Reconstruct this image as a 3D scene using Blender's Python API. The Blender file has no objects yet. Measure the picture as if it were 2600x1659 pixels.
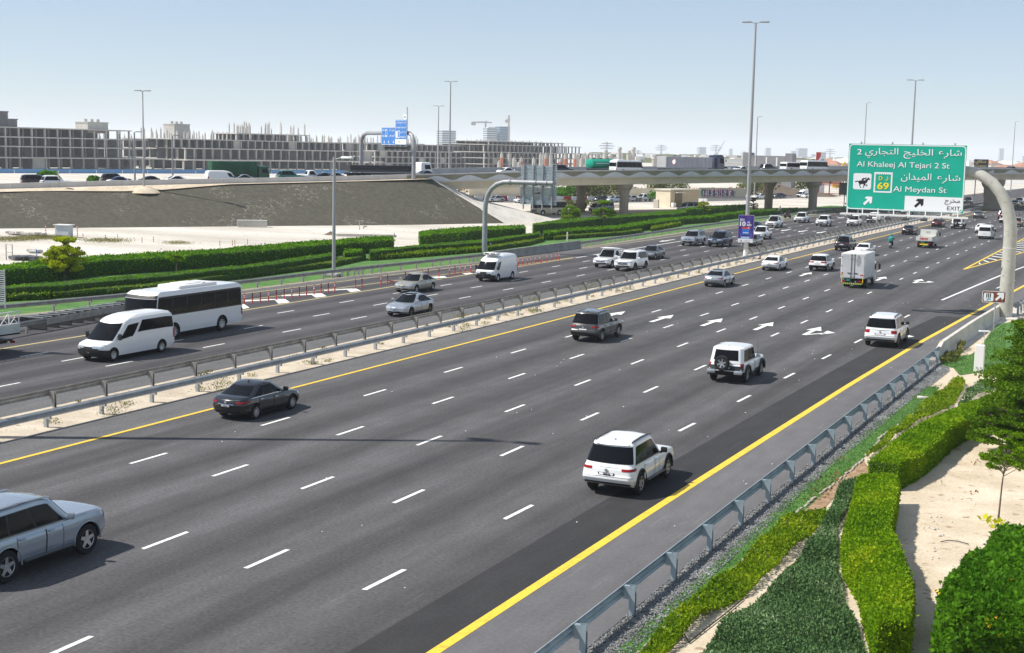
import bpy, bmesh, math, random
import numpy as np
from mathutils import Vector, Matrix, noise as mnoise
R = math.radians
random.seed(7); rng = np.random.default_rng(7)
sc = bpy.context.scene
COL = sc.collection

# ------------------------------------------------------------------ camera, sky, sun, exposure
CAM_F, CAM_PITCH, CAM_YAW, CAM_H, CAM_ROLL = 3446.8, .12889, .44009, 11.4935, .02147
PW, PH = 2600, 1659
def _basis():
    p, y, r = CAM_PITCH, CAM_YAW, CAM_ROLL
    fw = np.array([-math.sin(y)*math.cos(p), math.cos(y)*math.cos(p), -math.sin(p)])
    rt = np.array([math.cos(y), math.sin(y), 0.]); up = np.cross(rt, fw)
    return fw, rt*math.cos(r)+up*math.sin(r), -rt*math.sin(r)+up*math.cos(r)
FW, RT, UP = _basis()
cd = bpy.data.cameras.new('camera'); cam = bpy.data.objects.new('camera', cd); COL.objects.link(cam)
cd.sensor_width = 36; cd.lens = CAM_F/PW*36; cd.clip_start = .5; cd.clip_end = 60000
m = Matrix(((RT[0], UP[0], -FW[0], 0), (RT[1], UP[1], -FW[1], 0), (RT[2], UP[2], -FW[2], CAM_H), (0, 0, 0, 1)))
cam.matrix_world = m; sc.camera = cam
SUN_EL, SUN_AZ = R(51), math.atan2(-.876, -.483)
w = bpy.data.worlds.new('World'); sc.world = w; w.use_nodes = True
nt = w.node_tree; sky = nt.nodes.new('ShaderNodeTexSky'); sky.sky_type = 'NISHITA'; sky.sun_disc = False
sky.sun_elevation = SUN_EL; sky.sun_rotation = SUN_AZ; sky.air_density = .75; sky.dust_density = .35; sky.ozone_density = 2.6
veil = nt.nodes.new('ShaderNodeMix'); veil.data_type = 'RGBA'; veil.inputs[0].default_value = .42; nt.links.new(sky.outputs[0], veil.inputs[6]); veil.inputs[7].default_value = (4.3, 4.95, 5.6, 1)   # dusty air evens the blue out
bg = nt.nodes['Background']; nt.links.new(veil.outputs[2], bg.inputs[0]); bg.inputs[1].default_value = .113
sd = bpy.data.lights.new('sun', 'SUN'); sd.energy = 5.0; sd.angle = R(.5); sd.color = (1, .95, .87)
sun = bpy.data.objects.new('sun', sd); COL.objects.link(sun)
sdir = Vector((.876*math.cos(SUN_EL), .483*math.cos(SUN_EL), -math.sin(SUN_EL))).normalized()
sun.rotation_euler = sdir.to_track_quat('-Z', 'Y').to_euler(); sun.location = (-60, 0, 80)
HAZE = .00014
vs = sc.view_settings; vs.view_transform = 'Standard'; vs.look = 'None'; vs.exposure = .22; vs.gamma = 1
sc.cycles.max_bounces = 6; sc.cycles.diffuse_bounces = 3; sc.cycles.glossy_bounces = 3; sc.cycles.volume_bounces = 2
sc.cycles.transparent_max_bounces = 8; sc.cycles.use_denoising = True

def gp(px, py, z=0.):
    """the ground (or level z) point seen at a pixel of the 2600 px photograph"""
    d = FW*CAM_F + RT*(px-PW/2) - UP*(py-PH/2); t = (z-CAM_H)/d[2]
    return np.array([d[0]*t, d[1]*t, z])
def proj(P):
    d = np.asarray(P, float)-np.array([0, 0, CAM_H]); z = d@FW
    return PW/2+CAM_F*(d@RT)/z, PH/2-CAM_F*(d@UP)/z
def zt(x0, y0, k):
    return lambda a, b, z=0.: gp(x0+a/k, y0+b/k, z)
kv = lambda y: 4e-5*max(0., y-120.)**2         # the gentle right-hand curve of the highway

# ------------------------------------------------------------------ materials
def mat(name, col, rough=.6, metal=0., spec=.5, coat=0., emit=0.):
    mt = bpy.data.materials.new(name); mt.use_nodes = True; b = mt.node_tree.nodes['Principled BSDF']
    b.inputs['Base Color'].default_value = (*col, 1); b.inputs['Roughness'].default_value = rough
    b.inputs['Metallic'].default_value = metal; b.inputs['Specular IOR Level'].default_value = spec
    b.inputs['Coat Weight'].default_value = coat; b.inputs['Coat Roughness'].default_value = .04
    return mt
def nmat(name, c1, c2, scale=4., rough=.85, detail=6., stretch=(1, 1, 1), lo=.35, hi=.65, bump=0., c3=None, s3=40., metal=0., fine=0., spec=.4):
    """two-colour noise material in object space; c3/s3 adds sparse specks, fine adds grain"""
    mt = mat(name, c1, rough, metal, spec); nt = mt.node_tree; N, L = nt.nodes, nt.links; b = N['Principled BSDF']
    tc = N.new('ShaderNodeTexCoord'); mp = N.new('ShaderNodeMapping'); mp.inputs['Scale'].default_value = stretch
    L.new(tc.outputs['Object'], mp.inputs[0])
    n = N.new('ShaderNodeTexNoise'); n.inputs['Scale'].default_value = scale; n.inputs['Detail'].default_value = detail
    n.inputs['Roughness'].default_value = .6; L.new(mp.outputs[0], n.inputs['Vector'])
    r = N.new('ShaderNodeValToRGB'); r.color_ramp.elements[0].position = lo; r.color_ramp.elements[1].position = hi
    r.color_ramp.elements[0].color = (*c1, 1); r.color_ramp.elements[1].color = (*c2, 1); L.new(n.outputs[0], r.inputs[0])
    out = r.outputs[0]
    def mixc(fac, a, colr):
        mx = N.new('ShaderNodeMix'); mx.data_type = 'RGBA'; L.new(fac, mx.inputs[0]); L.new(a, mx.inputs[6]); mx.inputs[7].default_value = (*colr, 1); return mx.outputs[2]
    if c3:
        n3 = N.new('ShaderNodeTexNoise'); n3.inputs['Scale'].default_value = s3; n3.inputs['Detail'].default_value = 3; L.new(tc.outputs['Object'], n3.inputs['Vector'])
        r3 = N.new('ShaderNodeValToRGB'); r3.color_ramp.elements[0].position = .62; r3.color_ramp.elements[1].position = .70; L.new(n3.outputs[0], r3.inputs[0])
        out = mixc(r3.outputs[0], out, c3)
    if fine:
        n4 = N.new('ShaderNodeTexNoise'); n4.inputs['Scale'].default_value = 14; n4.inputs['Detail'].default_value = 4; L.new(tc.outputs['Object'], n4.inputs['Vector'])
        mr = N.new('ShaderNodeMapRange'); mr.inputs[1].default_value = .3; mr.inputs[2].default_value = .7; mr.inputs[3].default_value = 1-fine; mr.inputs[4].default_value = 1+fine
        L.new(n4.outputs[0], mr.inputs[0]); vm = N.new('ShaderNodeVectorMath'); vm.operation = 'SCALE'; L.new(out, vm.inputs[0]); L.new(mr.outputs[0], vm.inputs[3]); out = vm.outputs[0]
    L.new(out, b.inputs['Base Color'])
    if bump:
        bp = N.new('ShaderNodeBump'); bp.inputs['Strength'].default_value = bump; bp.inputs['Distance'].default_value = .1
        L.new(n.outputs[0], bp.inputs['Height']); L.new(bp.outputs[0], b.inputs['Normal'])
    return mt
def leafmat(name, c1, c2, c3=None, trans=.35):
    """leaf clumps: each leaf its own shade between the colours, with some light through it"""
    mt = bpy.data.materials.new(name); mt.use_nodes = True; N, L = mt.node_tree.nodes, mt.node_tree.links
    g = N.new('ShaderNodeNewGeometry'); tc = N.new('ShaderNodeTexCoord'); n = N.new('ShaderNodeTexNoise'); n.inputs['Scale'].default_value = .55; n.inputs['Detail'].default_value = 4
    L.new(tc.outputs['Object'], n.inputs['Vector'])
    ad = N.new('ShaderNodeMath'); ad.operation = 'MULTIPLY_ADD'; L.new(n.outputs[0], ad.inputs[0]); ad.inputs[1].default_value = 1.5; ad.inputs[2].default_value = -.5
    av = N.new('ShaderNodeMath'); av.operation = 'MULTIPLY_ADD'; L.new(g.outputs['Random Per Island'], av.inputs[0]); av.inputs[1].default_value = .5; L.new(ad.outputs[0], av.inputs[2])
    r = N.new('ShaderNodeValToRGB'); r.color_ramp.elements[0].color = (*c1, 1); r.color_ramp.elements[1].color = (*c2, 1); r.color_ramp.elements[0].position = .15; r.color_ramp.elements[1].position = .75
    if c3: e = r.color_ramp.elements.new(1.); e.color = (*c3, 1)
    L.new(av.outputs[0], r.inputs[0])
    b = N['Principled BSDF']; b.inputs['Roughness'].default_value = .7; b.inputs['Specular IOR Level'].default_value = .12; L.new(r.outputs[0], b.inputs['Base Color'])
    t = N.new('ShaderNodeBsdfTranslucent'); L.new(r.outputs[0], t.inputs[0]); mx = N.new('ShaderNodeMixShader'); mx.inputs[0].default_value = trans
    L.new(b.outputs[0], mx.inputs[1]); L.new(t.outputs[0], mx.inputs[2]); L.new(mx.outputs[0], N['Material Output'].inputs[0])
    return mt
def asphalt(name, base, dark, streak=.5, lanes=True, x0=-36.34, sw=3.65, ga=1.1):
    """road surface: grain, pale specks, long worn streaks and darker oil bands along the lane middles"""
    mt = mat(name, base, .88, 0, .15); N, L = mt.node_tree.nodes, mt.node_tree.links; b = N['Principled BSDF']
    tc = N.new('ShaderNodeTexCoord'); sx = N.new('ShaderNodeSeparateXYZ'); L.new(tc.outputs['Object'], sx.inputs[0])
    def mth(op, a, bb, c=None):
        q = N.new('ShaderNodeMath'); q.operation = op
        for i, v in enumerate((a, bb, c)):
            if v is None: continue
            if isinstance(v, (int, float)): q.inputs[i].default_value = v
            else: L.new(v, q.inputs[i])
        return q.outputs[0]
    def noise(scale, st, det=4):
        mp = N.new('ShaderNodeMapping'); mp.inputs['Scale'].default_value = st; L.new(tc.outputs['Object'], mp.inputs[0])
        n = N.new('ShaderNodeTexNoise'); n.inputs['Scale'].default_value = scale; n.inputs['Detail'].default_value = det; L.new(mp.outputs[0], n.inputs['Vector']); return n.outputs[0]
    st = noise(1., (1.6, .035, 1), 5); pat = noise(.09, (1, .5, 1), 3); gr = noise(9., (1, 1, 1), 8); sp = noise(26., (1, 1, 1), 2); mid = noise(1.2, (1, .4, 1), 5)
    bri = mth('MULTIPLY_ADD', st, 1.2*streak, 1-.6*streak)
    bri = mth('MULTIPLY', bri, mth('MULTIPLY_ADD', pat, .36, .82)); bri = mth('MULTIPLY', bri, mth('MULTIPLY_ADD', gr, ga, 1-ga*.5)); bri = mth('MULTIPLY', bri, mth('MULTIPLY_ADD', mid, .5, .75))
    sw2 = noise(1., (7., .16, 1), 4); bri = mth('MULTIPLY', bri, mth('MULTIPLY_ADD', mth('MULTIPLY', mth('GREATER_THAN', sw2, .64), mth('GREATER_THAN', mid, .5)), .16, 1.))
    if lanes:
        ph = mth('MULTIPLY', mth('SUBTRACT', sx.outputs[0], x0), 2*math.pi/sw); cs = mth('COSINE', ph, 0.)
        bri = mth('MULTIPLY', bri, mth('MULTIPLY_ADD', mth('MULTIPLY', cs, mth('MULTIPLY_ADD', pat, 2.2, -.2)), .22, 1.))
    vm = N.new('ShaderNodeVectorMath'); vm.operation = 'SCALE'; vm.inputs[0].default_value = base; L.new(bri, vm.inputs[3])
    rr = N.new('ShaderNodeValToRGB'); rr.color_ramp.elements[0].position = .70; rr.color_ramp.elements[1].position = .78; L.new(sp, rr.inputs[0])
    mx = N.new('ShaderNodeMix'); mx.data_type = 'RGBA'; L.new(rr.outputs[0], mx.inputs[0]); L.new(vm.outputs[0], mx.inputs[6]); mx.inputs[7].default_value = (base[0]*2.4, base[1]*2.4, base[2]*2.4, 1)
    L.new(mx.outputs[2], b.inputs['Base Color'])
    bp = N.new('ShaderNodeBump'); bp.inputs['Strength'].default_value = .35; bp.inputs['Distance'].default_value = .02; L.new(gr, bp.inputs['Height']); L.new(bp.outputs[0], b.inputs['Normal'])
    return mt
M = {}
M['asphalt'] = asphalt('asphalt', (.088, .0855, .088), (.05, .05, .05), .6)
M['asphalt_left'] = asphalt('asphalt_left', (.080, .0765, .081), (.05, .05, .05), .6, True, -57.0, 2.95)
M['asphalt_shoulder'] = asphalt('asphalt_shoulder', (.128, .127, .128), (.1, .1, .1), .35, False)
M['asphalt_new'] = asphalt('asphalt_new', (.044, .0435, .045), (.05, .05, .05), .25, False, ga=.6)
M['asphalt_pale'] = asphalt('asphalt_pale', (.135, .132, .137), (.1, .1, .1), .35, False, ga=.5)
M['white_line'] = nmat('white_line', (.46, .46, .43), (.80, .80, .76), 5., .7, lo=.28, hi=.5, fine=.18)
M['yellow_line'] = nmat('yellow_line', (.56, .38, .05), (.78, .53, .05), 3., .7, lo=.25, hi=.5, fine=.15)
M['yellow_pale'] = nmat('yellow_pale', (.62, .50, .20), (.70, .56, .22), 5., .7, fine=.1)
M['sand'] = nmat('sand', (.46, .42, .36), (.67, .625, .555), .12, .95, 9, (.3, 1, 1), bump=.3, c3=(.40, .34, .26), s3=.9, fine=.13)
M['sand_garden'] = nmat('sand_garden', (.50, .41, .29), (.66, .56, .43), .5, .95, 8, bump=.4, c3=(.36, .27, .17), s3=2.2, fine=.14)
M['sand_median'] = nmat('sand_median', (.44, .37, .28), (.60, .52, .41), .7, .95, 8, bump=.5, c3=(.27, .23, .17), s3=3.2, fine=.2)
M['gravel'] = nmat('gravel', (.10, .10, .09), (.34, .34, .32), 11., .9, 6, lo=.4, hi=.6, bump=1.)
M['lawn'] = nmat('lawn', (.05, .14, .025), (.10, .22, .04), .5, .9, 8, bump=.6, c3=(.13, .16, .05), s3=.8, fine=.3)
M['chips'] = nmat('chips', (.20, .17, .12), (.42, .37, .29), 7., .95, 5, bump=.8)
M['soil'] = nmat('soil', (.10, .075, .05), (.17, .13, .09), 3., .95, 6)
M['rubble'] = nmat('rubble', (.066, .061, .044), (.100, .093, .068), 1.4, .95, 10, bump=.7, fine=.25)
M['concrete'] = nmat('concrete', (.40, .385, .35), (.52, .50, .46), .8, .85, 8, fine=.06)
M['concrete_pale'] = nmat('concrete_pale', (.52, .49, .43), (.66, .62, .56), .5, .9, 8, fine=.1, c3=(.44, .41, .35), s3=.8)
M['concrete_dark'] = nmat('concrete_dark', (.22, .22, .215), (.32, .32, .31), .8, .85, 8, fine=.06)
M['parapet'] = nmat('parapet', (.47, .46, .45), (.56, .55, .54), .5, .8, 6, fine=.05)
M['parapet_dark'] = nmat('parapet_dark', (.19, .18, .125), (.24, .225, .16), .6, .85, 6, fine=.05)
M['parapet_wave'] = nmat('parapet_wave', (.50, .51, .53), (.58, .59, .60), .6, .8, 6)
M['girder'] = nmat('girder', (.58, .51, .38), (.66, .59, .46), .35, .85, 8, (1, 1, 2.), fine=.05)
def veins(mt, col):
    """pale branching run-off streaks down the stone face"""
    N, L = mt.node_tree.nodes, mt.node_tree.links; b = N['Principled BSDF']; src = b.inputs['Base Color'].links[0].from_socket; tc = N.new('ShaderNodeTexCoord')
    def ns(sc_, st, d):
        mp = N.new('ShaderNodeMapping'); mp.inputs['Scale'].default_value = st; L.new(tc.outputs['Object'], mp.inputs[0]); n = N.new('ShaderNodeTexNoise'); n.inputs['Scale'].default_value = sc_; n.inputs['Detail'].default_value = d; n.inputs['Distortion'].default_value = .25; L.new(mp.outputs[0], n.inputs['Vector']); return n.outputs[0]
    def mt_(op, a, v): 
        q = N.new('ShaderNodeMath'); q.operation = op; L.new(a, q.inputs[0]); (L.new(v, q.inputs[1]) if not isinstance(v, float) else setattr(q.inputs[1], 'default_value', v)); return q.outputs[0]
    ln = mt_('LESS_THAN', mt_('ABSOLUTE', mt_('SUBTRACT', ns(.8, (1, 1, .3), 4), .5), 0.), .007); pt = mt_('GREATER_THAN', ns(.14, (1, 1, 1), 5), .56); f = mt_('MULTIPLY', ln, pt)
    mx = N.new('ShaderNodeMix'); mx.data_type = 'RGBA'; L.new(f, mx.inputs[0]); L.new(src, mx.inputs[6]); mx.inputs[7].default_value = (*col, 1); L.new(mx.outputs[2], b.inputs['Base Color'])
veins(M['rubble'], (.30, .28, .235))
M['galv'] = nmat('galv', (.34, .36, .37), (.46, .48, .49), 2.5, .5, 5, metal=.35)
M['galv_blue'] = nmat('galv_blue', (.30, .37, .41), (.42, .49, .53), 2., .5, 5, metal=.3)
M['galv_old'] = nmat('galv_old', (.26, .255, .24), (.38, .375, .36), 2.5, .55, 5, metal=.3)
M['pole_paint'] = nmat('pole_paint', (.42, .41, .36), (.53, .52, .46), 1.2, .55, 6, c3=(.36, .33, .27), s3=3.)
M['pole_grey'] = nmat('pole_grey', (.27, .28, .30), (.35, .36, .38), 1.5, .5, 5, metal=.2)
M['pole_light'] = mat('pole_light', (.37, .375, .38), .5, .2)
M['white'] = mat('white_plastic', (.78, .78, .77), .4)
M['white_mat'] = mat('white_matte', (.75, .75, .73), .6)
M['black'] = mat('black_plastic', (.014, .014, .015), .5)
M['black_mat'] = mat('black_matte', (.02, .02, .021), .8)
M['rubber'] = mat('rubber', (.018, .018, .019), .85, 0, .3)
M['rim'] = mat('alloy', (.60, .61, .63), .3, .8)
M['rim_dark'] = mat('alloy_dark', (.10, .10, .105), .35, .6)
M['chrome'] = mat('chrome', (.75, .76, .78), .12, 1.)
M['glass'] = mat('glass', (.006, .007, .009), .08, 0, .16, 0)
M['glass_teal'] = mat('glass_teal', (.018, .06, .055), .05, 0, .4, 0)
M['lamp_clear'] = mat('lamp_clear', (.55, .58, .62), .1, .4, .8, .8)
M['lamp_red'] = mat('lamp_red', (.30, .004, .006), .3, 0, .3, 0)
M['lamp_amber'] = mat('lamp_amber', (.60, .20, .02), .25)
M['plate'] = mat('plate', (.62, .63, .65), .4)
M['red'] = mat('red_paint', (.55, .035, .02), .5)
M['red_white'] = None
M['sign_green'] = nmat('sign_green', (.0, .36, .25), (.002, .40, .285), .8, .45, 4)
M['sign_white'] = mat('sign_white', (.80, .81, .82), .5)
M['sign_black'] = mat('sign_black', (.008, .008, .012), .5)
M['sign_yellow'] = mat('sign_yellow', (.88, .70, .0), .5)
M['sign_blue'] = mat('sign_blue', (.03, .19, .56), .5)
M['sign_brown'] = mat('sign_brown', (.17, .05, .025), .5)
M['bark'] = nmat('bark', (.10, .08, .06), (.17, .14, .11), 6., .9)
M['teal_cloth'] = mat('teal_cloth', (.0, .30, .27), .8)
M['skin'] = mat('skin', (.30, .17, .11), .6)
M['dark_cloth'] = mat('dark_cloth', (.018, .02, .03), .9)

# ------------------------------------------------------------------ mesh helpers
class MB:
    def __init__(s): s.v = []; s.f = []; s.mi = []
    def add(s, vs, fs, mi=0):
        o = len(s.v); s.v += [tuple(map(float, p)) for p in vs]; s.f += [tuple(i+o for i in f) for f in fs]; s.mi += [mi]*len(fs)
    def box(s, c, d, rz=0., mi=0, taper=1.):
        x, y, z = d[0]/2, d[1]/2, d[2]/2; co, si = math.cos(rz), math.sin(rz); P = []
        for dz in (-z, z):
            k = taper if dz > 0 else 1.
            for dx, dy in ((-x, -y), (x, -y), (x, y), (-x, y)):
                P.append((c[0]+co*dx*k-si*dy*k, c[1]+si*dx*k+co*dy*k, c[2]+dz))
        s.add(P, [(3, 2, 1, 0), (4, 5, 6, 7), (0, 1, 5, 4), (1, 2, 6, 5), (2, 3, 7, 6), (3, 0, 4, 7)], mi)
    def bbox(s, c, d, bev=.05, rz=0., mi=0, seg=2):
        bm = bmesh.new(); bmesh.ops.create_cube(bm, size=1.); bmesh.ops.scale(bm, vec=d, verts=bm.verts)
        bmesh.ops.bevel(bm, geom=bm.edges[:], offset=bev, segments=seg, affect='EDGES', profile=.5)
        bmesh.ops.rotate(bm, cent=(0, 0, 0), matrix=Matrix.Rotation(rz, 3, 'Z'), verts=bm.verts); bmesh.ops.translate(bm, vec=c, verts=bm.verts)
        bm.verts.index_update(); s.add([v.co for v in bm.verts], [[v.index for v in f.verts] for f in bm.faces], mi); bm.free()
    def quad(s, a, b, c, d, mi=0): s.add((a, b, c, d), [(0, 1, 2, 3)], mi)
    def poly(s, pts, mi=0): s.add(pts, [tuple(range(len(pts)))], mi)
    def prism(s, pts, z0, z1, mi=0):
        n = len(pts); ar = sum(pts[i][0]*pts[(i+1) % n][1]-pts[(i+1) % n][0]*pts[i][1] for i in range(n))
        if ar < 0: pts = pts[::-1]
        V = [(p[0], p[1], z0) for p in pts]+[(p[0], p[1], z1) for p in pts]
        s.add(V, [tuple(range(n))[::-1], tuple(range(n, 2*n))]+[(i, (i+1) % n, n+(i+1) % n, n+i) for i in range(n)], mi)
    def cyl(s, p0, p1, r0, r1=None, n=10, mi=0, cap=True):
        r1 = r0 if r1 is None else r1; a, b = Vector(p0), Vector(p1); d = (b-a).normalized(); u = d.orthogonal().normalized(); v = d.cross(u); P = []
        for c, r in ((a, r0), (b, r1)):
            for i in range(n):
                t = 2*math.pi*i/n; P.append(c+u*r*math.cos(t)+v*r*math.sin(t))
        F = [(i, (i+1) % n, n+(i+1) % n, n+i) for i in range(n)]
        if cap: F += [tuple(range(n))[::-1], tuple(range(n, 2*n))]
        s.add(P, F, mi)
    def tube(s, path, rad, n=10, mi=0, closed=False):
        pts = [Vector(p) for p in path]; m_ = len(pts); rad = rad if hasattr(rad, '__len__') else [rad]*m_; P = []; u = None
        for i, p in enumerate(pts):
            a = pts[(i-1) % m_] if (i or closed) else p; b = pts[(i+1) % m_] if (i < m_-1 or closed) else p; d = (b-a).normalized()
            u = d.orthogonal().normalized() if u is None else (u-d*u.dot(d)).normalized(); v = d.cross(u)
            P += [p+(u*math.cos(2*math.pi*k/n)+v*math.sin(2*math.pi*k/n))*rad[i] for k in range(n)]
        F = []
        for i in range(m_ if closed else m_-1):
            j = (i+1) % m_; F += [(i*n+k, i*n+(k+1) % n, j*n+(k+1) % n, j*n+k) for k in range(n)]
        if not closed: F += [tuple(range(n))[::-1], tuple(range((m_-1)*n, m_*n))]
        s.add(P, F, mi)
    def lathe(s, prof, n=16, mi=0, axis='Z', c=(0, 0, 0)):
        P = []
        for r, h in prof:
            for k in range(n):
                t = 2*math.pi*k/n; q = (r*math.cos(t), r*math.sin(t), h)
                if axis == 'X': q = (q[2], q[0], q[1])
                P.append((q[0]+c[0], q[1]+c[1], q[2]+c[2]))
        F = [(i*n+k, i*n+(k+1) % n, (i+1)*n+(k+1) % n, (i+1)*n+k) for i in range(len(prof)-1) for k in range(n)]
        F += [tuple(range(n))[::-1], tuple(range((len(prof)-1)*n, len(prof)*n))]
        s.add(P, F, mi)
    def grid(s, G, mi=0):
        r, c = len(G), len(G[0]); s.add([p for row in G for p in row], [(i*c+j, i*c+j+1, (i+1)*c+j+1, (i+1)*c+j) for i in range(r-1) for j in range(c-1)], mi)
    def mesh(s, name, mats, smooth=None, fix=False):
        me = bpy.data.meshes.new(name); me.from_pydata(s.v, [], s.f)
        for mt in (mats if isinstance(mats, (list, tuple)) else [mats]): me.materials.append(mt)
        if any(s.mi): me.polygons.foreach_set('material_index', s.mi)
        if fix:
            bm = bmesh.new(); bm.from_mesh(me); bmesh.ops.remove_doubles(bm, verts=bm.verts, dist=2e-4); bmesh.ops.recalc_face_normals(bm, faces=bm.faces); bm.to_mesh(me); bm.free()
        if smooth: 
            me.polygons.foreach_set('use_smooth', [True]*len(me.polygons)); me.set_sharp_from_angle(angle=R(smooth))
        me.update(); return me
    def build(s, name, mats, parent=None, smooth=None, fix=False):
        o = bpy.data.objects.new(name, s.mesh(name, mats, smooth, fix)); COL.objects.link(o)
        if parent: o.parent = parent
        return o
def link(name, me, parent=None, loc=None, rz=None):
    o = bpy.data.objects.new(name, me); COL.objects.link(o)
    if parent: o.parent = parent
    if loc is not None: o.location = loc
    if rz is not None: o.rotation_euler = (0, 0, rz)
    return o
def tag(o, label, cat, group=None, kind=None):
    o['label'] = label; o['category'] = cat
    if group: o['group'] = group
    if kind: o['kind'] = kind
    return o
def struct(o): o['kind'] = 'structure'; return o
def empty(name, loc=(0, 0, 0), rz=0., label=None, cat=None, group=None):
    o = bpy.data.objects.new(name, None); o.empty_display_size = .3; COL.objects.link(o); o.location = loc; o.rotation_euler = (0, 0, rz)
    if label: tag(o, label, cat, group)
    return o
CH = {}
def dup(root, loc, rz=0., label=None, group=None, cat=None):
    """a copy of a thing with copies of its parts and sub-parts (shared meshes)"""
    def cp(o, par):
        c = o.copy(); COL.objects.link(c)
        if par: c.parent = par
        for k in o.children: cp(k, c)
        return c
    r = cp(root, None); r.location = loc; r.rotation_euler = (0, 0, rz)
    if label: r['label'] = label
    if cat: r['category'] = cat
    if group: r['group'] = group
    return r
def np_mesh(name, V, nq, mats, mi=None):
    me = bpy.data.meshes.new(name); n = len(V); me.vertices.add(n); me.vertices.foreach_set('co', V.astype(np.float32).ravel())
    me.loops.add(n); me.loops.foreach_set('vertex_index', np.arange(n, dtype=np.int32)); me.polygons.add(n//4); me.polygons.foreach_set('loop_start', np.arange(0, n, 4, dtype=np.int32))
    for mt in (mats if isinstance(mats, (list, tuple)) else [mats]): me.materials.append(mt)
    me.update(calc_edges=True); me.validate(); return me
def leaf_quads(P, Nn, size, aspect=.45, up=.5, jit=.6):
    """diamond leaves at points P growing along the normals Nn with scatter"""
    n = len(P); d = Nn+rng.normal(0, jit, (n, 3)); d[:, 2] += up*0; d /= np.linalg.norm(d, axis=1)[:, None]+1e-9
    s = rng.normal(0, 1, (n, 3)); s -= d*(s*d).sum(1)[:, None]; s /= np.linalg.norm(s, axis=1)[:, None]+1e-9
    L_ = size*rng.uniform(.45, 1.5, (n, 1)); a = P-d*L_*.35; b = P+d*L_*.65; mid = P+d*L_*.1
    V = np.empty((n, 4, 3)); V[:, 0] = a; V[:, 1] = mid+s*L_*aspect; V[:, 2] = b; V[:, 3] = mid-s*L_*aspect
    return V.reshape(-1, 3)
FNT = None
def text_mesh(body, size, name, mt, bold=0., ax='L', ext=.004, xs=1., shear=0.):
    c = bpy.data.curves.new(name, 'FONT'); c.body = body; c.size = size; c.extrude = ext; c.offset = bold; c.resolution_u = 4; c.shear = shear
    c.align_x = {'L': 'LEFT', 'C': 'CENTER', 'R': 'RIGHT'}[ax]
    o = bpy.data.objects.new(name, c); COL.objects.link(o); bpy.context.view_layer.update()
    me = bpy.data.meshes.new_from_object(o.evaluated_get(bpy.context.evaluated_depsgraph_get())); bpy.data.objects.remove(o); bpy.data.curves.remove(c)
    me.name = name; me.materials.clear(); me.materials.append(mt)
    if xs != 1.: me.transform(Matrix.Diagonal((xs, 1, 1, 1)))
    return me
AR = {}
for ch, base, dual in (('ا', 0xfe8d, 0), ('ب', 0xfe8f, 1), ('ة', 0xfe93, 0), ('ت', 0xfe95, 1), ('ج', 0xfe9d, 1), ('ح', 0xfea1, 1), ('خ', 0xfea5, 1), ('د', 0xfea9, 0), ('ر', 0xfead, 0), ('س', 0xfeb1, 1), ('ش', 0xfeb5, 1), ('ع', 0xfec9, 1), ('ظ', 0xfec5, 1), ('ف', 0xfed1, 1), ('ك', 0xfed9, 1), ('ل', 0xfedd, 1), ('م', 0xfee1, 1), ('ن', 0xfee5, 1), ('و', 0xfeed, 0), ('ي', 0xfef1, 1)): AR[ch] = (base, dual)
def arabic(s):
    """joined letter forms in left-to-right drawing order"""
    out = ''
    for i, ch in enumerate(s):
        if ch not in AR: out += ch; continue
        b, d = AR[ch]; pj = i > 0 and s[i-1] in AR and AR[s[i-1]][1]; nj = d and i < len(s)-1 and s[i+1] in AR
        out += chr(b+(3 if (pj and nj) else 2 if nj else 1)) if (pj or nj) else ch
    return out[::-1]
def evalmesh(o, name):
    bpy.context.view_layer.update(); dg = bpy.context.evaluated_depsgraph_get(); return bpy.data.meshes.new_from_object(o.evaluated_get(dg))
# ------------------------------------------------------------------ the ground, the roads and their markings
def strip(name, xl, xr, y0, y1, z, mt, step=6., curve=True):
    b = MB(); n = max(2, int((y1-y0)/step)+1); G = []
    for i in range(n):
        y = y0+(y1-y0)*i/(n-1); k = kv(y) if curve else 0.; l = xl(y) if callable(xl) else xl; r = xr(y) if callable(xr) else xr
        G.append([(l+k, y, z), (r+k, y, z)])
    V = [p for g in G for p in g]; b.add(V, [(2*i, 2*i+1, 2*i+3, 2*i+2) for i in range(n-1)]); return struct(b.build(name, mt))
def lin(*pts):
    X = [p[0] for p in pts]; Y = [p[1] for p in pts]; return lambda y: float(np.interp(y, X, Y))
def sheet(name, pts, z, mt):
    b = MB(); b.poly([(p[0], p[1], z) for p in pts]); o = b.build(name, mt)
    if o.data.polygons[0].normal.z < 0: o.data.flip_normals()
    return struct(o)
b = MB(); b.quad((-14000, -3000, -.05), (9000, -3000, -.05), (9000, 20000, -.05), (-14000, 20000, -.05)); struct(b.build('desert_ground', M['sand']))
GLX = lin((15, -72.4), (55, -69.6), (65.6, -68), (75, -66.4), (88.8, -65.6), (102, -65.2), (112, -64.3), (125, -63), (152, -62.8), (169, -63.), (194, -63.6), (224, -63.9), (600, -63.9))  # left guardrail line
strip('highway_road', -39.2, lin((-40, -11.6), (120, -11.2), (128, -9.), (170, -3.), (600, 2.)), -40, 900, 0., M['asphalt'])
strip('highway_road_opposite', lambda y: GLX(y)+.75, -42.9, -20, 900, 0., M['asphalt_left'])
strip('median_strip', -42.9, -39.2, -20, 900, .002, M['sand_median'])
strip('road_shoulder', lin((-40, -39.2), (900, -39.2)), -36.75, -40, 900, .004, M['asphalt_shoulder'])
strip('road_shoulder_inner', -44.95, -42.9, -20, 900, .004, M['asphalt_shoulder'])
strip('road_shoulder_outer', lambda y: GLX(y)+.75, lambda y: GLX(y)+2.2, -20, 330, .004, M['asphalt_shoulder'])
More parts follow.
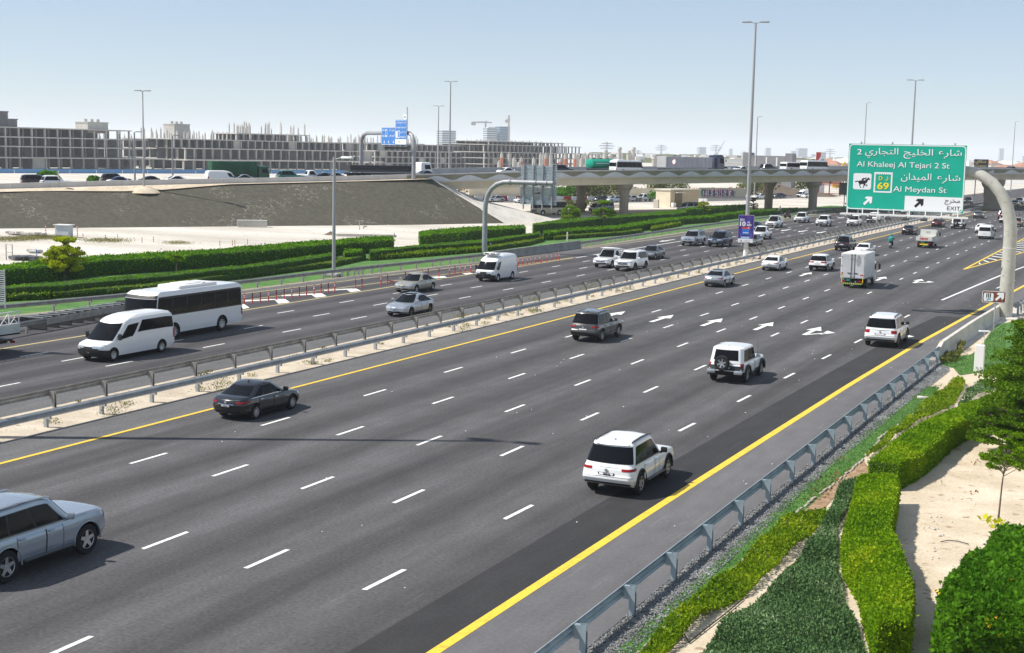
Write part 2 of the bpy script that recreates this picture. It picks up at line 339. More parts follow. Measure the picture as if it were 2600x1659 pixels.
YR = lin((20, -14.35), (31.8, -14.19), (41, -14.07), (57, -13.75), (69, -13.5), (88, -12.9), (106, -12.05), (115, -11.6), (133.5, -10.7), (170, -8.6), (300, -1))    # right-hand yellow line
strip('fresh_asphalt_strip', lin((20, -16.05), (42, -15.9), (60, -15.55), (75, -15.2), (95, -14.6), (105, -14.0)), lambda y: YR(y)-.12, 10, 104, .004, M['asphalt_new'], 3)
strip('road_shoulder_right', lambda y: YR(y)+.14, lin((10, -11.35), (60, -11.1), (80, -10.85), (110, -10.0), (133, -9.2)), 10, 133, .004, M['asphalt_pale'], 4)
def line(name, x, y0, y1, wd, mt, z=.010):
    return strip(name, (lambda y: (x(y) if callable(x) else x)-wd/2), (lambda y: (x(y) if callable(x) else x)+wd/2), y0, y1, z, mt, 3)
line('yellow_edge_line', lin((0, -36.62), (60, -36.72), (150, -36.85), (900, -36.9)), -30, 800, .2, M['yellow_line'])
line('yellow_edge_line', YR, 10, 200, .29, M['yellow_line'])
line('yellow_edge_line', -45.05, -10, 800, .17, M['yellow_line'])
line('yellow_edge_line', -57.2, 15, 137, .16, M['yellow_pale'])
GO = lin((60, -64.9), (86, -63.7), (95, -63.05), (104.5, -62.75), (121, -61.6), (146, -62.2), (164, -61.2), (214, -61.), (900, -61.))
line('yellow_edge_line', GO, 62, 600, .14, M['yellow_pale'])
line('yellow_edge_line', lin((70, -61.8), (82.4, -60.95), (90.8, -60.35), (99.6, -59.75), (126, -57.9), (137, -57.3)), 72, 137, .13, M['yellow_pale'])
line('white_edge_line', -57.0, 137, 182, .2, M['white_line'])
line('white_edge_line', lin((116, -15.45), (146, -13.75), (159, -12.75), (220, -9.)), 116, 220, .22, M['white_line'])
def dashes(xs, phase, per, y0, y1, ln=2., wd=.15):
    b = MB(); y = phase-per*math.floor((phase-y0)/per)
    while y < y1:
        x = (xs(y) if callable(xs) else xs)+kv(y)+random.uniform(-.02, .02); t = 8e-5*max(0, y-120); j = random.uniform(-.06, .06); sk = (xs(y+1)-xs(y)) if callable(xs) else 0
        b.quad((x-wd/2-t-sk, y-ln/2+j, .010), (x+wd/2-t-sk, y-ln/2-.02, .010), (x+wd/2+t+sk, y+ln/2, .010), (x-wd/2+t+sk, y+ln/2+j*.5, .010)); y += per
    return struct(b.build('lane_dashes', M['white_line']))
for x in (-32.73, -29.05, -25.4, -21.77): dashes(x, 38.5, 7.98, 4, 480)
dashes(lambda y: -17.98+.0275*(y-30.7), 38.5, 7.98, 4, 110)
for x in (-48.4, -51.38, -54.3): dashes(x, 78.3, 7.87, 20, 480, 2., .14)
dashes(-57.2, 189, 7.87, 184, 480, 2., .14)
dashes(lin((120, -13.2), (140, -12.)), 131, 8, 126, 140)
# gore chevrons where the exit leaves
ap = np.array((-18., 150.5)); U1, U2 = np.array((-17.9, 190.2)), np.array((-17.6, 225.)); D1, D2 = np.array((-16., 170.)), np.array((-12.2, 225.))
def pline(name, pts, wd, mt, z=.010):
    b = MB(); P = [np.array(p[:2], float) for p in pts]
    for a, c in zip(P[:-1], P[1:]):
        d = c-a; d /= np.linalg.norm(d); n = np.array((-d[1], d[0]))*wd/2
        b.quad((*(a-n), z), (*(c-n), z), (*(c+n), z), (*(a+n), z))
    o = b.build(name, mt)
    return struct(o)
pline('gore_line', [ap, U1, U2], .24, M['yellow_line']); pline('gore_line', [ap, D1, D2], .24, M['yellow_line'], .011)
b = MB()
for y in np.arange(161, 222, 4.2):
    xl = np.interp(y, [150.5, 190, 225], [-18, -17.9, -17.6])+.25; xr = np.interp(y-1.6, [150.5, 170, 225], [-18, -16, -12.2])-.25
    if xr > xl: b.quad((xl, y, .012), (xr, y-2.2, .012), (xr, y-1.2, .012), (xl, y+1., .012))
struct(b.build('gore_chevrons', M['white_line']))
# lane arrows: shaft and head; turn arrows get a second, side-going head
def arrow(x, y, L=4.9, w_=.16, side=0, flip=1):
    b = MB(); z = .011; f = flip; T = lambda a, c: (x+a*f, y+c*f, z)
    if side != 2:
        b.poly([T(-w_, 0), T(w_, 0), T(w_, L*.55), T(-w_, L*.55)]); b.poly([T(-.52, L*.55), T(.52, L*.55), T(0, L)])
    if side:
        b.poly([T(w_, L*.12), T(w_, L*.02), T(1.0, L*.30), T(1.0, L*.40)]); b.poly([T(.85, L*.16), T(1.55, L*.46), T(.85, L*.62)])
    o = b.build('lane_arrow', M['white_line'])
    for p in o.data.polygons:
        if p.normal.z < 0: p.flip()
    return struct(o)
for x in (-34.55, -30.85, -27.2, -23.55): arrow(x, 87.9)
arrow(-20.1, 87.3, 4.9, .16, 1); arrow(-15.2, 88.6, 4.6, .16, 2)
for x in (-30.8, -23.5): arrow(x, 130.8)
arrow(-20., 130.5, 4.8, .16, 1)
for x, y in ((-58.9, 176), (-55.8, 216), (-52.8, 215), (-49.9, 214), (-46.8, 213), (-55.8, 268), (-52.8, 268)): arrow(x+kv(y), y, 6.5, .16, 0, -1)
# white blocks of the closed slip lane
R2 = zt(480, 560, 5.0167); R3 = zt(940, 520, 5.0167); R4 = zt(1340, 460, 5.0167); R1 = zt(0, 580, 5.0167)
for pts in ([R2(1090, 1015), R2(1225, 1003), R2(1285, 1045), R2(1140, 1063)], [R2(1560, 950), R2(1690, 930), R2(1755, 968), R2(1615, 985)], [R2(2010, 885), R2(2130, 870), R2(2190, 900), R2(2055, 915)], [R2(640, 1080), R2(705, 1070), R2(770, 1115), R2(690, 1130)],
            [R3(770, 922), R3(940, 910), R3(980, 930), R3(830, 942)], [R3(1170, 877), R3(1270, 868), R3(1310, 880), R3(1215, 892)],
            [R2(705, 1020), R2(1010, 1005), R2(1215, 1003), R2(1092, 1014), R2(705, 1036)], [R2(1180, 956), R2(1480, 938), R2(1680, 930), R2(1562, 949), R2(1180, 968)], [R2(1720, 890), R2(2000, 873), R2(2120, 870), R2(2012, 884), R2(1720, 899)]):
    sheet('white_block_marking', pts, .013, M['white_line'])
# greenery strips on the far side, chips along the kerb
strip('kerb_chips', lambda y: GLX(y)-.25, lambda y: GLX(y)+.75, 15, 330, -.02, M['chips'])
strip('lawn', lambda y: GLX(y)-lin((15, 16), (80, 17), (100, 16), (120, 15.5), (135, 12), (150, 13), (180, 14), (260, 12), (330, 9))(y), lambda y: GLX(y)-.25, 15, 330, -.03, M['lawn'])
gI = lambda a, b: gp(1900+a/3.0714, 500+b/3.0714); gG = lambda a, b: gp(1200+a/3.0714, 550+b/3.0714); gF = lambda a, b: gp(600+a/3.0714, 600+b/3.0714); gE = lambda a, b: gp(a/3.0714, 600+b/3.0714)
gV1 = lambda a, b: gp(1780+a/5.907, 400+b/5.907); gV2 = lambda a, b: gp(2280+a/6.981, 460+b/6.981); gV3 = lambda a, b: gp(1340+a/7.525, 380+b/7.525); gV4 = lambda a, b: gp(1640+a/7.525, 380+b/7.525)
M['leaf_hedge'] = leafmat('leaf_hedge', (.022, .075, .006), (.075, .20, .012), (.17, .32, .03), .3)
M['leaf_far'] = leafmat('leaf_far', (.05, .135, .002), (.155, .36, .004), (.30, .52, .010), .45)
M['leaf_lime'] = leafmat('leaf_lime', (.10, .23, .004), (.24, .40, .006), (.44, .50, .015), .35)
M['leaf_juniper'] = leafmat('leaf_juniper', (.09, .19, .005), (.25, .36, .008), (.46, .48, .03), .35)
M['leaf_dark'] = leafmat('leaf_dark', (.055, .12, .036), (.13, .23, .085), (.36, .44, .26), .2)
M['leaf_bush'] = leafmat('leaf_bush', (.045, .15, .006), (.12, .29, .010), (.25, .45, .03), .4)
M['leaf_tree'] = leafmat('leaf_tree', (.10, .21, .005), (.24, .40, .008), (.44, .54, .03), .5)
M['leaf_yellow'] = leafmat('leaf_yellow', (.28, .36, .005), (.52, .56, .008), (.70, .68, .03), .5)
M['leaf_dull'] = leafmat('leaf_dull', (.085, .11, .022), (.17, .19, .05), (.30, .28, .09), .25)
M['leaf_grey'] = leafmat('leaf_grey', (.06, .085, .03), (.14, .17, .075), (.26, .28, .15), .2)
M['leaf_big'] = leafmat('leaf_big', (.055, .125, .004), (.15, .28, .007), (.38, .48, .03), .45)
M['flower'] = mat('flower_yellow', (.72, .46, .0), .6)
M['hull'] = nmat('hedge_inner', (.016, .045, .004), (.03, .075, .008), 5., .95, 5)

# litter and pale scraps by the lane lines
b = MB()
for i in range(100):
    x = random.choice((-32.7, -29, -25.4, -21.8, -17.6, -15.9, -13, -12.3))+random.gauss(0, .35); y = random.uniform(28, 130); r = random.uniform(.015, .04); a = random.uniform(0, 3); b.box((x, y, .016), (r*2.2, r, .02), a)
o = b.build('road_litter', M['white_line']); tag(o, 'pale scraps of litter scattered along the outbound lanes', 'litter', None, 'stuff')
# ------------------------------------------------------------------ guardrails, barriers
WB = [(.0, .0), (.012, .02), (.075, .06), (.08, .10), (.02, .14), (.015, .17), (.08, .21), (.075, .25), (.012, .29), (.0, .31)]   # W-beam section: out, up
def post_mesh(key, mt, h=.72, out=1, blk=True):
    if key in CH: return CH[key]
    b = MB(); b.box((0, 0, h/2-.1), (.012, .12, h+.2)); b.box((-.075*out, .055, h/2-.1), (.15, .012, h+.2)); b.box((-.075*out, -.055, h/2-.1), (.15, .012, h+.2))
    if blk: b.prism([(0, -.055), (.17*out, -.055), (.17*out, .055), (0, .055)], h-.36, h-.02)
    CH[key] = b.mesh('post', mt); return CH[key]
def guardrail(label, path, top, out, mt, per, y0, group=None, thick=None, h=.72, first=100):
    """W-beam rail on posts; out = +1 when the beam faces +x"""
    root = empty('guardrail', (path(y0[0])+kv(y0[0]), y0[0], 0), 0, label, 'guardrail', group); ox, oy = root.location.x, root.location.y
    b = MB(); G = []; n = int((y0[1]-y0[0])/3.2)+1
    for i in range(n+1):
        y = y0[0]+(y0[1]-y0[0])*i/n; x = path(y)+kv(y)+.17*out; G.append([(x+p[0]*out-ox, y-oy, top-.31+p[1]) for p in WB])
    b.grid(G); r = b.build('beam', mt, root, 50); so = r.modifiers.new('thick', 'SOLIDIFY'); so.thickness = .012
    pm = post_mesh((mt.name, out, h), mt, h, out); ys = np.arange(y0[0]+.1, y0[1], per) if not hasattr(per, '__len__') else per; rest = MB()
    pv = np.array([v.co for v in pm.vertices]); pf = [tuple(p.vertices) for p in pm.polygons]
    for i, y in enumerate(ys):
        p = (path(y)+kv(y)-ox, y-oy, 0)
        if i < first: link('post', pm, root, p)
        else: rest.add(pv+np.array(p), pf)
    if rest.v: o = rest.build('distant_posts', mt, root); o['kind'] = 'stuff'
    return root
guardrail('weathered guardrail along the median beside the oncoming lanes', lambda y: -42.72, .80, -1, M['galv_old'], np.arange(44.0-3.2*9, 330, 3.205), (14, 420))
guardrail('clean silver guardrail along the median beside the outbound lanes', lambda y: -39.82, .78, 1, M['galv'], np.arange(43.9-3.2*9, 330, 3.205), (14, 420))
guardrail('blue grey guardrail on the near verge beside the gravel', lin((10, -11.3), (34, -11.2), (60, -11.0), (80, -10.65)), .76, -1, M['galv_blue'], np.arange(37.5-3.2*8, 80, 3.2), (11, 81.5), None, None, .76)
pl = lin((52, -70.0), (65.6, -68), (75, -66.4), (88.8, -65.6), (102, -65.2), (112, -64.3), (130, -63))
def LP(f): return [float(v[1]) for v in f]
ya = [65.6-12.8, 65.6-8.5, 65.6-4.2]+LP([R1(655, 1050), R1(1103, 1005)])+[76.5]+LP([R2(848, 855), R2(1148, 815), R2(1432, 780), R2(1703, 748), R2(1834, 735), R2(1960, 720), R2(2024, 710), R2(2085, 700), R2(2145, 695), R2(2206, 690), R2(2325, 677), R3(130, 865), R3(355, 835), R3(562, 812), R3(765, 788), R3(860, 775), R3(957, 760), R3(1055, 745), R3(1147, 728), R3(1195, 722), R3(1240, 715), R3(1280, 708), R3(1320, 702)])
guardrail('long guardrail before the lawn on the far side, running up to the concrete barrier', pl, .80, 1, M['galv_old'], ya, (50, 127.5))
guardrail('guardrail beyond the concrete barrier, below the clipped hedges', GLX, .78, 1, M['galv_old'], list(np.arange(152.2, 160, .8))+list(np.arange(160.5, 172, 1.9))+list(np.arange(172, 300, 3.8)), (151.6, 330))
guardrail('slim guardrail behind the round gantry post on the near verge', lin((108, -9.0), (140, -7.2), (170, -5)), .9, -1, M['galv'], np.arange(108.6, 150, 1.6), (108, 150), None, None, .86)
# concrete safety barriers
def jersey(name, label, pts, h=.95, w0=.5, w1=.18, mt='concrete', cat='barrier', joints=0):
    root = empty(name, (pts[0][0], pts[0][1], 0), 0, label, cat); b = MB(); G = []; O = np.array((*pts[0][:2], 0.))
    for i, p in enumerate(pts):
        a = np.array(pts[max(0, i-1)][:2]); c = np.array(pts[min(len(pts)-1, i+1)][:2]); d = (c-a)/np.linalg.norm(c-a); n = np.array((-d[1], d[0])); hh = p[2] if len(p) > 2 else h
        G.append([tuple(np.array((p[0]+n[0]*o, p[1]+n[1]*o, z))-O) for o, z in ((-w0/2, -.1), (-w0/2, .08), (-w1/2-.05, .32), (-w1/2, hh), (w1/2, hh), (w1/2+.05, .32), (w0/2, .08), (w0/2, -.1))])
    b.grid(G); b.poly(G[0][::-1]); b.poly(G[-1]); b.build('wall', M[mt], root, None, True)
    if joints:
        q = MB()
        for i in range(1, len(pts)-1):
            a, c = np.array(G[i][3]), np.array(G[i][2]); q.tube([a+(0.012, 0, 0), np.array(G[i][4])+(0, 0, .004), np.array(G[i][5])+(.012, 0, 0)], .012, 4)
        q.build('joint', M['concrete_dark'], root)
    return root
jersey('concrete_barrier', 'grey concrete barrier below the bent grey gantry post', [(-63.0+.3, 127.3, .55)]+[(np.interp(t, [0, 1], [-62.75, -62.6]), 127.6+24*t) for t in np.linspace(.02, 1, 9)], .92, .5, .2, 'concrete_dark', 'barrier', 1)
jersey('concrete_barrier', 'pale concrete barrier at the foot of the thick gantry post, sunlit on top', [(-10.95, 80.6, .35), (-10.8, 82.2, .93)]+[(np.interp(y, [82, 95, 108], [-10.8, -10.45, -9.85]), y) for y in np.arange(84.5, 109, 3)], .93, .55, .22, 'concrete_pale')
# crash cushion where the closed slip lane begins
cu = empty('crash_cushion', (-61.3, 61.2, 0), math.atan2(1.9, 9.6)*0+R(7), 'steel crash cushion of slotted panels and cross frames before the bus', 'crash cushion')
for i in range(8): b = MB(); b.box((0, .9+i*1.25, .42), (1.5-.06*i, .09, .75)); b.build('frame', M['rim_dark'], cu)
for s_ in (-1, 1):
    for i in range(6):
        q = MB(); x = s_*(.82-.03*i); q.box((x, .9+i*1.45+.7, .55), (.04, 1.6, .36))
        for k in range(3): q.box((x+s_*.02, .9+i*1.45+.3+k*.45, .46), (.02, .3, .05)); q.box((x+s_*.02, .9+i*1.45+.3+k*.45, .64), (.02, .3, .05))
        q.build('side_panel', M['galv_old'], cu)
q = MB()
for i in range(12): q.box((0, .6+i*.8, .8), (1.5, .07, .05))
q.build('cross_bar', M['galv'], cu); q = MB(); q.lathe([(.55, .05), (.6, .4), (.55, .85), (.2, .9)], 14, 0, 'Z', (0, 10.1, 0)); q.build('nose', M['black_mat'], cu, 40)
q = MB(); q.grid([[(-.75+p[0]*-1, y, .48+p[1]) for p in WB] for y in (-12, .9)]); q.grid([[(.75+p[0], y, .48+p[1]) for p in WB] for y in (-12, .9)]); o = q.build('tail_rail', M['galv_old'], cu, 50); so = o.modifiers.new('t', 'SOLIDIFY'); so.thickness = .012
for y in (-11, -7.6, -4.2, -.8):
    for s_ in (-.6, .6): q = MB(); q.box((s_, y, .36), (.1, .12, .8)); q.build('post', M['galv_old'], cu)

# red flexible bollards along the closed slip lane
b = MB(); b.lathe([(.10, 0), (.10, .03), (.045, .05), (.04, .75), (.03, .78)], 10); bm_ = b.mesh('bollard', M['red'], 40)
b = MB(); [b.lathe([(.0425, z), (.0425, z+.07)], 10) for z in (.45, .58)]; wb_ = b.mesh('reflective_band', M['white'])
bb_ = MB(); [bb_.lathe([(.0425, z), (.0425, z+.1)], 10) for z in (.40, .53, .66)]; kb_ = bb_.mesh('dark_band', M['black_mat'])
BL = [(R2, (707, 1065)), (R2, (807, 1055)), (R2, (908, 1045)), (R2, (1013, 1030)), (R2, (1112, 1015)), (R2, (1211, 1000)), (R2, (1310, 985)), (R2, (1405, 975)), (R2, (1497, 960)), (R2, (1593, 945)), (R2, (1682, 930)), (R2, (1773, 920)), (R2, (1857, 910)), (R2, (2122, 870)), (R2, (2202, 858)), (R3, (137, 1020)), (R3, (220, 1010)), (R3, (447, 965)), (R3, (660, 935)), (R3, (737, 925)), (R3, (805, 928)), (R3, (875, 917)), (R3, (1010, 900)), (R3, (1078, 888)), (R3, (1142, 880)), (R3, (1208, 873)), (R3, (1280, 865)), (R3, (1342, 855)), (R3, (1885, 780)), (R3, (1942, 772)), (R3, (2002, 765)), (R3, (2050, 758)), (R3, (2102, 750)), (R3, (2162, 742)), (R3, (2252, 725)), (R3, (2313, 718)), (R3, (2367, 710)), (R3, (2405, 707)), (R4, (42, 1055)), (R4, (95, 1048)), (R4, (157, 1040)), (R4, (247, 1025)), (R4, (308, 1017)), (R4, (360, 1008)), (R4, (397, 1005))]
seen = []
for f, p in BL:
    q = f(*p)
    if any(abs(q[1]-k) < .5 for k in seen): continue
    seen.append(q[1]); dark = (len(seen) % 3 != 1) and q[1] < 112
    o = link('bollard', bm_, None, (q[0], q[1], 0)); link('dark_band' if dark else 'reflective_band', kb_ if dark else wb_, o)
    tag(o, 'red flexible bollard with dark bands in the row along the closed slip lane' if dark else 'red flexible bollard with pale bands in the row along the closed slip lane', 'bollard', 'red bollards along the closed slip lane')
for f, p, a in ((R3, (300, 998), .3), (R4, (180, 1035), .5)):
    q = f(*p); o = link('bollard', bm_, None, (q[0], q[1], .1)); o.rotation_euler = (R(78), 0, -a); tag(o, 'knocked over bollard lying flat in front of the beige sedan' if f is R3 else 'dark bent bollard leaning low between upright red ones', 'bollard', 'red bollards along the closed slip lane')

# ------------------------------------------------------------------ embankment, overpass
OPL = np.array([(-260., -18.), (-205., 60.), (-150, 138), (-107, 199), (-87, 238), (-62, 289), (-34, 339), (22, 432), (90, 540)])
OS = np.r_[0, np.cumsum(np.linalg.norm(np.diff(OPL, axis=0), axis=1))]
ZY = ([60, 138, 157, 175, 187.6, 195, 221.8, 241, 263, 293, 329, 346.5, 432, 540], [2.0, 5.2, 5.97, 6.56, 7.02, 7.35, 8.21, 8.53, 8.83, 9.22, 9.71, 9.86, 10.0, 9.2])
def opl(s, off=0.):
    """point on the overpass: s metres along the near edge, off metres towards its far side; z is the parapet top"""
    x = np.interp(s, OS, OPL[:, 0]); y = np.interp(s, OS, OPL[:, 1]); e = 6.
    d = np.array([np.interp(s+e, OS, OPL[:, 0])-np.interp(s-e, OS, OPL[:, 0]), np.interp(s+e, OS, OPL[:, 1])-np.interp(s-e, OS, OPL[:, 1])]); d /= np.linalg.norm(d)
    return np.array([x-d[1]*off, y+d[0]*off, np.interp(y, *ZY)]), math.atan2(-d[0], d[1])
def s_of_y(y): return float(np.interp(y, OPL[:, 1], OS))
def opx(px, off):
    ss = np.linspace(60, OS[-1]-10, 1500); xs = [proj(opl(s, off)[0])[0] if (opl(s, off)[0]@FW) > 5 else -1e6 for s in ss]; return float(ss[int(np.argmin(np.abs(np.array(xs)-px)))])
S0, S1, S9 = 60., s_of_y(197), OS[-1]-5
# earth bank with a dark crushed-stone face, a pale crest and a paved end slope
FT = gp(1200+240/3.0714, 250+972/3.0714); TP = opl(S1, -1.0)[0]; ss = np.linspace(s_of_y(40), S1-9, 46); b = MB(); G = []
for i, s in enumerate(ss):
    row = []
    for t in np.linspace(0, 1, 12):
        top, _ = opl(s, -.5); off = -13.2*(1-t)-1.5; p, _ = opl(s, off); zt_ = top[2]-.85; z = -.1+(zt_+.1)*t
        row.append((p[0]+random.uniform(-.2, .2), p[1], z+(random.uniform(-.05, .05) if 0 < t < 1 else 0)))
    G.append(row)
G.append([tuple(np.array((FT[0], FT[1], -.1))*(1-t)+np.array((TP[0], TP[1], TP[2]-.85))*t) for t in np.linspace(0, 1, 12)])
b.grid(G); struct(b.build('embankment', M['rubble'], None, 180)); ss = np.linspace(s_of_y(40), S1, 46)
b = MB(); G = []
for s in ss:
    top, _ = opl(s); oc = -1.75-max(0, min(1.2, (168-top[1])*.05))*(1+.3*math.sin(s*.12))-max(0, (135-top[1])*.04)-max(0, 1-abs(s-s_of_y(158))/14)*1.2; G.append([tuple(opl(s, o)[0][:2])+(top[2]-dz,) for o, dz in ((oc, top[2]+.1-((top[2]-.75)*(1-(-oc-1.5)/13.2))-.16), (-1.5, .80), (.1, .75))])
b.grid(G); struct(b.build('embankment_crest', M['sand_garden'], None, 180))
T = opl(S1, -1.0)[0]; F1 = gp(*(1200+240/3.0714, 250+972/3.0714)); F2 = gp(1200+660/3.0714, 250+945/3.0714)
e1 = opl(S1+1, 8)[0]; b = MB()
b.grid([[(T[0], T[1], T[2]-.86), tuple(np.array((T[0]+F1[0], T[1]+F1[1], T[2]-.86))/2), (F1[0]+.3, F1[1]-.2, -.06)], [(e1[0], e1[1], T[2]-1.4), tuple(np.array((e1[0]+F2[0]-3, e1[1]+F2[1]+3, T[2]-1.4))/2), (F2[0], F2[1], -.06)], [(e1[0]-9, e1[1]+6, T[2]-1.4), (e1[0]-7, e1[1]+14, 2.), (F2[0]-9, F2[1]+9, -.06)]])
struct(b.build('paved_end_slope', M['concrete_pale'], None, 180))
# roadway on the bank and the low wall at its edge
b = MB(); G = []
for s in np.linspace(S0, S9, 90): z = opl(s)[0][2]; G.append([tuple(opl(s, o)[0][:2])+(z-1.02,) for o in (.2, 24)])
b.grid(G); struct(b.build('overpass_roadway', M['asphalt_shoulder'], None, 180))
bar = empty('roadside_barrier', tuple(opl(S0)[0]), 0, 'low grey concrete barrier along the top of the dark embankment', 'barrier')
O = np.array(opl(S0)[0]); ss = np.linspace(S0, S1-4, 40); L_ = (ss[1]-ss[0])
for i in range(0, 39):
    b = MB(); G = []
    for s in (ss[i]+.02, ss[i+1]-.02): z = opl(s)[0][2]; G.append([tuple(np.array((*opl(s, o)[0][:2], z+dz))-O) for o, dz in ((-.05, -1.15), (0., -.02), (.02, 0), (.26, 0), (.3, -1.15))])
    b.grid(G); b.poly(G[0][::-1]); b.poly(G[1]); b.build('wall_segment', M['parapet'], bar, None, True)
ovp = empty('overpass', (-87, 238, 0), 0, 'concrete road overpass with wave patterned parapet on ribbed columns', 'overpass'); O = np.array((-87., 238., 0.))
def sweep(b, sec, s0, s1, n, mi=0, ends=True):
    G = [[tuple(np.array((*opl(s, o)[0][:2], opl(s)[0][2]+dz))-O) for o, dz in sec] for s in np.linspace(s0, s1, n)]
    b.grid(G, mi)
    if ends: b.poly(G[0][::-1], mi); b.poly(G[-1], mi)
b = MB(); sweep(b, [(0, -1.42), (0, 0), (.3, 0), (.32, -1.1), (1.2, -1.12), (1.2, -1.42), (0, -1.42)], S1-4, S9, 60, 0); b.build('parapet', M['parapet'], ovp, None, True)
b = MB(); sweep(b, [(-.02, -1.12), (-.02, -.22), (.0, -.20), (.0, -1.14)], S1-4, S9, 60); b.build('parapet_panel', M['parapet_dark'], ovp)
b = MB(); wl = 6.55; n = int((S9-S1)/wl)
for k in range(n):
    s0 = S1-2+k*wl; G = []
    for j in range(17):
        u = j/16; h = .74*(.5-.5*math.cos(2*math.pi*u))**.8+.03; s = s0+u*wl
        G.append([tuple(np.array((*opl(s, -.04)[0][:2], opl(s)[0][2]+dz))-O) for dz in (-1.15, -1.15+h)])
    b.grid(G)
b.build('wave_relief', M['parapet_wave'], ovp)
b = MB()
for k in range(n//2):
    s = S1-2+k*wl*3; p = opl(s, -.05)
    if s < S9: b.box(np.array((*p[0][:2], p[0][2]-.66))-O, (.04, .04, 1.5), 0)
b.build('panel_joint', M['concrete_dark'], ovp)
b = MB(); sweep(b, [(1.2, -1.3), (1.4, -2.75), (23., -2.75), (23.4, -1.3), (1.2, -1.3)], S1-6, S9, 60); b.build('girder', M['girder'], ovp, None, True)
b = MB(); sweep(b, [(23.2, -1.4), (23.2, 0), (23.6, 0), (23.6, -1.4), (23.2, -1.4)], S1-4, S9, 60); b.build('far_parapet', M['parapet'], ovp, None, True)
b = MB(); sweep(b, [(-.1, -2.9), (-.1, -1.1), (22, -1.1), (22, -6), (-.1, -6)], S1-6, S1-1, 3); b.build('abutment', M['parapet'], ovp, None, True)
M['column'] = nmat('column_concrete', (.30, .26, .20), (.37, .33, .26), .5, .85, 6)
def flare(b, c, ztop, n=24, k=1., mi=0):
    prof = [(1.0, -.2), (1.0, ztop*.52), (1.06, ztop*.64), (1.2, ztop*.74), (1.42, ztop*.82), (1.62, ztop*.86), (1.78, ztop*.865), (1.78, ztop*.90), (1.9, ztop*.905), (1.9, ztop)]
    P = []
    for r, z in prof:
        for i in range(n*2):
            t = math.pi*i/n; f = 1.-(.10 if i % 4 in (2, 3) and z < ztop*.84 else 0); P.append((c[0]+r*k*f*math.cos(t), c[1]+r*k*f*math.sin(t), z))
    m_ = n*2; b.add(P, [(a*m_+i, a*m_+(i+1) % m_, (a+1)*m_+(i+1) % m_, (a+1)*m_+i) for a in range(len(prof)-1) for i in range(m_)], mi)
for px, sc_ in ((1587.5, 1.), (2069, 1.05)):
    s = opx(px, 3.2)
    for off in (3.2, 15.5):
        p = opl(s, off)[0]; b = MB(); flare(b, (p[0]-O[0], p[1]-O[1]), opl(s)[0][2]-2.74, 24, .86*sc_); b.build('column', M['column'], ovp, 60)
s = opx(2497, 3.2)
p = opl(s, 5)[0]; zt_ = opl(s)[0][2]-2.74; b = MB(); dx = np.array(opl(s, 1)[0][:2])-np.array(opl(s, 0)[0][:2])
cs = np.array((-35.6, 343.)); 
ring = []
for z, kx, ky in ((-.1, 1.9, .75), (4.6, 1.9, .75), (5.0, 2.0, .9), (5.6, 2.4, 1.2), (6.2, 2.6, 1.5), (zt_, 2.7, 1.6)):
    row = []
    for i in range(64):
        t = 2*math.pi*i/64; r = (abs(math.cos(t))**8+abs(math.sin(t))**8)**(-1/8.); f = 1-(.06 if i % 4 in (1, 2) and z < 5 else 0)
        row.append((cs[0]+kx*r*math.cos(t)*f-O[0], cs[1]+ky*r*math.sin(t)*f-O[1], z))
    ring.append(row+[row[0]])
b.grid(ring); b.build('wide_column', M['column'], ovp, 60)
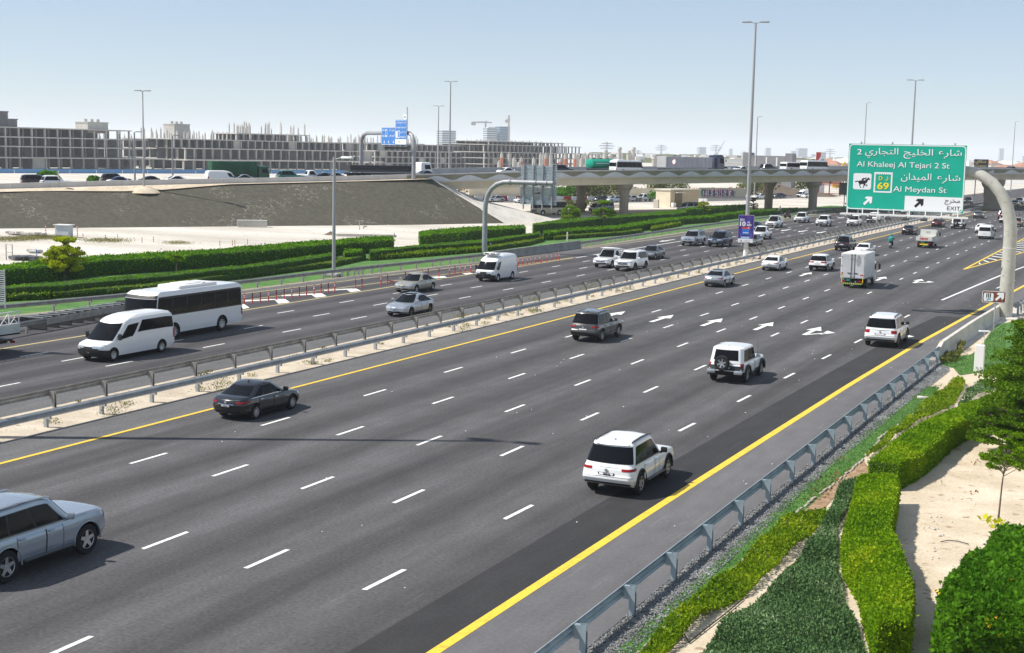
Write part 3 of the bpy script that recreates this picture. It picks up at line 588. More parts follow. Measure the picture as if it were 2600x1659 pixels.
# ------------------------------------------------------------------ signs, gantries, lamps
def onpl(px, py, n, p0):
    """where the sight line of a photo pixel meets the upright plane through p0 with normal n"""
    d = FW*CAM_F + RT*(px-PW/2) - UP*(py-PH/2); c = np.array([0, 0, CAM_H]); n = np.asarray(n, float); return c+d*((np.asarray(p0)-c)@n)/(d@n)
class Face:
    """an upright sign face: local u to the reader's right, v up, w towards the reader; origin at p0"""
    def __init__(s, root, p0, az, scale_px): s.root, s.p0, s.az, s.px = root, np.array(p0, float), az, scale_px; s.u = np.array((math.cos(az), math.sin(az), 0.)); s.n = np.array((math.sin(az), -math.cos(az), 0.))
    def loc(s, a, b):
        q = onpl(*s.px(a, b), s.n, s.p0)-s.p0; return float(q@s.u), float(q[2])
    def put(s, me, name, u=0, v=0, w=.02):
        o = link(name, me, s.root); o.matrix_local = Matrix(((s.u[0], 0, s.n[0], s.u[0]*u+s.n[0]*w), (s.u[1], 0, s.n[1], s.u[1]*u+s.n[1]*w), (0, 1, 0, v), (0, 0, 0, 1))); return o
    def text(s, body, a0, b0, a1, cap, mt, name='lettering', bold=.012, w=.02, pxl=True):
        """left end and baseline at pixel (a0, b0), right end at a1, capitals cap pixels tall"""
        (u0, v0), (u1, _), (_, v2) = s.loc(a0, b0), s.loc(a1, b0), s.loc(a0, b0-cap)
        me = text_mesh(body, (v2-v0)/.72, name, mt, bold*(v2-v0)); xs = [q.co.x for q in me.vertices]; k = (u1-u0)/(max(xs)-min(xs)); me.transform(Matrix.Translation((-min(xs), 0, 0))); me.transform(Matrix.Diagonal((k, 1, 1, 1)))
        return s.put(me, name, u0, v0, w)
    def arab(s, body, a0, b0, a1, b1, mt, name='lettering', w=.02, bold=.0):
        """Arabic word filling the pixel box a0..a1, b0 (top)..b1 (bottom)"""
        (u0, v0), (u1, v1) = s.loc(a0, b1), s.loc(a1, b0); me = text_mesh(arabic(body), 1., name, mt, bold)
        xs = [q.co.x for q in me.vertices]; ys = [q.co.y for q in me.vertices]; me.transform(Matrix.Translation((-min(xs), -min(ys), 0))); me.transform(Matrix.Diagonal(((u1-u0)/(max(xs)-min(xs)), (v1-v0)/(max(ys)-min(ys)), 1, 1)))
        return s.put(me, name, u0, v0, w)
    def poly(s, pts, mt, name, w=.015, th=.006, px=True):
        P = [s.loc(*p) for p in pts] if px else pts; b = MB(); b.prism(P, -th, 0.); return s.put(b.mesh(name, mt), name, 0, 0, w)
    def rrect(s, a0, b0, a1, b1, r, mt, name, w=.015, hole=0.):
        (u0, v1), (u1, v0) = s.loc(a0, b0), s.loc(a1, b1); return s.rr(u0, v0, u1, v1, r, mt, name, w, hole)
    def rr(s, u0, v0, u1, v1, r, mt, name, w=.015, hole=0.):
        def ring(u0, v0, u1, v1, r):
            return [(cx+r*math.cos(t), cy+r*math.sin(t)) for cx, cy, t0 in ((u1-r, v1-r, 0), (u0+r, v1-r, 90), (u0+r, v0+r, 180), (u1-r, v0+r, 270)) for t in [R(t0+18*k) for k in range(6)]]
        b = MB(); o = ring(u0, v0, u1, v1, r)
        if hole:
            i = ring(u0+hole, v0+hole, u1-hole, v1-hole, max(.01, r-hole)); n = len(o); b.add([(*p, 0) for p in o]+[(*p, 0) for p in i], [(k, (k+1) % n, n+(k+1) % n, n+k) for k in range(n)])
        else: b.prism(o, -.004, 0)
        return s.put(b.mesh(name, mt), name, 0, 0, w)
ARW = [(-.09, -.5), (.09, -.5), (.09, .06), (.30, -.10), (.30, .12), (0, .5), (-.30, .12), (-.30, -.10), (-.09, .06)]
def sign_arrow(f, a, b, px_len, mt, rot=-45, w=.02, name='arrow'):
    u, v = f.loc(a, b); L = abs(f.loc(a, b-px_len)[1]-v); c, s_ = math.cos(R(rot)), math.sin(R(rot))
    h = [(-.11, -.5), (.11, -.5), (.11, .02), (.36, .02+-.10), (.36, .14), (0, .5), (-.36, .14), (-.36, -.08), (-.11, .02)]
    return f.poly([(u+L*(x*c-y*s_), v+L*(x*s_+y*c)) for x, y in h], mt, name, w, .005, False)
DZ = lambda a, b: (1900+a/3.0714, 250+b/3.0714)
# --- the big green exit sign over the road
gy = 105.3; gb = empty('sign_gantry', (-9.5, gy, 0), 0, 'thick pale bent gantry post standing right of the green exit sign', 'gantry')
path = [(0, 0, 0), (0, 0, 6.2), (-.08, 0, 7.1), (-.36, 0, 8.2), (-.85, 0, 9.15), (-1.5, 0, 9.9), (-2.3, 0, 10.42), (-3.2, 0, 10.68), (-4.2, 0, 10.75), (-11.2, 0, 10.75)]
b = MB(); b.tube(path, [.52, .47, .46, .44, .42, .41, .40, .39, .38, .30], 24); b.build('post', M['pole_paint'], gb, 60)
b = MB(); b.cyl((0, 0, .02), (0, 0, .1), .72, .72, 24)
for k in range(10): t = k*.628; b.cyl((.62*math.cos(t), .62*math.sin(t), .1), (.62*math.cos(t), .62*math.sin(t), .24), .045, .045, 6)
b.build('base_flange', M['galv_old'], gb); b = MB(); b.bbox((0, 0, -.1), (1.9, 1.9, .5), .06); b.build('footing', M['concrete_pale'], gb)
b = MB(); b.tube([(.475*math.cos(t), .475*math.sin(t), 5.2) for t in np.linspace(0, 6.283, 24, False)], .02, 6, 0, True); b.build('weld_ring', M['white_mat'], gb)
sg = empty('exit_sign', (-17.1, gy-.75, 7.62), 0, 'large green exit sign with street names over the outbound lanes', 'sign')
f = Face(sg, (-17.1, gy-.75, 7.62), 0., DZ)
W2 = 4.27; H = 4.94; b = MB(); b.box((0, .03, H/2), (W2*2, .06, H)); b.build('panel', M['sign_green'], sg)
f.rr(-W2+.03, .03, W2-.03, H-.03, .30, M['sign_white'], 'border', .008, .07)
wp = f.loc(1222, 760); f.poly([(wp[0], .10), (W2-.33, .10), (W2-.10, .33), (W2-.10, wp[1]-.02), (wp[0], wp[1])], M['sign_white'], 'exit_panel', .012, .004, False)
f.arab('شارع', 1482, 402, 1668, 473, M['sign_white']); f.arab('الخليج', 1210, 398, 1443, 470, M['sign_white']); f.arab('التجاري', 910, 390, 1172, 462, M['sign_white'])
f.text('2', 850, 437, 884, 43, M['sign_white'], bold=.02)
f.text('Al Khaleej Al Tejari 2 St', 845, 531, 1570, 43, M['sign_white'], bold=.0)
f.arab('شارع', 1470, 598, 1656, 667, M['sign_white']); f.arab('الميدان', 1190, 588, 1430, 650, M['sign_white']); f.text('Al Meydan St', 1130, 726, 1545, 43, M['sign_white'], bold=.0)
f.arab('مخرج', 1530, 790, 1652, 832, M['sign_black']); f.text('EXIT', 1549, 872, 1652, 31, M['sign_black'], bold=.0)
sign_arrow(f, 934, 797, 88, M['sign_white']); sign_arrow(f, 1333, 816, 90, M['sign_black'])
f.rrect(822, 583, 956, 713, .14, M['sign_white'], 'racecourse_symbol', .012)
HX = lambda pts: [(820+x*1.36, 580+y*1.34) for x, y in pts]
f.poly(HX([(9, 50), (22, 46), (28, 50), (32, 46), (45, 45), (58, 47), (68, 44), (76, 36), (84, 30), (86, 27), (89, 31), (95, 36), (97, 41), (94, 43), (87, 40), (82, 47), (79, 55), (72, 62), (66, 65), (70, 70), (78, 68), (80, 76), (72, 82), (70, 80), (75, 76), (74, 73), (66, 73), (60, 82), (56, 90), (53, 90), (57, 80), (58, 66), (48, 66), (42, 68), (37, 74), (42, 83), (44, 89), (40, 89), (36, 80), (33, 74), (34, 66), (29, 60), (28, 54), (20, 52), (10, 56)]), M['sign_black'], 'horse_figure', .017, .004)
f.poly(HX([(48, 45), (46, 40), (52, 34), (60, 30), (66, 31), (70, 30), (74, 27), (77, 30), (74, 34), (69, 35), (72, 38), (66, 41), (64, 36), (58, 38), (62, 42), (58, 46)]), M['sign_black'], 'jockey_figure', .017, .004)
(u0, v1), (u1, v0) = f.loc(984, 575), f.loc(1118, 738); f.rr(u0, v0, u1, v1, .01, M['sign_white'], 'route_shield', .012, .11)
for k in range(7): uu = u0+.11+(u1-u0-.22)*(k+.5)/7; f.poly([(uu-.05, v1-.17), (uu+.05, v1-.17), (uu+.05, v1-.10), (uu-.05, v1-.10)], M['sign_white'], 'shield_notch', .013, .004, False)
f.text('D', 1018, 638, 1046, 32, M['sign_yellow'], 'route_letter'); f.arab('د', 1070, 610, 1092, 641, M['sign_yellow'], 'route_letter'); f.text('69', 1005, 707, 1095, 52, M['sign_yellow'], 'route_number', .03)
b = MB()
for z in (1.2, 3.13, 4.4): b.box((0, .14, z), (W2*2-.3, .1, .12))
for x in (-3.4, -1.1, 1.1, 3.4): b.box((x, .24, 2.4), (.1, .12, 5.4))
b.build('back_frame', M['galv'], sg)
ct = empty('maintenance_walkway', (-17.1, gy-.75, 7.3), 0, 'white grating walkway hung below the green exit sign with floodlights', 'walkway')
b = MB(); b.box((.1, -.35, 0), (9.2, .06, .12)); b.box((.1, -.95, 0), (9.2, .06, .12)); b.box((.1, -.65, -.04), (9.1, .6, .02)); b.build('deck', M['white_mat'], ct)
for x in np.arange(-4.1, 4.5, 1.15): b = MB(); b.box((x, -.3, .22), (.07, .07, .5)); b.build('bracket', M['white_mat'], ct)
for x in (-3.6, -2.3, -.9, .4, 1.7, 2.9): b = MB(); b.bbox((x, -1.1, -.22), (.5, .22, .2), .04); b.box((x, -.95, -.1), (.06, .3, .16)); b.build('floodlight', M['rim_dark'], ct)
b = MB(); [b.box((x, -.1, -.3), (.1, .1, h_)) for x, h_ in ((.35, .9), (-1.9, .7), (-1.3, .6))]; b.build('access_rail', M['white_mat'], ct)
# --- bent grey gantry on the far verge with the back of a sign
g2 = empty('sign_gantry', (-68.5, 137.7, 0), 0, 'dark grey bent gantry post rising behind the far guardrail', 'gantry')
b = MB(); b.tube([(0, 0, -.1), (0, 0, 5.0), (.06, 0, 5.7), (.28, 0, 6.5), (.75, 0, 7.2), (1.4, 0, 7.7), (2.3, 0, 7.97), (3.0, 0, 8.0), (8.3, 0, 8.02)], [.30, .28, .28, .27, .27, .27, .27, .27, .25], 20); b.build('post', M['pole_grey'], g2, 60)
b = MB(); [b.cyl((x, 0, 8.0), (x+.09, 0, 8.0), .34, .34, 20) for x in (2.95, 3.1, 6.2, 7.5)]; b.build('arm_flange', M['pole_grey'], g2, 60)
s2 = empty('road_sign', (-62.2, 138.2, 5.55), 0, 'ribbed grey metal back of a road sign on the bent grey post', 'sign')
b = MB(); n = 26
for k in range(n): b.box((0, .03, 4.35*(k+.5)/n), (4.4, .05+.0*k, 4.35/n-.035)); b.box((0, -.005, 4.35*(k+.5)/n), (4.4, .03, .05))
b.build('panel', M['galv_blue'], s2)
for x in (-1.75, -.6, .55, 1.7): b = MB(); b.box((x, -.12, 2.0), (.12, .14, 5.0)); b.build('rib', M['pole_grey'], s2)
b = MB(); b.bbox((.1, -.5, 1.35), (.5, .35, .3), .08); b.box((.1, -.45, 1.7), (.06, .06, .6)); b.build('floodlight', M['rim_dark'], s2)
# --- blue direction signs on the overpass
BZ = lambda a, b: (600+a/3.0714, 250+b/3.0714)
s = opx(1049, -.9); pb, az = opl(s, -.9); base = np.array((pb[0], pb[1], opl(s)[0][2]-1.1)); n_ = np.array((math.sin(az), -math.cos(az), 0.)); uu = np.array((math.cos(az), math.sin(az), 0.))
g3 = empty('sign_gantry', tuple(base), az, 'twin bent gantry posts carrying the blue signs over the raised road', 'gantry')
top = 13.9-base[2]
b = MB(); b.tube([(0, 0, 0), (0, 0, top-2.2), (-.15, 0, top-1.2), (-.7, 0, top-.4), (-1.6, 0, top), (-3., 0, top+.05), (-19, 0, top+.05), (-20.5, 0, top-.3), (-21.2, 0, top-1.2), (-21.4, 0, top-2.4), (-21.4, 0, 0)], .33, 16); b.build('post', M['pole_grey'], g3, 60)
for a0, b0, a1, b1, big in ((1241, 168, 1328, 363, 1), (1133, 226, 1240, 365, 0)):
    P0 = base+n_*.6; sb = empty('direction_sign', (0, 0, 0), 0, 'taller blue direction sign with white foot beside the bent overpass post' if big else 'lower blue direction sign with three down arrows on the overpass', 'sign', None)
    f = Face(sb, P0, az, BZ); (u0, v1), (u1, v0) = f.loc(a0, b0), f.loc(a1, b1); sb.location = tuple(P0+f.u*(u0+u1)/2+np.array((0, 0, v0))); f = Face(sb, tuple(sb.location), az, BZ)
    w2, h2 = (u1-u0)/2, v1-v0; f.rr(-w2, 0, w2, h2, .02, M['sign_blue'], 'panel', 0.); f.rr(-w2+.05, .05, w2-.05, h2-.05, .2, M['sign_white'], 'border', .012, .06)
    if big:
        f.poly([(-w2+.12, .1), (w2-.12, .1), (w2-.12, h2*.22), (-w2+.12, h2*.22)], M['sign_white'], 'exit_panel', .014, .004, False); sign_arrow(f, 1270, 337, 24, M['sign_black'], 180, .022)
        f.arab('شارع', 1300, 180, 1323, 203, M['sign_white']); f.arab('الخليج', 1275, 180, 1297, 203, M['sign_white']); f.arab('التجاري', 1248, 180, 1272, 203, M['sign_white']); f.text('Al Khaleej Al Tejari 2 St', 1247, 234, 1322, 13, M['sign_white'])
        f.arab('شارع', 1302, 255, 1323, 274, M['sign_white']); f.arab('الميدان', 1276, 255, 1299, 274, M['sign_white']); f.text('Al Meydan St', 1277, 308, 1322, 13, M['sign_white']); f.rrect(1245, 256, 1257, 308, .05, M['sign_white'], 'racecourse_symbol'); f.rrect(1260, 252, 1273, 310, .02, M['sign_white'], 'route_shield', .016, .12)
        f.rrect(1303, 127, 1327, 164, .05, M['sign_white'], 'top_plate', .01); f.text('E5', 1307, 155, 1322, 16, M['sign_black'], 'route_number', .02, .02)
        q = MB(); q.box((0, 0, 0), (.12, .12, 6.4)); o = q.build('back_post', M['galv'], sb); o.location = tuple(f.u*(w2-.1)-f.n*.1+np.array((0, 0, 2.9)))
    else:
        f.arab('ابو', 1212, 280, 1234, 302, M['sign_white']); f.arab('ظبي', 1190, 280, 1209, 304, M['sign_white']); f.arab('جبل', 1214, 236, 1235, 260, M['sign_white']); f.arab('علي', 1192, 236, 1210, 260, M['sign_white']); f.text('Abu Dhabi', 1138, 300, 1178, 15, M['sign_white']); f.text('Jebel Ali', 1138, 254, 1170, 13, M['sign_white']); f.rrect(1165, 244, 1178, 302, .03, M['sign_white'], 'route_shield', .016, .1)
        for a in (1155, 1188, 1226): sign_arrow(f, a, 340, 26, M['sign_white'], 180)
wk = MB(); wk.box((-4.6, -.9, 0), (9., .9, .1)); [wk.box((-9+.5*i, -.9, -.25), (.08, .5, .3)) for i in range(19)]; o = wk.build('maintenance_walkway', M['rim_dark']); o.location = tuple(np.array((base[0], base[1], 11.75))); o.rotation_euler = (0, 0, az); tag(o, 'dark grating walkway under the blue signs on the overpass', 'walkway')
# --- brown exit sign on its thin post
IZ = lambda a, b: (1900+a/3.0714, 500+b/3.0714)
bs = empty('brown_sign', (-9.4, 96.8, 0), 0, 'small brown sign with white arrow on a thin post by the gantry', 'sign'); f = Face(bs, (-9.4, 96.8, 0), R(4), IZ)
b = MB(); b.cyl((0, .06, -.1), (0, .06, f.loc(1824, 740)[1]), .045, .045, 10); b.build('post', M['galv'], bs)
f.rrect(1824, 729, 2009, 834, .12, M['sign_brown'], 'panel', .0); f.rrect(1826, 731, 2007, 832, .11, M['sign_white'], 'border', .006, .035); f.rrect(1838, 748, 1910, 816, .1, M['sign_white'], 'symbol_panel', .010)
for a in (1860, 1874, 1888): f.rrect(a-3, 752, a+3, 786, .01, M['sign_black'], 'symbol_bar', .014)
for k in (790, 800): f.poly([(1858+3*i, k+4*math.sin(i*.7)) for i in range(12)]+[(1858+3*i, k+6+4*math.sin(i*.7)) for i in range(11, -1, -1)], M['teal_cloth'], 'symbol_wave', .014, .003)
sign_arrow(f, 1962, 778, 84, M['sign_white'], -45, .012)
# --- lamps
def lamp(loc, h, label, r0=.17, r1=.07, arms=2, alen=1.0, az=R(90), mt='pole_light', group='tall lamp posts'):
    root = empty('street_lamp', loc, 0, label, 'street lamp', group); b = MB(); b.cyl((0, 0, -.2), (0, 0, h), r0, r1, 12); b.build('pole', M[mt], root, 60)
    b = MB(); b.box((0, 0, .02), (r0*4, r0*4, .06)); b.build('base_plate', M['concrete_dark'], root)
    for k in range(arms):
        a = az+k*math.pi; d = np.array((math.cos(a), math.sin(a))); b = MB(); b.cyl((0, 0, h-.1), (*(d*alen*.5), h+.06), .045, .04, 8); b.build('arm', M[mt], root)
        b = MB(); b.bbox((*(d*(alen*.5+.42)), h+.07), (1.05, .46, .15), .05, a); b.build('luminaire', M[mt], root, 40)
    return root
lamp((-41.3, 37.7, 0), 26, 'tall lamp post in the median whose shadow crosses the near lanes', .26, .12, 2, 1.1, R(10))
lamp((-41.3, 148.9, 0), 26., 'very tall double headed lamp post rising behind the billboard', .24, .11, 2, 1.1, R(10))
lamp((-40.7, 254, 0), 25.5, 'tall lamp post rising directly behind the green exit sign', .24, .12, 2, 1.1, R(10))
def hpx(loc, py):
    lo, hi = 2., 60.
    for _ in range(40):
        md = (lo+hi)/2
        if proj((loc[0], loc[1], loc[2]+md))[1] > py: lo = md
        else: hi = md
    return lo
def far(px, D): # a ground point D metres off below a photo column
    p = gp(px, 700); d = p[:2]/np.linalg.norm(p[:2]); return (d[0]*D, d[1]*D)
s = opx(363, -2.2); p = opl(s, -2.2)[0]; q = (p[0], p[1], opl(s)[0][2]-1.2); lamp(q, hpx(q, 232), 'lone lamp post on the sandy crest of the embankment', .16, .07, 2, .5, R(20))
b = MB(); b.lathe([(2.6, -.3), (1.8, .25), (.8, .6), (.15, .7)], 18); o = b.build('sand_mound', M['sand_garden'], None, 60); o.location = (q[0], q[1], q[2]-.3); tag(o, 'low sand mound around the lamp post on the embankment crest', 'mound')
for px, off, py, lab in ((1142, 26, 208, 'taller of the two thin lamp posts beside the blue signs'), (1111, 60, 270, 'shorter of the two thin lamp posts beside the blue signs')):
    s = opx(px, off); p = opl(s, off)[0]; q = (p[0], p[1], opl(s)[0][2]-1.1); lamp(q, hpx(q, py), lab, .2, .1, 2, .8, R(0))
for px, py0, py, D, lab in ((2177, 0, 262, 430, 'thin lamp post standing left behind the green exit sign'), (1915, 502, 297, 0, 'thin lamp post by the small white car under the overpass'), (2566, 486, 310, 0, 'thin lamp post beyond the overpass at the right edge')):
    if D: p = far(px, D)
    else: p = gp(px, py0)
    q = (p[0], p[1], 0); lamp(q, hpx(q, py), lab, .2, .12, 1, 1., R(-20))
for px, py, lab in ((342, 336, 'short dark pole left of the embankment lamp post, past the barrier'), (440, 345, 'short dark pole right of the embankment lamp post, past the barrier')):
    s = opx(px, 25); p = opl(s, 25)[0]; q = (p[0], p[1], opl(s)[0][2]-1.1); lamp(q, hpx(q, py), lab, .16, .12, 1, .6, R(60), 'pole_grey', 'short dark poles')
q = (-66.3, 103, 0); root = lamp(q, 10.6, 'square single arm lamp post standing behind the far guardrail', .17, .13, 0, 1, 0, 'pole_light', None)
b = MB(); b.cyl((0, 0, 10.35), (.9, -.1, 10.55), .06, .05, 10); b.build('arm', M['pole_light'], root); b = MB(); b.bbox((1.45, -.15, 10.55), (1.25, .42, .24), .1, -.1); b.build('luminaire', M['white'], root, 40)
b = MB(); b.bbox((.2, -.5, .12), (1.5, .9, .35), .1); o = b.build('concrete_footing', M['concrete_dark'], root)
def small_sign(px, off, py0, py1, r, lab, round_=False, faceaz=None):
    s = opx(px, off); p, az = opl(s, off); z = opl(s)[0][2]-.9; h = hpx((p[0], p[1], z), py0); root = empty('road_sign', (p[0], p[1], z), az, lab, 'sign'); b = MB(); b.cyl((0, 0, -.3), (0, 0, h), .05, .05, 8); b.build('post', M['galv_old'], root)
    b = MB(); 
    if round_: b.cyl((0, -.06, h-r), (0, -.1, h-r), r, r, 20)
    else: b.box((0, -.06, h-r), (r*1.2, .03, r*2))
    b.build('plate', M['sign_white'] if round_ else M['galv_old'], root)
    if round_:
        b = MB(); b.tube([((r-.05)*math.cos(t), -.11, h-r+(r-.05)*math.sin(t)) for t in np.linspace(0, 6.283, 24, False)], .035, 6, 0, True); b.build('rim_ring', M['red'], root)
small_sign(1710.5, .15, 404, 0, .52, 'round speed sign on the overpass parapet before the long trailer', True)
small_sign(150.5, -1.2, 434, 0, .55, 'small grey sign plate on a post at the left end of the barrier')
# --- advertising box on the tall lamp post
VZ = lambda a, b: (1780+a/5.907, 400+b/5.907)
bp0 = np.array((-41.2, 148.45, 0.)); az = R(8); bb = empty('billboard', tuple(bp0), 0, 'purple supermarket advertising board on the tall median lamp post', 'billboard'); f = Face(bb, bp0, az, VZ)
(u0, v1), (u1, v0) = f.loc(566, 862), f.loc(778, 1286)
ADBG = nmat('advert_purple', (.05, .012, .16), (.035, .035, .33), .9, .4, 3)
q = MB(); q.box(((u0+u1)/2, .18, (v0+v1)/2), (u1-u0, .34, v1-v0)); o = q.build('case', M['galv'], bb); o.rotation_euler = (0, 0, az)
f.rr(u0+.03, v0+.03, u1-.03, v1-.03, .02, ADBG, 'poster', .012)
f.rr(u0+.03, v0+.03, u1-.03, v0+.46, .01, M['sign_white'], 'poster_foot', .016)
f.text('35', 585, 948, 626, 30, M['sign_white'], 'price_lettering', .05); f.text('.95', 629, 932, 656, 13, M['sign_white'], 'price_lettering', .03); f.text('AED', 629, 950, 658, 13, M['sign_white'], 'price_lettering', .03)
f.text('10', 583, 1026, 668, 66, M['sign_white'], 'price_lettering', .05); f.text('.75', 684, 988, 733, 26, M['sign_white'], 'price_lettering', .04); f.text('AED', 682, 1028, 756, 30, M['sign_white'], 'price_lettering', .04)
f.rrect(612, 1042, 742, 1078, .03, M['red'], 'pack_top', .02); f.text('X2', 697, 1070, 726, 20, M['sign_white'], 'pack_lettering', .03, .026)
f.rrect(616, 1070, 722, 1160, .05, mat('pack_blue', (.02, .16, .55), .4), 'pack', .024); f.text('toilet', 628, 1136, 712, 20, M['sign_white'], 'pack_lettering', .04, .03)
f.rrect(600, 1186, 724, 1226, .04, mat('pack_shelf', (.35, .5, .7), .4), 'pack_stand', .02)
SK = mat('skyline_print', (.12, .13, .38), .5)
for a, t in ((590, 1130), (602, 1150), (735, 1090), (748, 1120), (760, 1140)): f.poly([(a-4, 1210), (a+4, 1210), (a+3, t), (a-3, t)], SK, 'printed_tower', .016, .003)
for a, c, mt_, n in ((735, 920, mat('firework_blue', (.08, .25, .75), .5), 11), (708, 885, mat('firework_pink', (.55, .04, .22), .5), 9)):
    for k in range(n): t = 6.283*k/n; f.poly([(a+6*math.cos(t), c+6*math.sin(t)), (a+(26+6*(k % 2))*math.cos(t+.06), c+(26+6*(k % 2))*math.sin(t+.06)), (a+(26+6*(k % 2))*math.cos(t-.06), c+(26+6*(k % 2))*math.sin(t-.06))], mt_, 'printed_firework', .018, .003)
PU = mat('emblem_purple', (.10, .015, .20), .5)
for a in (584, 602): f.poly([(a+8*math.cos(t)+7, 1250-14*math.sin(t)) for t in np.linspace(0, 3.14, 9)]+[(a-1, 1270), (a+3, 1270)]+[(a+4*math.cos(t)+7, 1250-8*math.sin(t)) for t in np.linspace(3.14, 0, 9)]+[(a+11, 1270), (a+15, 1270)], PU, 'emblem', .02, .003)
f.text('Carrefour', 632, 1274, 742, 17, mat('logo_grey', (.30, .29, .38), .5), 'logo_lettering', .02, .02); f.arab('كارفور', 640, 1236, 742, 1252, bpy.data.materials['logo_grey'], 'logo_lettering')
q = MB(); q.box((0, .1, v0-.3), (.5, .3, .7)); q.build('clamp', M['galv_old'], bb)
q = MB(); q.cyl((0, 0, -.2), (0, 0, 2.2), .3, .28, 14); o = q.build('lamp_base', M['white_mat']); o.location = (-41.3, 148.9, 0); tag(o, 'pale thick pole foot below the purple advertising board', 'pole foot')
# ------------------------------------------------------------------ far ground, side road, background buildings
def far_z(px, py, P):   # height at plan point P that shows at photo row py
    return hpx((P[0], P[1], 0.), py) if proj((P[0], P[1], 0.))[1] > py else 0.
M['bld'] = nmat('raw_concrete', (.42, .40, .37), (.54, .515, .475), .25, .9, 5)
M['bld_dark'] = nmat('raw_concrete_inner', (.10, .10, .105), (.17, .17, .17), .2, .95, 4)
M['bld_pale'] = nmat('pale_block_wall', (.46, .44, .40), (.54, .52, .47), .2, .9, 4)
M['orange_wrap'] = mat('orange_wrap', (.52, .16, .08), .8)
def frame_block(root, u0, u1, dep, floors, bay, O, ud, nd, col=.55, infill=.55, stubs=0., seed=0, parts=60, over=.8, set0=0.):
    """part of an unfinished concrete frame: slabs, a row of front columns, deeper columns, back walls; u along the front, n away"""
    rs = random.Random(seed); W = lambda u, n, z: (ud[0]*u+nd[0]*n, ud[1]*u+nd[1]*n, z); rz = math.atan2(ud[1], ud[0]); L = u1-u0; cnt = 0; rest = MB(); nb = max(2, int(L/bay)); zs = floors
    for k, z in enumerate(zs[1:]):
        b = MB(); b.box(W((u0+u1)/2, set0+dep/2-over/2, z), (L+1.2, dep+over, .45), rz); b.build('floor_slab', M['bld'], root)
    for k in range(len(zs)-1):
        z0, z1 = zs[k], zs[k+1]; hh = z1-z0-.45; zc = z0+.22+hh/2
        for i in range(nb+1):
            u = u0+L*i/nb+rs.uniform(-.3, .3)*(k % 2)
            tgt = MB() if cnt < parts else rest; tgt.box(W(u, set0+.4, zc), (col, col*1.3, hh), rz)
            if cnt < parts: tgt.build('column', M['bld'], root); cnt += 1
            for n_ in (set0+dep*.35, set0+dep*.7): rest.box(W(u+bay*.3, n_, zc), (col*1.1, col, hh), rz)
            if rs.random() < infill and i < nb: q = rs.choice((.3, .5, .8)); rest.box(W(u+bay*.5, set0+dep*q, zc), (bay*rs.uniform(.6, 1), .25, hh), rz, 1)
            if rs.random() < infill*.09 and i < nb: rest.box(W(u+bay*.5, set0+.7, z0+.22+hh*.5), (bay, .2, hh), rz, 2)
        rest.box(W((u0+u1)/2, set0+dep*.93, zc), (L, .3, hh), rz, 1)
    if stubs:
        z = zs[-1]
        for i in range(nb*3):
            u = u0+L*(i+.5)/(nb*3); n_ = set0+dep*rs.random(); h = stubs*rs.uniform(.5, 1.1); rest.box(W(u, n_, z+h/2), (col*.9, col*.9, h), rz); rest.cyl(W(u, n_, z+h), W(u, n_, z+h+.8), .12, .12, 4)
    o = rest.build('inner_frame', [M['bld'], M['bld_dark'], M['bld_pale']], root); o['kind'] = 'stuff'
def site(label, a, c, blocks, extra=None):
    A, B = np.array(a[:2]), np.array(c[:2]); ud = (B-A)/np.linalg.norm(B-A); nd = np.array((-ud[1], ud[0])); root = empty('unfinished_building', (*A, 0), 0, label, 'building'); L = np.linalg.norm(B-A)
    for i, k in enumerate(blocks): frame_block(root, k[0]*L, k[1]*L, k[2], k[3], k[4], A, ud, nd, seed=i*7+int(L), **(k[5] if len(k) > 5 else {}))
    if extra: extra(root, ud, nd, L)
    return root
def tower_box(root, u, n, z0, w_, d_, h, ud, nd, name='stair_core', mt='bld_pale', vents=3):
    rz = math.atan2(ud[1], ud[0]); b = MB(); c = (ud[0]*u+nd[0]*n, ud[1]*u+nd[1]*n); b.box((*c, z0+h/2), (w_, d_, h), rz); b.box((*c, z0+h+.2), (w_+.5, d_+.5, .4), rz)
    for k in range(vents): uu = u-w_*.3+k*w_*.3; b.cyl((ud[0]*uu+nd[0]*n, ud[1]*uu+nd[1]*n, z0+h), (ud[0]*uu+nd[0]*n, ud[1]*uu+nd[1]*n, z0+h+1.6), .7, .7, 8)
    b.build(name, M[mt], root)
BP = lambda px, D: np.array((*far(px, D), 0.))
x1 = lambda r, ud, nd, L: [tower_box(r, L*.135, 12, 14, 11, 9, 8.2, ud, nd, 'stair_core', 'bld_dark', 0), tower_box(r, L*.275, 20, 15, 7, 7, 4.5, ud, nd, 'stair_core', 'bld_dark', 0), tower_box(r, L*.70, 14, 15, 10.5, 8, 4.3, ud, nd)]
site('long four storey concrete frame at the left edge behind the blue hoarding', BP(-40, 560), BP(420, 615), [(0., .08, 26, [0, 4.4, 8.6, 12.4, 14.8], 3.2, dict(infill=1., parts=10)), (.06, 1.0, 26, [0, 4.6], 6, dict(parts=16, over=2.5)), (.08, .82, 24, [4.6, 8.9, 12.6, 16.3], 5.6, dict(parts=60, set0=3.)), (.86, 1., 30, [0, 4.4, 8.6, 12.6], 5, dict(parts=12, stubs=3., set0=12.))], x1)
site('concrete frame with rows of bare column stubs behind the embankment lamp post', BP(415, 660), BP(600, 690), [(0, 1, 30, [0, 4.5, 9., 13.4], 4.6, dict(parts=60, stubs=4.5, infill=.7))], lambda r, ud, nd, L: tower_box(r, L*.45, 14, 13.4, 9.5, 8, 7.0, ud, nd))
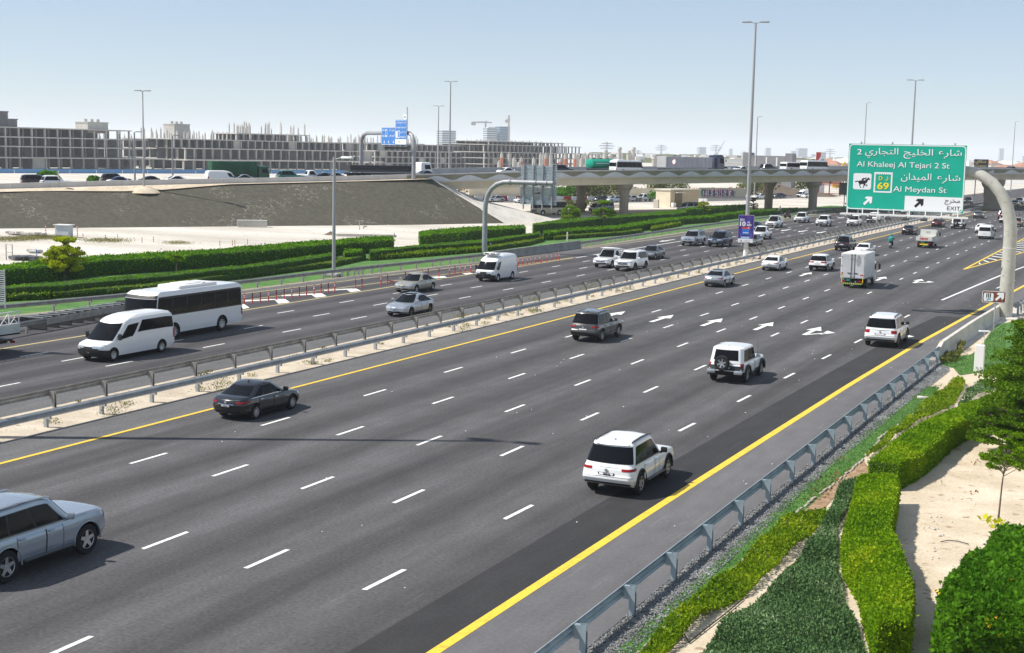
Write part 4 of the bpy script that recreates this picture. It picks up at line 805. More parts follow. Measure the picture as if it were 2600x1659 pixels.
site('low terraced concrete frame above the green box truck', BP(470, 610), BP(960, 690), [(0, 1, 24, [0, 4.4], 5.4, dict(parts=30, over=2.5)), (.04, 1., 22, [4.4, 9.4], 5., dict(parts=32, set0=5.)), (.02, 1., 20, [9.4, 13.4], 4.2, dict(parts=30, set0=10., stubs=3.2, infill=.9)), (.34, .70, 16, [13.4, 16.6], 4, dict(parts=10, set0=14., stubs=5.0))])
site('dense concrete frame behind the blue direction signs', BP(950, 730), BP(1240, 800), [(0, 1, 26, [0, 3.4, 6.6, 9.8], 4.2, dict(parts=60, infill=.7)), (.0, .95, 20, [9.8, 13.5], 4.2, dict(parts=20, set0=6.)), (.0, .5, 14, [13.5, 13.9], 4.5, dict(parts=2, set0=10., stubs=4.))])
def colonnade(r, ud, nd, L):
    for i in range(34):
        u = L*(i+.5)/34+random.uniform(-1.5, 1.5); n_ = random.uniform(-20, -3); h = random.choice((5, 7, 9.6, 9.6)); orange = random.random() < .3; b = MB(); c = (ud[0]*u+nd[0]*n_, ud[1]*u+nd[1]*n_); b.cyl((*c, 0), (*c, h), .95, .95, 10); b.cyl((*c, h), (*c, h+1.1), .4, .3, 6); o = b.build('free_column', M['bld_pale'], r, 60)
        if orange: b = MB(); b.cyl((*c, 1.5), (*c, h*.75), 1.05, 1.05, 10); b.build('orange_wrapping', M['orange_wrap'], o, 60)
site('broad round ended concrete frame with free standing columns before it', BP(1225, 770), BP(1522, 905), [(0, 1, 40, [0, 3.6, 7., 10.3], 5, dict(parts=60, infill=.45)), (.05, .84, 30, [10.3, 14.6], 5, dict(parts=20, set0=5., infill=.3)), (.12, .72, 24, [14.6, 16.6], 5, dict(parts=12, set0=8., stubs=.6, infill=.1))], colonnade)
# hoarding before the building site
b = MB(); P = [BP(-30, 500), BP(250, 520), BP(500, 545), BP(900, 600)]; root = empty('blue_hoarding', tuple(P[0]), 0, 'long low blue hoarding in front of the building site', 'hoarding')
for a, c in zip(P[:-1], P[1:]):
    n = int(np.linalg.norm(c-a)/9); 
    for i in range(n): p, q = a+(c-a)*i/n-P[0], a+(c-a)*(i+.985)/n-P[0]; d = (q-p)/np.linalg.norm(q-p); m = (p+q)/2; b = MB(); b.box((m[0], m[1], .75), (np.linalg.norm(q-p), .08, 1.5), math.atan2(d[1], d[0])); b.build('panel', mat('hoarding_blue', (.07, .24, .48), .6) if 'hoarding_blue' not in bpy.data.materials else bpy.data.materials['hoarding_blue'], root)
# sand heaps and mounds
def mound(label, P, r, h, mt='sand', name='sand_mound', seed=0, el=1.):
    rs = random.Random(seed); b = MB(); G = []; n = 26
    for k in range(7):
        t = k/6; G.append([(P[0]+r*t*el*math.cos(6.283*i/n)*(1+.16*math.sin(i*1.7+seed)+rs.uniform(-.06, .06)), P[1]+r*t*math.sin(6.283*i/n)*(1+.16*math.cos(i*1.3)+rs.uniform(-.06, .06)), h*(1-t)**1.2*(1+rs.uniform(-.2, .2)) -.06) for i in range(n+1)])
    for row in G: row[-1] = row[0]
    b.grid(G); o = b.build(name, M[mt], None, 180, True); tag(o, label, 'mound'); return o
p = BP(260, 330); mound('low pale sand heap left of the embankment lamp, beyond the traffic', p, 22, 2.2, 'sand', 'sand_mound', 1); p = BP(425, 330); mound('rough pale heap right of the embankment lamp, beyond the traffic', p, 14, 3.2, 'sand', 'sand_mound', 2)
p = gp(1860, 470); mound('long rubble heap under the overpass behind the graffiti wall', p, 26, 3.6, 'concrete_pale', 'rubble_mound', 3); p = gp(1980, 494); mound('brown rubble heap behind the far hedge right of the tall lamp', p, 18, 2.6, 'soil', 'rubble_mound', 4)
# side road beyond the overpass with its kerb
SR = [gp(1200, 512), gp(1340, 515.5), gp(1517, 516), gp(1640, 513.5), gp(1730, 512.5), gp(1900, 509), gp(2100, 499)]; SL = [gp(1200, 500), gp(1340, 505), gp(1517, 505.5), gp(1640, 505), gp(1730, 504), gp(1900, 501), gp(2100, 492)]
b = MB(); b.grid([[(p[0], p[1], -.02) for p in SR], [(p[0], p[1], -.02) for p in SL]]); o = b.build('side_road', M['asphalt_shoulder']); struct(o)
jb = MB(); w0 = MB()
A, B = gV3(0, 985), gV3(1345, 992); n = 40
key = {}
for c_ in ('red', 'white'):
    b = MB(); b.prism([(-.3, -.95), (.3, -.95), (.3, .95), (-.3, .95)], 0, .35); b.prism([(-.15, -.93), (.15, -.93), (.15, .93), (-.15, .93)], .35, 1.15); key[c_] = b.mesh('barrier_block', mat('barrier_red', (.38, .03, .03), .6) if c_ == 'red' else M['white_mat'])
d = (B-A)/np.linalg.norm(B-A); n = int(np.linalg.norm(B-A)/2.05)
for i in range(-8, n+1):
    p = A+d*2.05*i; p = p+np.array((-d[1], d[0], 0))*0; c_ = 'red' if i % 2 else 'white'; tag(link('barrier_block', key[c_], None, (p[0], p[1], -.02), math.atan2(d[1], d[0])-math.pi/2), c_+' plastic barrier block in the red and white row under the overpass', 'barrier', 'red and white barrier blocks')
# low walls, the painted wall, the hut
def wall(label, a, c, h, t=.3, mt='girder', name='boundary_wall'):
    a, c = np.array(a[:2]), np.array(c[:2]); root = empty(name, (*((a+c)/2), 0), math.atan2(c[1]-a[1], c[0]-a[0]), label, 'wall'); L = np.linalg.norm(c-a); b = MB(); b.box((0, 0, h/2-.05), (L, t, h+.1)); b.build('panel', M[mt], root); b = MB(); b.box((0, 0, h+.06), (L+.1, t+.15, .12)); b.build('coping', M['concrete_pale'], root); return root, L
a, c = gV4(1000, 925), gV4(1900, 930); gw, L = wall('beige wall covered with pink and purple graffiti', a, c, 2.6)
gcol = [mat('graffiti_'+n_, c_, .6) for n_, c_ in (('pink', (.45, .10, .22)), ('purple', (.26, .12, .36)), ('magenta', (.38, .02, .14)), ('mauve', (.45, .30, .45)), ('green', (.03, .16, .09)), ('dark', (.05, .03, .07)))]
rs = random.Random(5)
for k in range(15):
    u = -L/2+L*(.08+.72*k/15); w_ = L*.062; h0, h1 = .25, 2.45; b = MB(); P = []
    for j in range(12): t = 6.283*j/12; P.append((u+w_*.55*math.cos(t)*rs.uniform(.6, 1.15), 1.35+1.1*math.sin(t)*rs.uniform(.65, 1.1)))
    b.add([(x, -.155, min(2.5, max(.15, z))) for x, z in P], [tuple(range(12))]); b.build('graffiti', gcol[4] if k in (0, 14) else gcol[rs.choice((0, 1, 2, 3))], gw)
    b = MB()
    for j in range(3): x = u+rs.uniform(-.5, .5)*w_; b.box((x, -.16, 1.3), (.16, .01, rs.uniform(1., 2.)), 0); b.box((x+.3, -.16, rs.uniform(.8, 2)), (w_*.6, .01, .15))
    b.build('graffiti_line', gcol[5] if k % 2 else M['white_mat'], gw)
wall('plain beige boundary wall behind the bushes under the overpass', gp(1190, 497), gp(1760, 500), 2.1); 
p, q = gV4(350, 1110), gV4(1000, 1095); ht = empty('utility_hut', (*((p+q)/2)[:2], 0), math.atan2(q[1]-p[1], q[0]-p[0]), 'beige flat roofed utility hut under the overpass', 'hut'); 
pf, pr = gV4(460, 1100), gV4(1000, 1090); d = pr-pf; Lh = float(np.linalg.norm(d)); ht.location = ((pf[0]+pr[0])/2, (pf[1]+pr[1])/2, 0); ht.rotation_euler = (0, 0, math.atan2(d[1], d[0])); dp = 4.2
b = MB(); b.box((0, dp/2, 1.75), (Lh, dp, 3.7)); b.build('wall', M['girder'], ht); b = MB(); b.bbox((0, dp/2, 3.72), (Lh+.5, dp+.5, .26), .04); b.build('roof', M['concrete_pale'], ht); b = MB(); b.box((-Lh*.22, -.05, 1.5), (2.4, .08, 2.9)); d_ = b.build('door', M['parapet_dark'], ht); b = MB(); b.box((-Lh*.22, -.5, 3.15), (2.9, 1.0, .12)); b.build('canopy', M['white_mat'], ht)
b = MB(); b.bbox((-Lh*.45, -.6, .5), (.9, .7, .9), .05); b.build('condenser', M['white_mat'], ht)
p = gV4(195, 1110); b = MB(); b.bbox((0, 0, .85), (1.1, .7, 1.8), .05); o = b.build('cabinet', M['concrete_pale']); o.location = (p[0], p[1], 0); tag(o, 'narrow beige cabinet left of the utility hut', 'cabinet')
for i, a in enumerate((1048, 1120)): p = gV4(a, 1040); b = MB(); b.bbox((0, 0, .6), (1.2, .6, 1.2), .06); o = b.build('condenser', M['white_mat']); o.location = (p[0], p[1], 0); tag(o, 'white air conditioner box right of the hut, the left one' if i == 0 else 'white air conditioner box right of the hut, the right one', 'machine')
for i, (a, c) in enumerate(((1010, 1050), (1060, 1055), (1120, 1062), (1180, 1068), (1235, 1075), (1700, 1110), (1745, 1090), (200, 1050))): p = gV3(a, c); b = MB(); b.bbox((0, 0, .3), (1.9, .5, .62), .06, .4); o = b.build('kerb_block', M['concrete_pale']); o.location = (p[0], p[1], 0); tag(o, 'pale concrete block lying on the sand under the overpass', 'block', 'concrete blocks under the overpass')
# back of a sign and a red steel frame beneath the bridge
p = gp(2165, 540); q = empty('road_sign', (p[0], p[1], 0), R(-25), 'dark back of a wide sign on two posts under the overpass', 'sign'); b = MB(); b.box((0, 0, 4.9), (7.6, .12, 2.6)); b.build('panel', M['rim_dark'], q); [(lambda bb: (bb.cyl((x, .1, 0), (x, .1, 6), .09, .09, 8), bb.build('post', M['rim_dark'], q)))(MB()) for x in (-2.4, 2.4)]
p = gp(2105, 497); q = empty('steel_frame', (p[0], p[1], 0), R(-25), 'rusty red steel frame standing behind the hedge under the overpass', 'frame'); b = MB(); [b.box((x, 0, 4.), (.25, .25, 9.)) for x in (-4, 0, 4)]; [b.box((0, 0, z), (8.2, .22, .25)) for z in (.6, 3.2, 5.6, 8.3)]; b.build('beam', mat('red_oxide', (.22, .05, .03), .8), q); b = MB(); b.box((0, .3, 5.8), (7.8, .1, 4.6)); b.build('sheet', nmat('red_sheet', (.16, .06, .04), (.24, .10, .07), .6), q)
# far bushes and desert trees
def far_bush(label, px, py, r, h, lm='leaf_dull', n=900, size=.5, cat='bush', name='bush'):
    p = gp(px, py); rs = np.random.default_rng(int(px)); P = []
    for k in range(9): c = np.array((rs.uniform(-.6, .6)*r, rs.uniform(-.4, .4)*r, h*rs.uniform(.3, .75))); d = rs.normal(0, 1, (n//9, 3)); d /= np.linalg.norm(d, axis=1)[:, None]; P.append(c+d*np.array((r*.45, r*.45, h*.35))*rs.random((n//9, 1))**.4)
    P = np.concatenate(P); P[:, 2] = np.maximum(P[:, 2], .05); V = leaf_quads(P, np.tile((0, 0, .4), (len(P), 1)), size, .45, 0, .9); root = empty(name, (p[0], p[1], 0), 0, label, cat); link('foliage', np_mesh('foliage', V, len(V), M[lm]), root); b = MB(); [b.tube([(0, 0, -.1), (x*r*.2, y*r*.2, h*.3), (x*r*.5, y*r*.4, h*.6)], [.12, .08, .03], 5) for x, y in ((-1, .3), (1, -.3), (.1, .6))]; b.build('stem', M['bark'], root)
for a in ((1440, 506, 4.2, 4.4, 'leaf_bush', 'rounded bright green bush left of the bridge columns'), (1492, 507, 4.5, 6., 'leaf_dull', 'tall dull olive bush beside the bright green one'), (1520, 505, 4., 5.5, 'leaf_dull', 'olive bush touching the left bridge column'), (1565, 503, 4.2, 6., 'leaf_dull', 'olive tree seen between the two bridge columns'), (1415, 508, 3., 2.4, 'leaf_bush', 'low green bush at the left end of the barrier row'), (1700, 497, 5.5, 7.6, 'leaf_dull', 'desert tree rising above the left part of the hut roof'), (1673, 498, 4., 5., 'leaf_dull', 'smaller desert tree left of the hut roof'), (1905, 498, 4.5, 5.6, 'leaf_dull', 'thorny dark tree close left of the thin lamp post'), (1937, 497, 6., 7.6, 'leaf_dull', 'round dark desert tree right of the thin lamp post'), (2042, 492, 4.5, 6., 'leaf_dull', 'olive shrub between the two ribbed columns at the right'), (2152, 498, 4., 5.5, 'leaf_dull', 'thin shrub behind the rusty steel frame'), (1245, 512, 2., 1.2, 'leaf_dull', 'dry low shrub at the foot of the paved slope'), (1460, 525, 4., 1.4, 'leaf_dull', 'flat dry shrub behind the shaded bus'), (1477, 537, 1.6, 1.8, 'leaf_dull', 'small dry shrub between the shaded bus and van'), (1668, 513, 3., 2.6, 'leaf_bush', 'green shrub left of the narrow cabinet')):
    far_bush(a[5], *a[:5], n=1100 if a[3] > 3 else 500, size=.45)
for a in ((118, 443, 'wide green bush behind the black SUV at the left'), (236, 458, 'low green shrub right of the white SUV at the left')):
    s = opx(a[0], 30); p = opl(s, 30)[0]; rs = np.random.default_rng(a[0]); n = 900; d = rs.normal(0, 1, (n, 3)); d /= np.linalg.norm(d, axis=1)[:, None]; hh = 1.5 if a[0] < 200 else .6; k_ = 2.4 if a[0] < 200 else 1.3; P = d*np.array((k_, k_*.7, hh))*rs.random((n, 1))**.4+np.array((0, 0, hh*.4)); V = leaf_quads(P, np.tile((0, 0, .4), (n, 1)), .6, .45, 0, .9); root = empty('bush', (p[0], p[1], opl(s)[0][2]-1.2), 0, a[2], 'bush'); link('foliage', np_mesh('foliage', V, n*4, M['leaf_bush']), root)
def scrub(name, px0, px1, py, sp, label, n=1500, lm='leaf_dull', h=1.2):
    a, c = gp(px0, py), gp(px1, py); t = rng.random(n); P = a+(c-a)*t[:, None]; P[:, :2] += rng.normal(0, sp, (n, 2)); P[:, 2] = rng.random(n)*h*(.6+.4*np.sin(t*40)); V = leaf_quads(P, np.tile((0, 0, 1.), (n, 1)), .8, .4, 0, .7); tag(link(name, np_mesh(name, V, n*4, M[lm])), label, 'scrub', None, 'stuff')
M['leaf_ochre'] = leafmat('leaf_ochre', (.20, .12, .03), (.34, .21, .06), (.42, .32, .12), .1)
scrub('dry_scrub', 1210, 1700, 489, 5, 'line of dry ochre scrub behind the boundary wall', 2200, 'leaf_ochre'); scrub('dry_scrub', 1700, 1960, 488, 5, 'dry ochre scrub on the sand above the graffiti wall', 900, 'leaf_ochre')
# weeds on the far sand and in the median
M['leaf_ochre_green'] = leafmat('leaf_ochre_green', (.17, .17, .05), (.28, .27, .09), (.42, .38, .16), .1)
def tufts(label, spots, lm='leaf_dull', name='dry_grass', h=.35, n=260, r=1.6, size=.3):
    P = []
    for x, y, k in spots: q = rng.normal(0, 1, (int(n*k), 3))*np.array((r*k, r*k, 0)); q[:, 2] = rng.random(len(q))*h*k; P.append(np.array((x, y, 0))+q)
    P = np.concatenate(P); V = leaf_quads(P, np.tile((0, 0, 1.), (len(P), 1)), size, .16, 0, .6); return tag(link(name, np_mesh(name, V, len(V), M[lm])), label, 'dry grass', None, 'stuff')
P = [(R1(a, c), k) for a, c, k in ((60, 160, 1.2), (200, 150, 1.1), (330, 145, 1.), (480, 130, 1.1), (600, 125, 1.), (720, 130, .9), (1270, 165, .9), (1420, 170, 1.), (2270, 195, .7))]
tufts('patches of dry grass on the pale sand by the white box', [(p[0], p[1], k) for p, k in P], 'leaf_ochre_green', 'dry_grass', .32, 900, 1.2, .16)
ms = [(-41.2+random.uniform(-1.5, 1.5), random.uniform(20, 210), random.uniform(.3, .95)) for _ in range(130)]
for f, a, c in ((gE, 1760, 1150), (gE, 1700, 1200), (gF, 1755, 640), (gF, 1775, 740), (gE, 880, 1385), (gG, 850, 575), (gG, 945, 555), (gG, 1210, 570), (gG, 480, 660), (gG, 1525, 495), (gG, 490, 745)): p = f(a, c); ms.append((p[0], p[1], 1.5))
tufts('small weeds growing in the sandy median between the guardrails', ms, 'leaf_ochre_green', 'median_weeds', .22, 110, .2, .10)
# white box with striped posts on the far sand
p = R1(790, 118); wbx = empty('equipment_box', (p[0]-.6, p[1]+1.0, 0), R(14), 'pale blue equipment box on the sand between striped posts', 'box'); b = MB(); b.bbox((0, 0, .7), (1.75, 1.1, 1.45), .04); b.build('case', nmat('pale_blue_box', (.45, .50, .55), (.52, .57, .62), 1.), wbx); b = MB(); b.box((0, 0, 1.46), (2.1, 1.4, .09)); b.build('lid', M['white_mat'], wbx)
def striped(px, lab, h=1., n=5, r=.055, grp='red and white striped posts', cols=('red', 'white_mat')):
    h *= .54; root = empty('striped_post', (px[0], px[1], 0), 0, lab, 'post', grp)
    for k in range(n): b = MB(); b.cyl((0, 0, h*k/n), (0, 0, h*(k+1)/n), r, r, 8); b.build('band', M[cols[k % 2]], root)
for a, c, h, lab in ((584, 103, 2.6, 'tall striped post left of the pale blue box'), (708, 107, 2.6, 'tall striped post before the left side of the pale blue box'), (836, 112, 2.6, 'tall striped post before the right side of the pale blue box'), (986, 107, 2.6, 'tall striped post right of the pale blue box'), (887, 127, .95, 'short striped post at the front right corner of the pale blue box'), (1057, 120, .95, 'short striped post just right of the tall striped posts')): striped(R1(a, c), lab, h, 9 if h > 2 else 5)
for i, (a, c) in enumerate(((1345, 150), (1498, 140), (1808, 183), (1955, 175))): striped(R1(a, c), ['short striped post standing in the dry grass', 'short striped post second right of the dry grass', 'short striped post third along the empty sand', 'short striped post rightmost on the empty sand above the hedge'][i], 1.1)
for i, (a, c) in enumerate(((392, 330), (553, 325), (583, 322), (745, 312))): striped(R2(a, c), 'thin faded yellow marker post on the sand above the hedge', 1.3, 5, .05, 'thin faded marker posts', ('yellow_pale', 'galv_old'))
p = R1(467, 400); striped(p, 'thin blue and white post left of the yellow green tree', 1.8, 3, .07, None, ('sign_blue', 'white_mat'))
p = R1(120, 405); q = empty('pipe_frame', (p[0], p[1], 0), 0, 'small bent pipe frame on the sand at the left', 'frame'); b = MB(); b.tube([(-.4, 0, 0), (-.4, 0, 1.5), (.4, 0, 1.5), (.4, 0, 0)], .05, 6); b.box((0, 0, .75), (.8, .05, .05)); b.build('pipe', M['galv_old'], q)
for i, (a, c, w_, h, mt, lab) in enumerate(((145, 80, 1.4, .5, 'concrete', 'leftmost grey block on the sand by the dry grass'), (228, 82, 1.5, .5, 'concrete', 'second grey block from the left on the sand'), (340, 90, 2.2, .5, 'concrete', 'long grey slab right of the two blocks on the sand'), (490, 92, 1.4, .4, 'concrete_dark', 'dark slab lying before the pale blue box'), (280, 400, 3.4, .5, 'rim_dark', 'heap of dark sheets lying on the sand at the left'), (420, 305, 1.8, .4, 'concrete', 'broken slab on the sand left of the yellow green tree'))):
    p = R1(a, c); b = MB(); rs = random.Random(i)
    for k in range(4): b.bbox((rs.uniform(-.4, .4)*w_, rs.uniform(-.3, .3), h*.3+k*.04), (w_*rs.uniform(.4, .8), rs.uniform(.5, 1.), h*.6), .06, rs.uniform(-.5, .5))
    o = b.build('debris', M[mt]); o.location = (p[0], p[1], 0); tag(o, lab, 'debris')
p = R2(750, 85); b = MB(); b.bbox((0, 0, .5), (4.2, 1.2, .9), .05, 0); o = b.build('concrete_duct', M['concrete']); o.location = (p[0], p[1]+1, 0); o.rotation_euler = (0, 0, R(35)); tag(o, 'grey concrete duct at the foot of the dark embankment', 'duct')
p = R2(1805, 178); mound('small brown heap of earth on the pale sand', p, .9, .45, 'soil', 'earth_heap', 8)
p = R2(2150, 200); b = MB(); b.bbox((0, 0, .1), (7.5, 4.5, .45), .05, .5); o = b.build('concrete_slab', M['concrete_pale']); o.location = (p[0], p[1]+2, 0); tag(o, 'flat pale concrete slab behind the end of the tallest hedge', 'slab')
p = R2(2100, 160); q = empty('pipe_frame', (p[0], p[1]+2, .3), .4, 'thin pipe frame standing on the pale concrete slab', 'frame'); b = MB(); b.tube([(-.3, 0, 0), (-.3, 0, 1.3), (.25, 0, 1.3)], .05, 6); b.tube([(.25, 0, .2), (.25, 0, .5), (.7, 0, .5)], .1, 6); b.build('pipe', M['galv_old'], q)
for a, c, lab in ((1212, 590, 'first white marker stub on the lawn edge, counted from the left'), (1313, 580, 'second white marker stub on the lawn edge'), (1370, 577, 'white marker stub just left of the bent gantry post'), (1522, 562, 'white marker stub just right of the bent gantry post')):
    p = R3(a, c); b = MB(); b.bbox((0, 0, .3), (.28, .28, .75), .05); o = b.build('marker_stub', M['white']); o.location = (p[0], p[1], 0); tag(o, lab, 'marker')
p = R4(503, 765); b = MB(); b.bbox((0, 0, .55), (.18, .18, 1.25), .03); o = b.build('marker_post', M['concrete_pale']); o.location = (p[0], p[1], 0); tag(o, 'cream marker post on the lawn over the end of the concrete barrier', 'marker')
# ---- far skyline
def tower(label, px, D, py, wpx, mt, fl=18, dpt=.8, crown=None, name='tower_block'):
    P = BP(px, D); w_ = wpx*D/CAM_F; h = far_z(px, py, P); rz = math.atan2(P[1], P[0])-math.pi/2+.5; root = empty(name, tuple(P), rz, label, 'building'); b = MB(); b.box((0, 0, h/2), (w_*.8, w_*.6*dpt, h)); b.build('wall', M[mt], root); b = MB(); n = fl
    for k in range(n): z = h*(k+.6)/n; b.box((0, 0, z), (w_*.815, w_*.62*dpt, h/n*.45))
    b.build('window_band', M['glass_band'], root)
    if crown: b = MB(); b.box((0, 0, h*1.01), (w_*.5, w_*.4, h*.05)); b.build('crown', M[mt], root)
    return root, h, w_
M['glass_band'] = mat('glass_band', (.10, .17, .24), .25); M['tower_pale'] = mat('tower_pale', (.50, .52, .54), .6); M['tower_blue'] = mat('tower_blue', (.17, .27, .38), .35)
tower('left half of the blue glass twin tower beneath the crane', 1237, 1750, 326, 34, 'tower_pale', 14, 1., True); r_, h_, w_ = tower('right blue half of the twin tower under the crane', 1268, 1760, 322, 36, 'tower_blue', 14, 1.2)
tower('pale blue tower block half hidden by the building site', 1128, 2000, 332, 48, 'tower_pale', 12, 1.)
def crane(label, px, D, py, jib, back, jy):
    P = BP(px, D); h = far_z(px, py, P); root = empty('tower_crane', tuple(P), math.atan2(P[1], P[0])-math.pi/2, label, 'crane'); b = MB(); b.box((0, 0, h/2), (2.2, 2.2, h)); b.build('mast', M['crane_paint'], root); b = MB(); k = D/CAM_F; b.box(((jib-back)*k/2, 0, h*jy), ((jib+back)*k, 1.2, 1.5)); b.tube([(-back*k, 0, h*jy), (0, 0, h), (jib*k*.7, 0, h*jy)], .3, 4); b.box((-back*k*.9, 0, h*jy-2), (6, 2, 4)); b.build('jib', M['crane_paint'], root)
M['crane_paint'] = mat('crane_paint', (.40, .36, .33), .6)
crane('tower crane with a long jib left of the twin tower', 1226, 1800, 308, 16, 34, .965); crane('thin tower crane mast on the right half of the twin tower', 1284, 1750, 293, 3, 4, .90)
def pylon(label, px, D, py):
    P = BP(px, D); h = far_z(px, py, P); root = empty('power_pylon', tuple(P), math.atan2(P[1], P[0])-math.pi/2, label, 'pylon', 'power pylons'); b = MB(); w_ = h*.13; r = .55
    for sx in (-1, 1):
        for sy in (-1, 1): b.tube([(sx*w_, sy*w_, 0), (sx*w_*.25, sy*w_*.25, h*.6), (sx*w_*.12, 0, h)], r, 4)
    for k in range(7): z0, z1 = h*.085*k, h*.085*(k+1); a0, a1 = w_*(1-.75*z0/(h*.6)), w_*(1-.75*z1/(h*.6)); b.tube([(-a0, -a0, z0), (a1, -a1, z1)], r*.7, 3); b.tube([(a0, -a0, z0), (-a1, -a1, z1)], r*.7, 3)
    b.build('mast', M['pylon_grey'], root)
    for z, L in ((.66, .34), (.79, .42), (.92, .30)): b = MB(); b.tube([(-h*L, 0, h*z), (0, 0, h*(z+.035)), (h*L, 0, h*z)], r, 4); b.tube([(-h*L, 0, h*z), (h*L, 0, h*z)], r, 4); b.build('cross_arm', M['pylon_grey'], root)
M['pylon_grey'] = mat('pylon_grey', (.30, .31, .33), .6)
for px, D, py, lab in ((1531, 1900, 361, 'leftmost lattice power pylon over the green tanker'), (1610, 2600, 382, 'faint power pylon above the cream minibus'), (1668, 2400, 368, 'tall power pylon right of the cream minibus'), (1805, 2700, 368, 'power pylon above the dark blue lorry cab'), (1204, 2500, 355, 'pylon between the twin tower and the blue signs'), (2092, 3000, 378, 'faint pylon left of the green exit sign'), (1876, 3000, 385, 'faint power pylon left of the tall lamp post')): pylon(lab, px, D, py)
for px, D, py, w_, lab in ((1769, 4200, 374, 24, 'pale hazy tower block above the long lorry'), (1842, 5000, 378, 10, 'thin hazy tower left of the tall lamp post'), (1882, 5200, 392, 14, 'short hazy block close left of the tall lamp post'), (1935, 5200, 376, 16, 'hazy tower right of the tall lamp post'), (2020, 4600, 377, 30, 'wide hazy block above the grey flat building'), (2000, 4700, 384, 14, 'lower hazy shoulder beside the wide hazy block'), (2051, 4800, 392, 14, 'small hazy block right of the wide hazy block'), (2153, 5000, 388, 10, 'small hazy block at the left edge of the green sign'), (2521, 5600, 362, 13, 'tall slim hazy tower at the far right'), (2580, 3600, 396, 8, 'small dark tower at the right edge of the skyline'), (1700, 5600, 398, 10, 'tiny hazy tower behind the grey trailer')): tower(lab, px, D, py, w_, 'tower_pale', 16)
# villas with tiled roofs and low white houses far off at the right
M['tile'] = nmat('tile_roof', (.36, .17, .11), (.46, .24, .16), .3, .8); M['villa'] = mat('villa_wall', (.60, .55, .48), .8)
rs = random.Random(3); k = 0
for px in list(range(2086, 2166, 9))+list(range(2488, 2605, 11)):
    D = rs.uniform(900, 1250); P = BP(px+rs.uniform(-3, 3), D); w_ = rs.uniform(10, 17); h = rs.uniform(6, 9.5); root = empty('villa', tuple(P), rs.uniform(0, 3), 'cream villa among the far houses left of the green sign' if px < 2300 else 'cream villa among the far houses right of the bent gantry', 'house', 'far villas left of the sign' if px < 2300 else 'far villas at the right edge'); b = MB(); b.box((0, 0, h/2), (w_, w_*.8, h)); b.build('wall', M['villa'], root); b = MB(); a = w_*.56; d = w_*.46; b.add([(-a, -d, h), (a, -d, h), (a, d, h), (-a, d, h), (-a*.4, 0, h+2.8), (a*.4, 0, h+2.8)], [(0, 1, 5, 4), (2, 3, 4, 5), (1, 2, 5), (3, 0, 4), (3, 2, 1, 0)]); b.build('roof', M['tile'] if rs.random() < .75 else M['white_mat'], root); b = MB(); [b.box((x, -w_*.405, h*.5), (w_*.12, .1, h*.22)) for x in (-w_*.3, 0, w_*.3)]; b.build('window', M['glass'], root)
for i, (px, D, w_, h) in enumerate(((1860, 760, 26, 7), (1845, 800, 12, 9), (2520, 800, 60, 5), (2560, 760, 26, 7), (2062, 800, 30, 6), (2110, 780, 24, 5.5), (1990, 900, 20, 9))):
    P = BP(px, D); root = empty('white_house', tuple(P), math.atan2(P[1], P[0])-math.pi/2, ['long low white house left of the grey flat building', 'small white house left of the long low one', 'long low white building at the far right horizon', 'white house at the right edge above the bridge', 'white house above the white bus on the bridge', 'white house right of the striped fuel sign', 'white house hidden behind the grey flat building'][i], 'house'); b = MB(); b.box((0, 0, h/2), (w_, 12, h)); b.build('wall', M['white_mat'], root); b = MB(); b.box((0, 0, h+.3), (w_+.6, 12.6, .5)); b.build('roof', M['concrete_pale'], root); b = MB(); [b.box((-w_/2+w_*(j+.5)/6, -6.02, h*.55), (w_*.07, .1, h*.3)) for j in range(6)]; b.build('window', M['glass'], root)
P = BP(1942, 520); gb_ = empty('flat_building', tuple(P), math.atan2(P[1], P[0])-math.pi/2-.15, 'grey flat building with slit windows behind the tall lamp post', 'building'); zt1 = far_z(1942, 396, P); z2 = far_z(1890, 389, P); b = MB(); b.box((0, 0, zt1/2), (18, 10, zt1)); b.box((-8, -.05, z2/2), (2.6, 10.3, z2)); b.box((7.6, -.05, z2/2), (2.6, 10.3, z2)); b.build('wall', nmat('purple_grey', (.20, .195, .21), (.25, .245, .26), .4), gb_)
for x in (-4.6, -.6, 3.2): b = MB(); b.box((x, -5.04, zt1*.74), (.5, .1, zt1*.42)); b.build('slit_window', M['white_mat'], gb_)
P = BP(2069, 430); q = empty('fuel_sign', tuple(P), R(22), 'tall white pylon sign with a red corner behind the white bus', 'sign'); hh = far_z(2069, 387, P); b = MB(); b.box((0, 0, hh/2), (3.0, .6, hh)); b.build('panel', M['sign_white'], q); b = MB(); b.add([(-1.5, -.31, hh), (0, -.31, hh), (-.1, -.31, hh-1.2), (-1.5, -.31, hh-3.6)], [(3, 2, 1, 0)]); b.build('red_corner', M['red'], q); b = MB(); b.tube([(-.4, -.33, hh-4.), (.1, -.33, hh-2.4), (.8, -.33, hh-2.2), (1., -.33, hh-3.4)], .14, 5); b.build('emblem', M['sign_black'], q)
P = BP(2473, 470); q = empty('black_billboard', tuple(P), R(8), 'black board with gold Arabic lettering above the bridge at the right', 'billboard'); z0, z1 = far_z(2473, 426, P), far_z(2473, 405, P); kk = 470*1.05/CAM_F; b = MB(); b.box((0, .2, (z0+z1)/2), (31*kk, .4, z1-z0)); b.build('panel', M['sign_black'], q); b = MB(); [b.box((x*kk, .3, z0/2), (.3, .3, z0)) for x in (-10, 10)]; b.build('post', M['rim_dark'], q)
